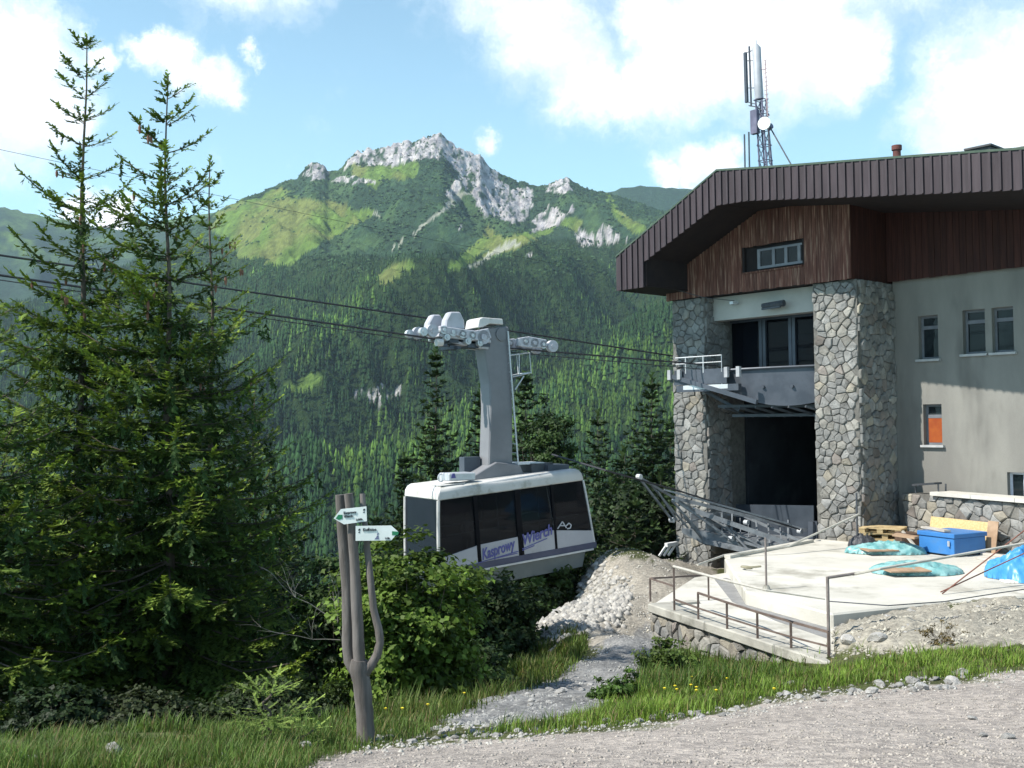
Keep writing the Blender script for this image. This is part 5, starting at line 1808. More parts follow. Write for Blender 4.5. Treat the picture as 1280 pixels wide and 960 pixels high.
class CX(MB):
    def build(s, name, m, parent=chest, **k): return MB.build(s, name, m, parent, off=tuple(chest.location), **k)
up = Vector((0, 0, 1))
CX().prism([F_ + up * .04, F_ + a_ + up * .04, F_ + a_ + b_ + up * .04, F_ + b_ + up * .04], (0, 0, hbox - .14)).build('body', M_BL, bevel=.012)
o_ = .03
au, bu = a_.normalized(), b_.normalized()
lo = [F_ - au * o_ - bu * o_, F_ + a_ + au * o_ - bu * o_, F_ + a_ + b_ + au * o_ + bu * o_, F_ + b_ - au * o_ + bu * o_]
CX().prism([p + up * (hbox - .097) for p in lo], (0, 0, .10)).build('lid', M_BL, bevel=.012)
lt = CX(); c = F_ + bu * .0 - bu * .035 + au * .12 + up * (hbox - .16); lt.bar(c, c - up * .12, .05, .03); lt.build('latch', M_LIGHTM)
for s1 in (.05, .9):
    CX().prism([F_ + a_ * s1, F_ + a_ * (s1 + .06), F_ + a_ * (s1 + .06) + b_, F_ + a_ * s1 + b_], (0, 0, .039)).build('runner', M_DARKM)
# plank across the lid
M_PLK = mat('grey_plank', (0.36, 0.33, 0.29), (0.52, 0.49, 0.44), scale=2, rough=.85, stretch=(1, 1, 6), bump=.3)
M_PLY = mat('pale_chipboard', (0.50, 0.36, 0.17), (0.62, 0.46, 0.24), scale=22, rough=.8, detail=3)
M_CARD = mat('brown_board', (0.30, 0.20, 0.13), (0.40, 0.28, 0.19), scale=4, rough=.9)
tp = F_ + up * (hbox + .04)
p0, p1_ = tp + a_ * 1.22 + b_ * .40, tp + a_ * .28 + b_ * .12
solo('plank', MB().bar(p0, p1_, .16, .045), M_PLK, 'pale plank lying across the lid of the blue chest', 'plank')
# chipboard leaning on the low wall
def lean(px0, px1, yT0, yT1, name, m, label, cat, g=.12, th=.03):
    def on_wall(px, py, off):
        d = ray(px, py); o2 = lw_a + ln * off; k = o2.dot(ln) / d.dot(ln); return d * k
    a, b = on_wall(px0, yT0, .13 + g), on_wall(px1, yT1, .13 + g)
    a.z = b.z = (a.z + b.z) / 2
    a2 = a + ln * .14; b2 = b + ln * .14; a2.z = b2.z = Z_SLAB + .02
    return solo(name, MB().prism([a, b, b2, a2], tuple(ln * th)), m, label, cat)
lean(1165, 1243, 647, 652, 'chipboard_sheet', M_PLY, 'yellow chipboard sheet leaning on the low wall behind the blue chest', 'board sheet')
lean(1236, 1249, 651, 652, 'board_offcut', M_CARD, 'narrow brown board standing at the right edge of the yellow chipboard', 'board', g=.22, th=.02)
# planks on the ground right of the chest
for i, (x0, y0, x1, y1, w_) in enumerate(((1222, 697, 1262, 703, .15), (1228, 692, 1270, 697, .15), (1238, 708, 1262, 702, .12))):
    a, b = PZ(x0, y0, Z_SLAB + .03), PZ(x1, y1, Z_SLAB + .03)
    solo('plank', MB().bar(a, b, w_, .05), (M_PLK, M_PLK, M_CARD)[i], ('pale plank on the terrace just right of the chest, nearer one', 'pale plank at the foot of the low wall, right of the chest', 'short brown plank on the terrace beside the blue tarpaulin')[i], 'plank', 'loose planks on the terrace')
# pallets
def pallet(c, rz, z, label):
    e = empty('pallet', (c[0], c[1], z), rz, label, 'pallet', 'wooden pallets stacked by the stone pier')
    m = mat('pallet_wood', (0.34, 0.25, 0.13), (0.50, 0.39, 0.22), scale=3, rough=.85, rand=.15)
    def pb(mb, n): mb.build(n, m, e)
    for i in range(5): pb(MB().box((-.5, -.4 + i * .175, .118), (.5, -.4 + i * .175 + .11, .138)), 'deck_board')
    for y in (-.4, -.05, .3): pb(MB().box((-.5, y, 0), (.5, y + .1, .02)), 'base_board')
    for y in (-.395, -.045, .305):
        for x in (-.5, -.07, .36): pb(MB().box((x, y, .021), (x + .14, y + .09, .095)), 'block')
    for x in (-.5, -.07, .36): pb(MB().box((x, -.4, .096), (x + .14, .4, .117)), 'bearer')
    return e
cpal = PZ(1110, 681, Z_SLAB)
for i, (dx, rz, lb) in enumerate(((0, -.5, 'bottom pallet of the stack by the stone pier'), (.03, -.42, 'middle pallet of the stack by the stone pier'), (-.04, -.55, 'top pallet of the stack by the stone pier'))):
    pallet((cpal.x + dx, cpal.y + .2), rz, Z_SLAB + .002 + i * .141, lb)
a, b = PZ(1118, 668, Z_SLAB + .44), PZ(1146, 672, Z_SLAB + .40)
solo('plank', MB().bar(a, b, .30, .05), M_CARD, 'dark brown board lying on the pallets left of the chest', 'plank')
a, b = PZ(1128, 664, Z_SLAB + .46), PZ(1150, 690, Z_SLAB + .03)
solo('plank', MB().bar(a, b, .05, .05), M_PLK, 'thin batten sloping down from the pallets to the ground', 'plank')
bx_ = MB(); c = PZ(1139, 689, Z_SLAB); bx_.box((c.x - .22, c.y, Z_SLAB), (c.x + .2, c.y + .45, Z_SLAB + .42))
solo('wooden_box', bx_, mat('dark_brown_wood', (0.07, 0.045, 0.03), (0.11, 0.07, 0.05), scale=4, rough=.85), 'dark brown wooden box between the pallets and the chest', 'box', bevel=.01)


def crumple(name, c, rx, ry, h, rz, m, label, cat, seed, n=40, fold=1.0, power=2.2):
    """a crumpled sheet heaped on the ground: closed from below by its rim on the ground"""
    g = np.linspace(-1, 1, n); X, Y = np.meshgrid(g, g)
    r = (np.abs(X) ** power + np.abs(Y) ** power) ** (1 / power)
    ang = np.arctan2(Y, X)
    rim = 0.80 + .22 * fbm(np.cos(ang) * 1.6 + 5, np.sin(ang) * 1.6 + 5, 3, seed)
    s = np.clip(1 - r / rim, 0, 1)
    rg = fbm(X * 3.2, Y * 3.2, 4, seed + 3, ridged=True)
    Z = h * (s ** .35) * (.25 + 1.1 * rg * fold) 
    cs, sn = math.cos(rz), math.sin(rz)
    k = np.minimum(1, rim / np.maximum(r, 1e-6))
    XX = X * k * rx; YY = Y * k * ry
    V = np.stack([c[0] + XX * cs - YY * sn, c[1] + XX * sn + YY * cs, c[2] + Z], -1).reshape(-1, 3)
    i = np.arange((n - 1) * n).reshape(n - 1, n)[:, :-1].ravel()
    o = np_mesh(name, V, np.stack([i, i + 1, i + n + 1, i + n], 1), m, loc=tuple(c), smooth=True)
    return tag(o, label, cat)


M_TQ = mat('turquoise_plastic', (0.10, 0.29, 0.30), (0.27, 0.47, 0.47), scale=5, rough=.35, spec=.5, bump=.3)
M_TARP = mat('blue_tarpaulin', (0.04, 0.22, 0.50), (0.08, 0.32, 0.60), scale=2.5, rough=.4, spec=.5, bump=.2)
c = PZ(1108, 691, Z_SLAB + .01); crumple('plastic_sheet', c, 1.0, .45, .26, -.15, M_TQ, 'crumpled turquoise plastic sheet by the pallets, half under a brown board', 'plastic sheet', 4)
c = PZ(1146, 715, Z_SLAB + .01); crumple('plastic_sheet', c, 1.0, .62, .22, -.1, M_TQ, 'crumpled turquoise plastic sheet in front of the chest, a board lying on it', 'plastic sheet', 9)
def slab_board(px0, px1, py, th, label, z=.10, dep=.35):
    a, b = PZ(px0, py, Z_SLAB + z), PZ(px1, py - 1, Z_SLAB + z)
    solo('board', MB().prism([a, b, b + Vector((-.1, dep, .03)), a + Vector((-.12, dep, .03))], (0, 0, th)), M_CARD, label, 'board')
slab_board(1086, 1124, 690, .025, 'brown board lying on the turquoise sheet beside the pallets', dep=.6)
slab_board(1114, 1165, 716, .025, 'flat brown board lying on the turquoise sheet in front of the chest')
c = PZ(1078, 683, Z_SLAB + .01)
crumple('dark_bag', c, .38, .34, .38, 0, mat('dark_plastic', (0.035, 0.038, 0.045), (0.06, 0.062, 0.07), scale=5, rough=.5), 'dark sagging bag at the foot of the right stone pier', 'bag', 14, fold=.7)
c = PZ(1288, 722, Z_SLAB + .01)
crumple('tarpaulin', c, .85, .7, 1.15, .2, M_TARP, 'bright blue tarpaulin draped over a pile at the right edge', 'tarpaulin', 21, n=60, fold=.35, power=3.0)
c = PZ(1248, 721, Z_SLAB + .01); crumple('tarpaulin_corner', c, .26, .18, .2, .5, M_TARP, 'loose corner of blue tarpaulin lying left of the big pile', 'tarpaulin', 25, n=24)
c = PZ(1272, 727, Z_SLAB + .005); crumple('cement_bag', c, .34, .22, .18, 0, mat('pale_bag', (0.52, 0.50, 0.46), (0.62, 0.6, 0.56), scale=4, rough=.8), 'pale cement bag lying at the foot of the blue tarpaulin', 'bag', 27, n=24, fold=.2, power=4)
for i, (x0, y0, x1, y1) in enumerate(((1178, 742, 1282, 662), (1182, 736, 1284, 690))):
    a = PZ(x0, y0, Z_SLAB + .02) if i == 0 else PZ(1176, 740, Z_SLAB + .05); b = P(x1, y1, 19.5)
    loose('steel_rod', [a, b], .012, mat('rusty_rod', (0.17, 0.07, 0.05), (0.26, 0.11, 0.08), scale=8, rough=.7), ('upper rusty rod sloping from the terrace up to the tarpaulin', 'lower rusty rod sloping from the terrace up to the tarpaulin')[i], 'rod')
hs = MB(); c = PZ(930, 710, Z_SLAB + .02)
hs.tube([c + Vector((.16 * math.cos(t_ * .7) + .02 * t_, .13 * math.sin(t_ * .7) - .03 * t_, .01 * t_)) for t_ in range(-2, 9)], .022, 6)
solo('hose_piece', hs, mat('olive_hose', (0.22, 0.21, 0.15), (0.3, 0.28, 0.2), scale=5, rough=.7), 'short curled grey hose piece lying on the terrace', 'hose', smooth=True)
# pale barrier frame left of the left pier
bf = MB()
b0_ = P(824, 695, 28.2)
for i in range(3):
    x0 = b0_.x + i * .13
    bf.bar((x0, b0_.y + i * .05, b0_.z), (x0 + .22, b0_.y + i * .05 + .1, b0_.z + .28), .05, .05)
bf.bar((b0_.x + .20, b0_.y + .05, b0_.z + .29), (b0_.x + .52, b0_.y + .25, b0_.z + .31), .12, .1)
solo('pale_frame', bf, mat('pale_paint', (0.5, 0.5, 0.5), (.6, .6, .6), scale=3, rough=.6), 'small pale slatted frame on the ground left of the left stone pier', 'frame')
# stone post under the cabin
sp = P(700, 742, 27.5)
solo('timber_post', MB().tube([(sp.x, sp.y, sp.z - 1.5), (sp.x, sp.y, sp.z + .75)], [.12, .10], 8), mat('grey_bark_post', (0.06, 0.055, 0.05), (0.1, .09, .08), scale=6, rough=.9), 'dark post rising from the slope below the right end of the cabin', 'post')

# ================================================================ SIGNPOST
gpz = gz(P(457, 925, 7.0).x, 7.0)
SPX = P(457, 925, 7.0); SPX.z = gpz
YS = 7.0
post = empty('trail_signpost', SPX, 0, 'forked grey tree trunk signpost at the road edge', 'signpost')
M_BARK = mat('weathered_trunk', (0.10, 0.087, 0.080), (0.185, 0.165, 0.155), scale=5, rough=.9, bump=.8, bscale=24, stretch=(3, 3, .5), dirt=(0.10, 0.088, 0.08), dscale=3, dist=.006)
class SM(MB):
    def build(s, name, m, parent=post, **k): return MB.build(s, name, m, parent, off=tuple(SPX), **k)
def sp_(px, py, dy=0): return Vector(P(px, py, YS + dy))
def limb(seq, name):
    pts = [sp_(x, y, d) for x, y, r, d in seq]; rad = [r / FPX * YS for x, y, r, d in seq]
    # refine
    P2 = []; R3 = []
    for i in range(len(pts) - 1):
        for k in range(3):
            s = k / 3; j = 1 if (k or i == 0) else 1
            P2.append(pts[i].lerp(pts[i + 1], s) + Vector((rnd.uniform(-.002, .002), 0, 0))); R3.append((rad[i] + (rad[i + 1] - rad[i]) * s) * rnd.uniform(.96, 1.05))
    P2.append(pts[-1]); R3.append(rad[-1])
    SM().tube(P2, R3, 14).build(name, M_BARK, smooth=True)
limb([(460, 950, 12.5, 0), (458, 926, 11.5, 0), (456, 890, 10.5, 0), (453, 860, 11, 0), (449, 838, 11.5, 0), (449, 825, 10, 0)], 'trunk')
limb([(450, 838, 9, 0), (449, 822, 7.5, 0), (447, 780, 7, .0), (444, 720, 6.5, .0), (440, 660, 5.6, 0), (435.5, 617, 5.5, 0)], 'limb')
limb([(444, 838, 8, .03), (437, 826, 7.5, .05), (435, 800, 7.5, .06), (434.5, 740, 7, .06), (430, 690, 6.5, .06), (427, 655, 6, .06), (425, 618.5, 6, .06)], 'limb')
limb([(455, 840, 8.5, 0), (463, 832, 6.5, 0), (471, 820, 5.5, 0), (475, 803, 5, 0), (473, 785, 4.8, 0), (467, 760, 4.6, 0), (464, 730, 4.4, 0), (460, 695, 4.2, .03), (456, 655, 3.8, .05), (453, 617, 3.4, .06)], 'limb')
M_SIGN = mat('white_sign', (0.62, 0.66, 0.64), (0.70, 0.74, 0.72), scale=5, rough=.5)
M_GRN = mat('green_arrow', (0.02, 0.16, 0.08), (0.025, 0.19, 0.09), scale=5, rough=.5)
M_INK = mat('black_print', (0.02, 0.02, 0.03), (0.03, 0.03, 0.04), scale=5, rough=.6)


def sign(corners, arrow, dy, name, texts, label):
    Yb = YS + dy
    pts = [Vector(P(x, y, Yb)) for x, y in corners]
    e = empty(name, pts[0], 0, label, 'trail sign')
    off = tuple(pts[0])
    b_ = MB().prism(pts, (0, .006, 0)).build('board', M_SIGN, e, off=off)
    ap_ = [Vector(P(x, y, Yb - .002)) for x, y in arrow]
    MB().prism(ap_, (0, .0015, 0)).build('arrow', M_GRN, e, off=off)
    for (s, x0, y0, x1, y1, size) in texts:
        a, b = P(x0, y0, Yb - .002), P(x1, y1, Yb - .002); d = b - a
        M = Matrix.Translation(-Vector(off)) @ Matrix.Translation(a) @ Matrix.Rotation(-math.atan2(d.z, d.x), 4, 'Y') @ Matrix.Rotation(R(90), 4, 'X')
        me_h = size / FPX * Yb
        place_text('lettering', s, me_h, M, M_INK, e, shear=0, bold=me_h * .006, width=d.length)
    return e, off, Yb
e1, o1, Y1 = sign([(417, 648), (426, 636.5), (458, 633), (458.5, 651.5), (430, 655.5)], [(419.5, 648), (423, 643.5), (428, 643.5), (428, 648.5), (423.5, 650)], -.055, 'arrow_sign',
     [('Kasprowy', 429.5, 643, 445, 641.5, 5.2), ('Wierch', 430, 647.5, 441, 646.5, 5.2), ('2:00h', 445, 651, 453, 650, 3.6)], 'white arrow sign pointing left, the upper one on the forked post')
e2, o2_, Y2 = sign([(444.5, 657.5), (489, 657), (498, 665), (489, 675.5), (444.5, 676)], [(490, 664), (497.5, 664.5), (498.5, 666), (497, 669), (490, 669)], -.050, 'arrow_sign',
     [('Kuźnice', 453.5, 664, 470, 663.5, 5.6), ('1:15h', 481, 674, 486.5, 674, 3.4)], 'white arrow sign pointing right, the lower one on the forked post')
for (e, o, Yb, cx, cy) in ((e1, o1, Y1, 455, 637), (e2, o2_, Y2, 449, 662)):
    mk = MB(); c = Vector(P(cx, cy, Yb - .002)); s = 1.3 / FPX * Yb
    mk.prism([c + Vector((-s, 0, -s)), c + Vector((s, 0, -s)), c + Vector((s * .8, 0, s)), c + Vector((-s * .6, 0, s * .6))], (0, .0015, 0))
    mk.prism([c + Vector((-s * 1.2, 0, -s * 3)), c + Vector((s * .9, 0, -s * 3)), c + Vector((s * .2, 0, -s * 1.6))], (0, .0015, 0))
    mk.build('emblem', M_INK, e, off=o)
mk = MB(); c = Vector(P(471, 673, Y2 - .002)); s = 1.0 / FPX * Y2
for q_ in ([(-3, -1), (3, -1), (2, 1.5), (-1, 1)], [(-1, 1.2), (2.5, 1.8), (1.5, 4), (0, 3)], [(0, 4.2), (2, 4.6), (2.4, 7), (1, 6.6)]):
    mk.prism([c + Vector((x * s, 0, y * s)) for x, y in q_], (0, .0015, 0))
mk.build('pictogram', mat('blue_grey_print', (0.10, 0.11, 0.2), (0.14, 0.15, 0.25), scale=9, rough=.6), e2, off=o2_)

# ================================================================ STONES
def rock_mesh(seed, sub=2, flat_=.65):
    bm = bmesh.new(); bmesh.ops.create_icosphere(bm, subdivisions=sub, radius=1)
    r = random.Random(seed)
    planes = [(Vector((r.uniform(-1, 1), r.uniform(-1, 1), r.uniform(-1, 1))).normalized(), r.uniform(.55, .85)) for _ in range(9)]
    for v in bm.verts:
        for n_, d_ in planes:
            k = v.co.dot(n_)
            if k > d_: v.co -= n_ * (k - d_)
        v.co += v.co.normalized() * (mn.noise(v.co * 2.2 + Vector((seed, 0, 0))) * .10)
        v.co.z *= flat_; v.co.x *= 1.15
    me = bpy.data.meshes.new('rock'); bm.to_mesh(me); bm.free()
    me.materials.append(M_ROCK)
    return me
M_ROCK = mat('limestone', (0.35, 0.34, 0.32), (0.50, 0.49, 0.47), scale=3, rough=.9, bump=.7, rand=.25, dirt=(0.20, 0.185, 0.16), dscale=1.5, dist=.05)
RK = [rock_mesh(i, 2) for i in range(10)]


def rock(px, py, wpx, label=None, group=None, Y=None, sink=.3, name='rock'):
    """stone seen at a photo pixel, resting on the ground"""
    d = ray(px, py)
    if Y is None:
        lo_, hi_ = 3.0, 34.0
        Yc = lo_
        while Yc < hi_:
            p = d * (Yc / d.y)
            if p.z < gz(p.x, p.y): break
            Yc *= 1.02
        p = d * (Yc / d.y)
    else: p = d * (Y / d.y)
    s = wpx / 2 / FPX * p.y
    o = bpy.data.objects.new(name, rnd.choice(RK)); COL.objects.link(o)
    o.location = (p.x, p.y, gz(p.x, p.y) + s * .34)
    o.scale = (s * rnd.uniform(.85, 1.1), s * rnd.uniform(.8, 1.1), s * rnd.uniform(.75, 1.05))
    o.rotation_euler = (rnd.uniform(-.3, .3), rnd.uniform(-.3, .3), rnd.uniform(0, 6.28))
    return tag(o, label, 'stone', group)


SPEC = [(143, 949, 34, 'large flat pale stone in the grass at the bottom left'), (36, 956, 20, 'low stone at the very bottom left edge of the grass'), (277, 951, 18, 'small pale stone left of the small spruce sapling'), (180, 954, 12, 'small stone just right of the large flat pale stone'),
        (380, 936, 20, 'grey stone at the road corner near the sapling'), (1203, 846, 22, 'grey rounded stone at the road edge on the right'), (1168, 852, 14, 'pale stone left of the grey rounded one at the road edge'),
        (1096, 806, 26, 'broad grey boulder under the broken terrace edge'), (1062, 806, 24, 'dark split boulder beside the tall corner post'), (1229, 922, 15, 'dark stone on the gravel road, left of two at lower right'), (1260, 927, 16, 'brown stone on the gravel road near the right edge'),
        (1216, 902, 12, 'small dark stone on the road above the two larger ones'), (922, 888, 13, 'white stone at the grass edge below the railing'), (872, 893, 10, 'small white stone on the grass edge left of the white stone'), (989, 857, 12, 'pale stone standing in the grass below the corner post'),
        (745, 876, 14, 'whitish stone at the end of the gravel patch'), (700, 868, 15, 'pale stone in the middle of the gravel patch'), (800, 905, 12, 'pale flat stone at the road edge below the leafy weeds')]
for px, py, w_, lb in SPEC: rock(px, py, w_, lb)
r5 = random.Random(77)
n = 0
for i in range(130):
    t_ = r5.random()
    px = 1210 - t_ * 760; base = np.interp(px, [450, 560, 700, 800, 900, 1000, 1100, 1210], [925, 918, 909, 899, 888, 873, 862, 852])
    rock(px, base + r5.uniform(-7, 9), r5.uniform(5, 14) * (1.45 if 1080 < px < 1200 else 1), 'pale stone lying along the grassy edge of the gravel road', 'stones along the road edge')
for i in range(150):
    px = r5.uniform(664, 800); py = r5.uniform(720, 808)
    if not in_poly(np.array([px]), np.array([py]), [(660, 808), (672, 785), (705, 742), (735, 725), (790, 742), (775, 775), (720, 790), (690, 806)])[0]: continue
    rock(px, py, r5.uniform(6, 14), 'pale limestone block in the rubble heap below the station', 'blocks of the rubble heap')
for i in range(60):
    px = r5.uniform(560, 760); py = np.interp(px, [560, 640, 700, 760], [898, 880, 872, 866]) + r5.uniform(-9, 9)
    rock(px, py, r5.uniform(5, 12), 'pale stone in the gravel patch beyond the grass', 'stones of the gravel patch')
for i in range(40):
    px = r5.uniform(1045, 1275); py = r5.uniform(760, 806)
    rock(px, py, r5.uniform(4, 11), 'stone in the earth bank below the terrace', 'stones in the earth bank')


def scatter(name, poly, N, smin, smax, label, m, colr, Ymax=34):
    """loose gravel as one mesh of small faceted grains"""
    px = rng.uniform(min(p[0] for p in poly), max(p[0] for p in poly), N * 4); py = rng.uniform(min(p[1] for p in poly), max(p[1] for p in poly), N * 4)
    ok = in_poly(px, py, poly); px, py = px[ok][:N], py[ok][:N]
    n = len(px)
    d = np.stack([(px - 640) / FPX, -(py - 480) / FPX, -np.ones(n)], 1) @ np.array(CAMR).T
    Y = np.full(n, 3.2); done = np.zeros(n, bool); Yh = np.full(n, np.nan)
    g = np.geomspace(3.2, Ymax, 90)
    for y in g:
        act = ~done
        if not act.any(): break
        p = d[act] * (y / d[act, 1])[:, None]
        hit = p[:, 2] < gh(p[:, 0], p[:, 1])
        ids = np.where(act)[0][hit]; Yh[ids] = y; done[ids] = True
    ok = done; d = d[ok]; Yh = Yh[ok] * rng.uniform(.97, 1.03, ok.sum()); n = len(Yh)
    p = d * (Yh / d[:, 1])[:, None]; p[:, 2] = gh(p[:, 0], p[:, 1])
    s = rng.uniform(0, 1, n) ** 2.5 * (smax - smin) + smin
    base = np.array([(1, 0, 0), (0, 1, 0), (-1, 0, 0), (0, -1, 0), (0, 0, .8), (0, 0, -.5)], float)
    V = base[None] * rng.uniform(.6, 1.2, (n, 6, 1)) * s[:, None, None]
    a = rng.random(n) * 6.28; c_, s_ = np.cos(a), np.sin(a)
    x = V[:, :, 0] * c_[:, None] - V[:, :, 1] * s_[:, None]; y = V[:, :, 0] * s_[:, None] + V[:, :, 1] * c_[:, None]
    V[:, :, 0] = x; V[:, :, 1] = y; V += p[:, None, :]
    f = np.array([(0, 1, 4), (1, 2, 4), (2, 3, 4), (3, 0, 4), (1, 0, 5), (2, 1, 5), (3, 2, 5), (0, 3, 5)])
    F = (f[None] + np.arange(n)[:, None, None] * 6).reshape(-1, 3)
    c = np.array(colr)[None] * rng.uniform(.7, 1.18, (n, 1)); c = np.repeat(c, 6, 0)
    o = np_mesh(name, V.reshape(-1, 3), F, m, color=c)
    return tag(o, kind='stuff', label=label, cat='gravel')


M_GRAV = mat('gravel_grain', (0.8, 0.8, 0.8), (1.2, 1.2, 1.15), scale=9, rough=.95, attr='col', world=True)
scatter('road_gravel', ROAD[1:12] + [(1290, 965), (380, 965)], 9000, .003, .017, 'loose pale gravel on the road', M_GRAV, (.33, .30, .275))
scatter('heap_gravel', [(660, 812), (700, 745), (745, 700), (880, 700), (860, 770), (800, 800), (720, 800)], 6000, .008, .045, 'loose rubble and gravel on the heap', M_GRAV, (.40, .38, .345))
scatter('heap_rubble', [(655, 812), (672, 785), (705, 742), (735, 722), (795, 742), (775, 780), (720, 795), (690, 808)], 3800, .03, .14, 'broken pale limestone rubble on the left flank of the heap', M_GRAV, (.37, .355, .335))
scatter('patch_gravel', GRAVELS, 8000, .006, .034, 'grey gravel patch between the grass', M_GRAV, (.30, .30, .295))
scatter('bank_gravel', EARTH[:3] + [(1300, 740), (1290, 806), (1160, 812), (1080, 818), (1040, 812)], 7000, .008, .05, 'crumbled earth and gravel bank under the terrace edge', M_GRAV, (.36, .34, .295))
scatter('edge_gravel', [(440, 938), (560, 912), (700, 900), (900, 880), (1000, 866), (1290, 838), (1290, 852), (1100, 872), (900, 902), (700, 925), (440, 948)], 3500, .004, .026, 'pale grit along the edge of the road', M_GRAV, (.36, .35, .33))

# ================================================================ VEGETATION
M_NEED = mat('spruce_needles', (0.78, 0.80, 0.75), (1.25, 1.22, 1.1), scale=1.6, rough=.75, attr='col', world=True, spec=.25, trans=.22)
M_LEAF = mat('broad_leaves', (0.8, 0.8, 0.75), (1.25, 1.2, 1.1), scale=2.5, rough=.6, attr='col', world=True, spec=.3, trans=.30)
M_TRUNK = mat('spruce_bark', (0.075, 0.058, 0.048), (0.13, 0.105, 0.088), scale=5, rough=.95, bump=.7, stretch=(2, 2, .6), bscale=20)
M_CONE = mat('spruce_cone', (0.16, 0.075, 0.05), (0.24, 0.12, 0.08), scale=8, rough=.8)


def needles(tw_p, tw_d, tw_s, tw_l, tw_c, per_m, nl, nw, droop=.0, kids=3):
    """feather-like twigs: rows of pointed needles on both sides and above each twig"""
    # side shoots on every longer twig
    big = tw_l > nl * 3.2
    sp_, sd2, ss2, sl2, sc2 = [tw_p], [tw_d], [tw_s], [tw_l], [tw_c]
    for q_ in range(kids):
        i_ = np.where(big)[0]
        s0 = rng.uniform(.12, .85, len(i_))
        sg = np.where((np.arange(len(i_)) + q_) % 2 == 0, 1.0, -1.0)
        pp_ = tw_p[i_] + tw_d[i_] * (tw_l[i_] * s0)[:, None]
        dd_ = tw_d[i_] * .75 + tw_s[i_] * (sg * rng.uniform(.45, .9, len(i_)))[:, None] + rng.normal(0, .16, (len(i_), 3))
        dd_[:, 2] -= rng.uniform(0, .35, len(i_))
        dd_ /= np.linalg.norm(dd_, axis=1, keepdims=True)
        s2_ = np.cross(dd_, np.array([0, 0, 1.0])); s2_ /= np.linalg.norm(s2_, axis=1, keepdims=True) + 1e-9
        sp_.append(pp_); sd2.append(dd_); ss2.append(s2_); sl2.append(tw_l[i_] * (1 - s0 * .7) * rng.uniform(.35, .6, len(i_))); sc2.append(tw_c[i_] * rng.uniform(.85, 1.3, (len(i_), 1)))
    tw_p, tw_d, tw_s, tw_l, tw_c = (np.concatenate(a) for a in (sp_, sd2, ss2, sl2, sc2))
    cnt = np.maximum(3, (tw_l * per_m).astype(int))
    idx = np.repeat(np.arange(len(tw_l)), cnt)
    k = np.concatenate([np.arange(c) for c in cnt])
    s = (k + rng.uniform(.2, .8, len(k))) / cnt[idx]
    d = tw_d[idx]; sd_ = tw_s[idx]
    upv = np.cross(sd_, d)
    base = tw_p[idx] + d * (tw_l[idx] * s)[:, None]
    base[:, 2] -= droop * tw_l[idx] * s ** 2
    which = rng.integers(0, 5, len(k))
    side = np.where(which < 2, 1.0, np.where(which < 4, -1.0, 0.0)) + rng.uniform(-.3, .3, len(k))
    lift = np.where(which == 4, .8, .12) * np.where(rng.random(len(k)) < .5, 1, -.4)
    dir_ = d * rng.uniform(.5, .95, len(k))[:, None] + sd_ * side[:, None] * .75 + upv * lift[:, None]
    dir_ /= np.linalg.norm(dir_, axis=1, keepdims=True)
    L = nl * rng.uniform(.7, 1.25, len(k)) * (1 - .35 * s)
    wv = np.cross(dir_, upv + sd_ * .3); wv /= np.linalg.norm(wv, axis=1, keepdims=True) + 1e-9
    wv *= (nw * .5)
    a = base - wv; b = base + wv; c = base + dir_ * L[:, None]
    V = np.stack([a, b, c], 1).reshape(-1, 3)
    F = np.arange(len(V)).reshape(-1, 3)
    col = tw_c[idx] * rng.uniform(.75, 1.25, (len(k), 1)) * (0.8 + .45 * s)[:, None]
    return V, F, np.repeat(col, 3, 0)


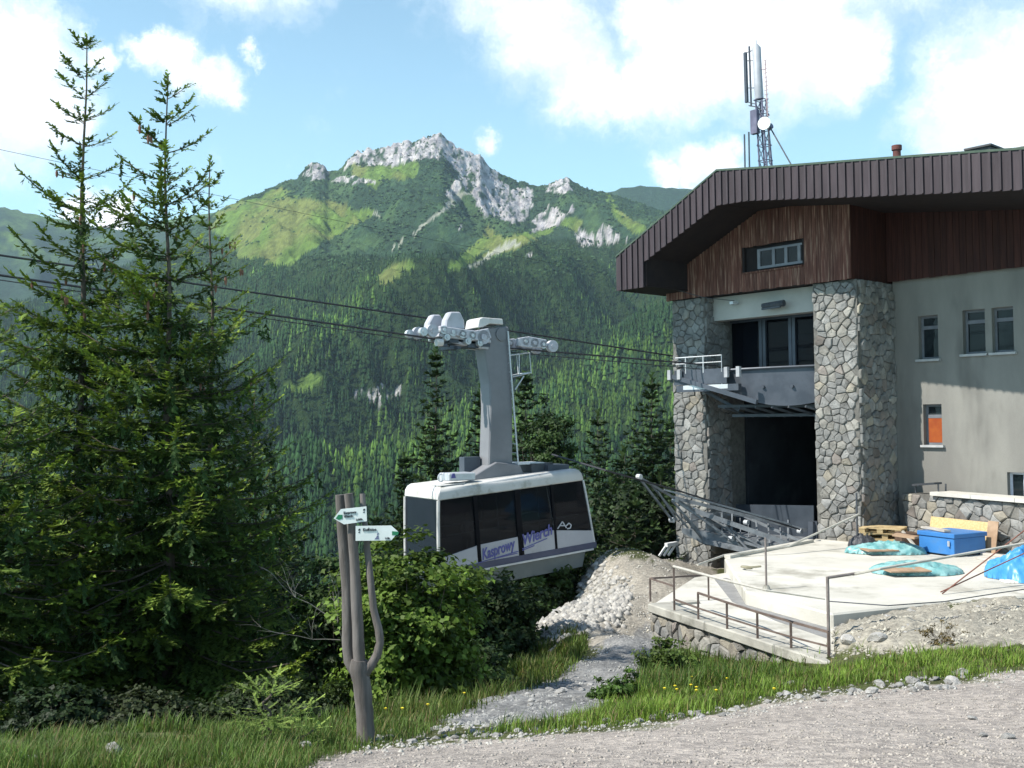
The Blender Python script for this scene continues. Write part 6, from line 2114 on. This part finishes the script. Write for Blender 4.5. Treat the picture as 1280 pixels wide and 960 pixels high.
def spruce(name, base, h, rmax, label, seed, dens=1.0, per_m=46, nl=.068, nw=.032, crown_lo=.02, cones=0, colr=(.038, .074, .020), tip=(.165, .235, .030), lean=(0, 0), group=None,
           sparse=.0, twig_sp=.075, wh=.34, shape=.85, cat='spruce', trunk_r=None, topz=.22, woody=True, kids=3):
    rs = np.random.default_rng(seed)
    bx, by, bz = base
    e = empty(name, (bx, by, bz), 0, label, cat, group)
    TR = trunk_r or h * .0085
    npt = 14
    tp_ = [Vector((lean[0] * (i / npt) ** 1.3 + .03 * math.sin(i * 1.3 + seed), lean[1] * (i / npt), h * i / npt)) for i in range(npt + 1)]
    MB().tube(tp_, [max(.008, TR * (1 - .93 * i / npt) * (1.35 if i == 0 else 1)) for i in range(npt + 1)], 8).build('trunk', M_TRUNK, e, smooth=True)
    P_, D_, S_, L_, C_ = [], [], [], [], []
    wood = MB(); conesb = MB()
    z = h * crown_lo
    while z < h * .985:
        f = z / h
        nb = int(rs.integers(5, 8) * dens * (1.45 if f < .66 else 1)) if f < .8 else int(rs.integers(3, 6))
        a0 = rs.random() * 6.28
        for b in range(max(2, nb)):
            az = a0 + 6.283 * b / nb + rs.uniform(-.35, .35)
            Lb = rmax * (1 - f) ** shape * rs.uniform(.60, 1.12) + .10
            if f < .12: Lb *= .75
            if f > .55 and rs.random() < sparse: Lb *= rs.uniform(.25, .6)
            zz = z + rs.uniform(-.10, .10) * wh
            org = np.array([lean[0] * f ** 1.3, lean[1] * f, zz])
            rise = -.30 + .95 * f ** 1.6 + rs.uniform(-.10, .10)
            hd = np.array([math.cos(az), math.sin(az), 0])
            sv = np.array([-math.sin(az), math.cos(az), 0])
            n = max(2, int(Lb / twig_sp))
            s = (np.arange(n) + .5) / n
            # branch curve: goes out, sags, tip turns up
            zc = Lb * (rise * s - .34 * s * (1 - s) * (1 - f) + .22 * s ** 3)
            pts = org + hd * (s * Lb)[:, None] + sv * (np.sin(s * 2.2 + b) * .05 * Lb)[:, None]; pts[:, 2] += zc
            dz = np.gradient(zc) / max(1e-6, Lb / n) if n > 2 else np.full(n, rise)
            bd = hd + np.array([0, 0, 1]) * dz[:, None]; bd /= np.linalg.norm(bd, axis=1, keepdims=True)
            tone = rs.uniform(.75, 1.25)
            for sg in (-1, 1):
                tl = (.10 + .42 * Lb * (1 - s) ** .8 * np.clip(s * 4, .25, 1)) * rs.uniform(.55, 1.15, n)
                tl = np.clip(tl, .07, .62)
                ang = rs.uniform(.65, 1.0, n)
                td = bd * np.cos(ang)[:, None] + sv * (sg * np.sin(ang))[:, None]
                td[:, 2] -= rs.uniform(.05, .45, n) * (1 - f * .9)
                td /= np.linalg.norm(td, axis=1, keepdims=True)
                up_ = np.tile(np.array([0, 0, 1.0]), (n, 1)); ts_ = np.cross(td, up_); ts_ /= np.linalg.norm(ts_, axis=1, keepdims=True) + 1e-9
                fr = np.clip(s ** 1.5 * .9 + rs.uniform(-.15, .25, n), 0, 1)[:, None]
                c = (np.array(colr) * (1 - fr) + np.array(tip) * fr) * tone  # paler new growth at the tips, brightened further to look sunlit
                P_.append(pts + rs.normal(0, .012, pts.shape)); D_.append(td); S_.append(ts_); L_.append(tl); C_.append(c)
            # needles along the branch itself
            i2 = slice(max(0, int(n * .15)), n); k2 = n - max(0, int(n * .15))
            P_.append(pts[i2]); D_.append(bd[i2]); S_.append(np.tile(sv, (k2, 1))); L_.append(np.full(k2, min(.19, twig_sp * 1.9))); C_.append(np.tile((np.array(colr) * .6 + np.array(tip) * .4) * tone, (k2, 1)))
            # hanging twigs below
            m_ = rs.random(n) < .75 * (1 - f)
            if m_.any():
                k = m_.sum(); td = np.tile(np.array([0, 0, -1.0]), (k, 1)) + hd * .3 + rs.normal(0, .25, (k, 3)); td /= np.linalg.norm(td, axis=1, keepdims=True)
                P_.append(pts[m_]); D_.append(td); S_.append(np.tile(sv, (k, 1))); L_.append(rs.uniform(.14, .42, k) * min(1, Lb)); C_.append(np.tile(np.array(colr) * tone * .9, (k, 1)))
            # the branch itself carries needles towards its tip
            P_.append(pts[-1:]); D_.append(bd[-1:]); S_.append(sv[None]); L_.append(np.array([.12 + .06 * Lb])); C_.append(np.array([tip]) * tone)
            if Lb > .3 and woody:
                q = [Vector(org)] + [Vector(p) for p in pts[n // 4::max(1, n // 3)]] + [Vector(pts[-1])]
                wood.tube(q, [max(.003, .008 * Lb ** .5 * (1 - i / len(q)) + .003) for i in range(len(q))], 3, caps=False)
            if cones and f > .62 and Lb > .35 and rs.random() < cones:
                for _ in range(rs.integers(1, 4)):
                    j = int(n * rs.uniform(.55, .99)); c0 = Vector(pts[min(j, n - 1)]) + Vector((rs.uniform(-.05, .05), rs.uniform(-.05, .05), -.02)); Lc = rs.uniform(.10, .14)
                    conesb.tube([c0, c0 - Vector((0, 0, Lc * .3)), c0 - Vector((0, 0, Lc * .75)), c0 - Vector((0, 0, Lc))], [.010, .021, .018, .006], 6)
        z += wh * rs.uniform(.75, 1.2) * (1.15 if f > .75 else 1) * (1 + sparse * (f > .6) * .5)
    # leader
    P_.append(np.array([[lean[0], lean[1], h * .985]])); D_.append(np.array([[0, 0, 1.0]])); S_.append(np.array([[1.0, 0, 0]])); L_.append(np.array([topz])); C_.append(np.array([tip]))
    V, F, C = needles(np.concatenate(P_), np.concatenate(D_), np.concatenate(S_), np.concatenate(L_), np.concatenate(C_), per_m, nl, nw, kids=kids)
    np_mesh('crown', V, F, M_NEED, parent=e, color=C)
    if wood.v: tag(wood.build('branches', M_TRUNK, e), kind='stuff')
    if conesb.v: tag(conesb.build('cones', M_CONE, e, smooth=True), kind='stuff')
    TRI[0] += len(F)
    return e


TRI = [0]


def spruce_at(px, apex_y, Y, rmax, label, seed, name='spruce_tree', apex_px=None, **k):
    top = P(apex_px or px, apex_y, Y); b = P(px, 800, Y); bz = gz(b.x, Y) - .1
    h = top.z - bz
    return spruce(name, (b.x, Y, bz), h, rmax, label, seed, lean=(top.x - b.x, 0), **k)


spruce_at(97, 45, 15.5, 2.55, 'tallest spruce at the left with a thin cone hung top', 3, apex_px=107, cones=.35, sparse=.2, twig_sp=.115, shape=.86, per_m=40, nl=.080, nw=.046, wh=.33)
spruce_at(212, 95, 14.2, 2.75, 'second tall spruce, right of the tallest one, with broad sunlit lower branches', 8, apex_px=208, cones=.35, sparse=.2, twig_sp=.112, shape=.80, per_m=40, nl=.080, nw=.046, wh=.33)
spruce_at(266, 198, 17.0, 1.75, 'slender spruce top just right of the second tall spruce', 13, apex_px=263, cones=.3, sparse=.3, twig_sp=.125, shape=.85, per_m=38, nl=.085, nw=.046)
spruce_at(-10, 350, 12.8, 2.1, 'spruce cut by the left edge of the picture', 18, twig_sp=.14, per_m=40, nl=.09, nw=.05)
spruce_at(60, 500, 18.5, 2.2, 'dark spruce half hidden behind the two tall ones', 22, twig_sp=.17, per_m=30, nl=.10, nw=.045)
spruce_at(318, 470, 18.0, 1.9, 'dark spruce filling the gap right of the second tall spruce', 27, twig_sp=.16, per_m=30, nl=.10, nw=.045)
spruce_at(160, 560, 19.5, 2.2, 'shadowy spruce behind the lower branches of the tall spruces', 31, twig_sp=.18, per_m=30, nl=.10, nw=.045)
# sapling beside the road
b = P(334, 955, 6.6); bz = gz(b.x, 6.6); h = float(elev(np.array(335.), np.array(864.), 6.6)) - bz
spruce('spruce_sapling', (b.x, 6.6, bz), h, .30, 'small light green spruce sapling at the grass edge', 41, per_m=420, nl=.018, nw=.0055, wh=.115, twig_sp=.05, kids=1, dens=.75, colr=(.12, .19, .045), tip=(.24, .32, .08), shape=.8, trunk_r=.009, topz=.09, crown_lo=.15, woody=True)

MIDC = dict(dens=1.5, shape=.8, colr=(.018, .036, .015), tip=(.045, .075, .022), per_m=12, nl=.30, nw=.18, twig_sp=.30, wh=.42, kids=2, topz=.5)
MIDS = [(545, 440, 50, 2.5, 'dark spruce standing alone left of the hanger arm'), (602, 486, 60, 2.6, 'spruce directly behind the hanger arm of the cable car'), (657, 470, 58, 2.8, 'tall dark spruce right behind the ladder of the hanger arm'),
        (748, 520, 47, 2.4, 'spruce above the right end of the cabin'), (815, 474, 48, 2.9, 'tall dark spruce just left of the left stone pier'), (838, 530, 52, 2.6, 'spruce partly hidden by the left stone pier'),
        (780, 570, 40, 2.3, 'lower spruce between the cabin and the stone pier'), (706, 575, 44, 2.2, 'spruce showing over the cabin roof at its right part'), (506, 570, 66, 2.6, 'small spruce above the left end of the cabin'),
        (765, 610, 35, 2.0, 'dark spruce right of the cabin end window'), (826, 600, 34, 2.0, 'dark spruce beside the foot of the left stone pier'), (725, 640, 33, 1.9, 'dark spruce behind the lower right corner of the cabin'),
        (795, 632, 31, 1.8, 'low dark spruce behind the gravel heap'), (620, 650, 32, 2.1, 'dark spruce hidden behind the cabin'), (670, 660, 30, 2.0, 'dark spruce under the cabin floor'), (575, 690, 27, 1.9, 'dark spruce under the left part of the cabin'),
        (470, 640, 75, 2.8, 'distant spruce between the signpost and the cabin'), (350, 600, 40, 2.4, 'shadowy spruce at the right foot of the tall spruces')]
for i, (px, ya, Y, r_, lb) in enumerate(MIDS):
    k = dict(MIDC)
    if Y > 55: k.update(per_m=9, nl=.42, nw=.27, twig_sp=.40)
    if Y < 38: k.update(per_m=17, nl=.22, nw=.14, twig_sp=.27, wh=.38)
    spruce_at(px, ya, Y, r_ * 1.35, lb, 60 + i, name='spruce_tree', **k)


def leafy(name, centre, rad, label, seed, n_cl, n_leaf, size, colr, tip, cat='shrub', stems=5, base_z=None, spread=.28, group=None, lobed=True, stem_r=.02):
    """broad-leaved bush: stems fan out to many leaf clusters, each leaf a small bent blade"""
    rs = np.random.default_rng(seed)
    c = np.array(centre, float); rad = np.array(rad, float)
    gz_ = gz(c[0], c[1]) if base_z is None else base_z
    e = empty(name, (c[0], c[1], gz_), 0, label, cat, group)
    org = np.array([c[0], c[1], gz_])
    d = rs.normal(0, 1, (n_cl, 3)); d /= np.linalg.norm(d, axis=1, keepdims=True)
    rr_ = rs.random(n_cl) ** .38
    wob = 1 + .28 * np.sin(d[:, 0] * 4 + seed) * np.cos(d[:, 2] * 5 + seed * 2) + .15 * np.sin(d[:, 1] * 9 + d[:, 2] * 7)
    cl = c + d * rad * (rr_ * wob)[:, None]
    cl[:, 2] = np.maximum(cl[:, 2], gz_ + .05)
    csz = rs.uniform(.6, 1.3, n_cl)
    ctone = rs.uniform(.55, 1.35, n_cl)
    k = rs.integers(0, n_cl, n_leaf)
    off = rs.normal(0, 1, (n_leaf, 3)) * spread * rad.mean() * .45 * csz[k][:, None]; off[:, 2] *= .55
    p = cl[k] + off
    nrm = rs.normal(0, .55, (n_leaf, 3)) + np.array([0, 0, .8]) + (p - c) / rad * .5
    nrm /= np.linalg.norm(nrm, axis=1, keepdims=True)
    ax = np.cross(nrm, rs.normal(0, 1, (n_leaf, 3))); ax /= np.linalg.norm(ax, axis=1, keepdims=True)
    bx_ = np.cross(nrm, ax)
    s = size * rs.uniform(.55, 1.25, n_leaf)[:, None]
    if lobed:
        v = np.stack([p - ax * s * .5, p - ax * s * .1 + bx_ * s * .42 - nrm * s * .06, p + ax * s * .2 + bx_ * s * .2, p + ax * s * .62 - nrm * s * .14, p + ax * s * .2 - bx_ * s * .2, p - ax * s * .1 - bx_ * s * .42 - nrm * s * .06], 1)
        f = np.array([(0, 1, 2), (0, 2, 3), (0, 3, 4), (0, 4, 5)])
    else:
        v = np.stack([p - ax * s * .5, p + bx_ * s * .24, p + ax * s * .55 - nrm * s * .1, p - bx_ * s * .24], 1)
        f = np.array([(0, 1, 2), (0, 2, 3)])
    m_ = v.shape[1]
    F = (f[None] + np.arange(n_leaf)[:, None, None] * m_).reshape(-1, 3)
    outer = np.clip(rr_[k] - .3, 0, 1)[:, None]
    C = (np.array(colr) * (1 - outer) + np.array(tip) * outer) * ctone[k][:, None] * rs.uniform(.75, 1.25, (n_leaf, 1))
    np_mesh('crown', v.reshape(-1, 3) - org, F, M_LEAF, parent=e, color=np.repeat(C, m_, 0))
    mb = MB()
    for i in range(stems):
        t_ = cl[rs.integers(0, n_cl)] - org
        mid = t_ * .5 * np.array([.6, .6, 1.1])
        mb.tube([Vector((rs.uniform(-.05, .05), rs.uniform(-.05, .05), 0)), Vector(mid), Vector(t_)], [stem_r, stem_r * .7, stem_r * .3], 5)
    for i in range(min(n_cl, 60)):
        t_ = cl[i] - org; b0 = t_ * rs.uniform(.45, .7)
        mb.tube([Vector(b0), Vector(t_)], [stem_r * .35, .003], 4, caps=False)
    tag(mb.build('stems', M_TRUNK, e), kind='stuff')
    TRI[0] += len(F)
    return e


def bush_px(px0, py0, px1, py1, Y, label, seed, n_cl, n_leaf, size, colr=(.042, .085, .016), tip=(.125, .200, .028), depth=None, **k):
    a = P((px0 + px1) / 2, (py0 + py1) / 2, Y)
    rx = (px1 - px0) / 2 / FPX * Y; rz = (py1 - py0) / 2 / FPX * Y
    return leafy(k.pop('name', 'leafy_bush'), tuple(a), (rx, depth or rx, rz), label, seed, n_cl, n_leaf, size, colr, tip, **k)


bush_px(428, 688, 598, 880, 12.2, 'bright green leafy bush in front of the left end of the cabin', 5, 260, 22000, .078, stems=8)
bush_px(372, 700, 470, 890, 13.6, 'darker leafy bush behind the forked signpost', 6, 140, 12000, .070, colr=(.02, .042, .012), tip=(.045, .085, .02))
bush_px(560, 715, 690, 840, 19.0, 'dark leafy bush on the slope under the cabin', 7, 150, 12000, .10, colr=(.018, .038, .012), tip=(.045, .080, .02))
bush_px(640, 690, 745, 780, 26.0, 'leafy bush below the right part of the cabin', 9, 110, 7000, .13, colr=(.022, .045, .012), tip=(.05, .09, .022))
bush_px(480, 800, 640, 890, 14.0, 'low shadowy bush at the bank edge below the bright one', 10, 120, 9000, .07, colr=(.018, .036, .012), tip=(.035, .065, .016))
bush_px(740, 600, 850, 700, 33.0, 'dark undergrowth bush behind the gravel heap', 11, 120, 7000, .16, colr=(.015, .032, .012), tip=(.035, .062, .018))
bush_px(655, 505, 712, 600, 50.0, 'round bushy pine right of the ladder', 12, 60, 7000, .26, colr=(.018, .038, .012), tip=(.045, .085, .018), lobed=False, cat='pine', name='pine_tree', stem_r=.12, depth=2.0)
bush_px(800, 800, 868, 852, 13.6, 'leafy weeds growing at the foot of the retaining wall', 14, 70, 2600, .055, colr=(.05, .09, .02), tip=(.12, .18, .035), cat='weeds', name='weed_plant', stem_r=.008)
bush_px(742, 845, 800, 888, 9.8, 'rounded grassy tuft at the end of the gravel patch', 15, 60, 2400, .05, colr=(.04, .085, .016), tip=(.08, .15, .026), cat='weeds', name='weed_plant', stem_r=.006, lobed=False)
bush_px(0, 862, 120, 920, 9.5, 'dark low bush at the left edge behind the grass', 16, 90, 5000, .055, colr=(.012, .026, .010), tip=(.028, .05, .015))  # leaf colours here and in the next two bushes darkened as painted shade
bush_px(90, 868, 260, 925, 9.8, 'tangled undergrowth behind the orange flower', 17, 90, 5000, .05, colr=(.016, .026, .010), tip=(.035, .05, .016))
bush_px(250, 858, 440, 915, 10.5, 'dark undergrowth between the sapling and the signpost', 19, 100, 6000, .055, colr=(.016, .030, .010), tip=(.04, .065, .018))
bush_px(1150, 776, 1200, 808, 13.5, 'sparse reddish weeds on the earth bank', 20, 26, 500, .04, colr=(.09, .075, .03), tip=(.16, .12, .05), cat='weeds', name='weed_plant', stem_r=.005, lobed=False)

# bare dead branches beside the signpost
dead = MB(); r9 = random.Random(4)
def twig(p, d, L, r, lv):
    q_ = [p]; 
    for i in range(4):
        d = (d + Vector((r9.uniform(-.25, .25), r9.uniform(-.25, .25), r9.uniform(-.2, .25)))).normalized(); q_.append(q_[-1] + d * L / 4)
    dead.tube(q_, [r * (1 - .2 * i) for i in range(5)], 4)
    if lv:
        for _ in range(4): twig(r9.choice(q_[1:]), (d + Vector((r9.uniform(-.9, .9), r9.uniform(-.6, .6), r9.uniform(-.6, .8)))).normalized(), L * .55, r * .5, lv - 1)
for (x0, y0, x1, y1) in ((425, 800, 352, 790), (420, 775, 350, 750), (428, 800, 385, 715)):
    a, b = Vector(P(x0, y0, 11.8)), Vector(P(x1, y1, 11.5)); twig(a, (b - a).normalized(), (b - a).length, .006, 2)
solo('dead_branches', dead, mat('dead_wood', (0.22, 0.20, 0.18), (0.32, 0.30, 0.27), scale=8, rough=.9), 'bare grey dead branches left of the forked signpost', 'dead branches')
# orange flower
fl = P(197, 912, 7.6); gzz = gz(fl.x, 7.6)
fe = empty('orange_flower', (fl.x, 7.6, gzz), 0, 'single orange flower in the grass under the tall spruces', 'flower')
MB().tube([(0, 0, 0), (.01, 0, (fl.z - gzz) * .6), (0, 0, fl.z - gzz)], .004, 5).build('stem', mat('flower_stem', (0.07, 0.12, 0.03), scale=5), fe)
pm = MB()
for k in range(7):
    a = k * .9; c = Vector((0, 0, fl.z - gzz)); o = Vector((math.cos(a), math.sin(a), .35)) * .035; w_ = Vector((-math.sin(a), math.cos(a), 0)) * .012
    pm.add([c, c + o * .6 + w_, c + o, c + o * .6 - w_], [(0, 1, 2, 3)])
    c2 = c + Vector((.02, 0, -.045)); pm.add([c2, c2 + o * .5 + w_, c2 + o * .9, c2 + o * .5 - w_], [(0, 1, 2, 3)])
pm.build('petals', mat('orange_petal', (0.75, 0.22, 0.02), (0.85, 0.32, 0.03), scale=9, rough=.6), fe)


def grass(name, poly, N, hmin, hmax, label, colr, Ymax=30, bent=.9, w=.0036):
    px = rng.uniform(min(p[0] for p in poly), max(p[0] for p in poly), N * 4); py = rng.uniform(min(p[1] for p in poly), max(p[1] for p in poly), N * 4)
    wx = px; ok = in_poly(px + rng.normal(0, 6, len(px)), py + rng.normal(0, 3, len(py)), poly); px, py = px[ok][:N], py[ok][:N]
    n = len(px)
    d = np.stack([(px - 640) / FPX, -(py - 480) / FPX, -np.ones(n)], 1) @ np.array(CAMR).T
    done = np.zeros(n, bool); Yh = np.full(n, np.nan)
    for y in np.geomspace(3.2, Ymax, 110):
        act = ~done
        if not act.any(): break
        p = d[act] * (y / d[act, 1])[:, None]
        hit = p[:, 2] < gh(p[:, 0], p[:, 1]); ids = np.where(act)[0][hit]; Yh[ids] = y; done[ids] = True
    d = d[done]; Yh = Yh[done] * rng.uniform(.975, 1.025, done.sum()); n = len(Yh)
    p = d * (Yh / d[:, 1])[:, None]; p[:, 2] = gh(p[:, 0], p[:, 1]) - .01
    cl = fbm(p[:, 0] * 3.1, p[:, 1] * 3.1, 3, 70)
    keep = cl > .36; p = p[keep]; cl = cl[keep]; n = len(p)
    h = (hmin + (hmax - hmin) * rng.random(n) ** 1.8) * (.45 + 1.1 * np.clip((cl - .3) * 2, 0, 1))
    az = rng.random(n) * 6.28; bd = rng.uniform(.1, bent, n) * h
    dx, dy = np.cos(az), np.sin(az)
    ww = w * rng.uniform(.6, 1.4, n) * np.clip(p[:, 1] / 8, .7, 3)
    wx, wy = -dy * ww, dx * ww
    z0 = p
    v0 = z0 - np.stack([wx, wy, 0 * wx], 1); v1 = z0 + np.stack([wx, wy, 0 * wx], 1)
    m = z0 + np.stack([dx * bd * .35, dy * bd * .35, h * .6], 1)
    v2 = m - np.stack([wx, wy, 0 * wx], 1) * .7; v3 = m + np.stack([wx, wy, 0 * wx], 1) * .7
    v4 = z0 + np.stack([dx * bd, dy * bd, h], 1)
    V = np.stack([v0, v1, v2, v3, v4], 1).reshape(-1, 3)
    F = (np.array([(0, 1, 3), (0, 3, 2), (2, 3, 4)])[None] + np.arange(n)[:, None, None] * 5).reshape(-1, 3)
    C = np.array(colr)[None] * rng.uniform(.6, 1.35, (n, 1)) * (.7 + .6 * cl[:, None])
    dry = rng.random(n) < .16; C[dry] = np.array((.20, .17, .07)) * rng.uniform(.6, 1.1, (dry.sum(), 1))
    o = np_mesh(name, V, F, M_LEAF, color=np.repeat(C, 5, 0))
    TRI[0] += len(F)
    return tag(o, label, 'grass', kind='stuff')


grass('grass_strip', [(540, 930), (620, 920), (700, 912), (800, 903), (900, 886), (1000, 862), (1100, 852), (1200, 846), (1290, 834), (1290, 812), (1160, 818), (1045, 836), (950, 846), (860, 850), (800, 858), (760, 880), (750, 896), (640, 912)], 52000, .02, .13, 'fresh green grass along the far edge of the road', (.145, .235, .034))
grass('grass_verge', [(-10, 970), (-10, 912), (150, 908), (300, 910), (430, 900), (560, 900), (520, 925), (440, 938), (400, 946), (370, 970)], 40000, .02, .12, 'grass at the bottom left under the tall spruces', (.090, .155, .028))
grass('bank_grass', [(430, 905), (560, 897), (640, 868), (700, 848), (735, 805), (722, 788), (690, 814), (640, 832), (560, 872), (470, 898)], 22000, .06, .22, 'longer grass on the bank below the bushes', (.085, .135, .024))
grass('wall_foot_grass', [(795, 862), (815, 834), (850, 824), (900, 832), (1000, 845), (1045, 836), (950, 856), (860, 866), (800, 874)], 8000, .08, .25, 'tall grass and weeds at the foot of the retaining wall', (.075, .135, .022), bent=.7)
yf = []
r6 = random.Random(9)
fp = MB()
for i in range(18):
    px = r6.choice([r6.uniform(830, 1000), r6.uniform(440, 720)]); py = np.interp(px, [440, 600, 720, 830, 900, 1000], [885, 860, 800, 850, 852, 850]) + r6.uniform(-8, 12)
    d = ray(px, py); Yc = 6.0
    while Yc < 30:
        p = d * (Yc / d.y)
        if p.z < gz(p.x, p.y) + .12: break
        Yc *= 1.03
    s = .016
    fp.add([p + Vector((-s, 0, 0)), p + Vector((0, -s, .004)), p + Vector((s, 0, 0)), p + Vector((0, s, .004)), p + Vector((0, 0, -s))], [(0, 1, 2, 3), (0, 4, 1), (1, 4, 2), (2, 4, 3), (3, 4, 0)])
tag(fp.build('yellow_flowers', mat('yellow_petal', (0.70, 0.55, 0.03), (0.8, 0.65, 0.05), scale=9)), 'tiny yellow meadow flowers scattered in the grass', 'flowers', kind='stuff')


# ---------------------------------------------------------------- air
def haze():
    mb = MB()
    mb.box((-6500, -60, -330), (6500, 5600, 1500))
    m = bpy.data.materials.new('air')
    m.use_nodes = True
    t = NT(m.node_tree)
    t.n.remove(t.n['Principled BSDF'])
    v = t.new('ShaderNodeVolumePrincipled')
    v.inputs['Color'].default_value = (0.62, 0.80, 1.0, 1)
    v.inputs['Density'].default_value = 0.00006
    v.inputs['Anisotropy'].default_value = 0.2
    t.link(v.outputs[0], t.n['Material Output'].inputs['Volume'])
    o = mb.build('haze', m)
    tag(o, kind='stuff', label='thin blue haze in the valley air')


haze()
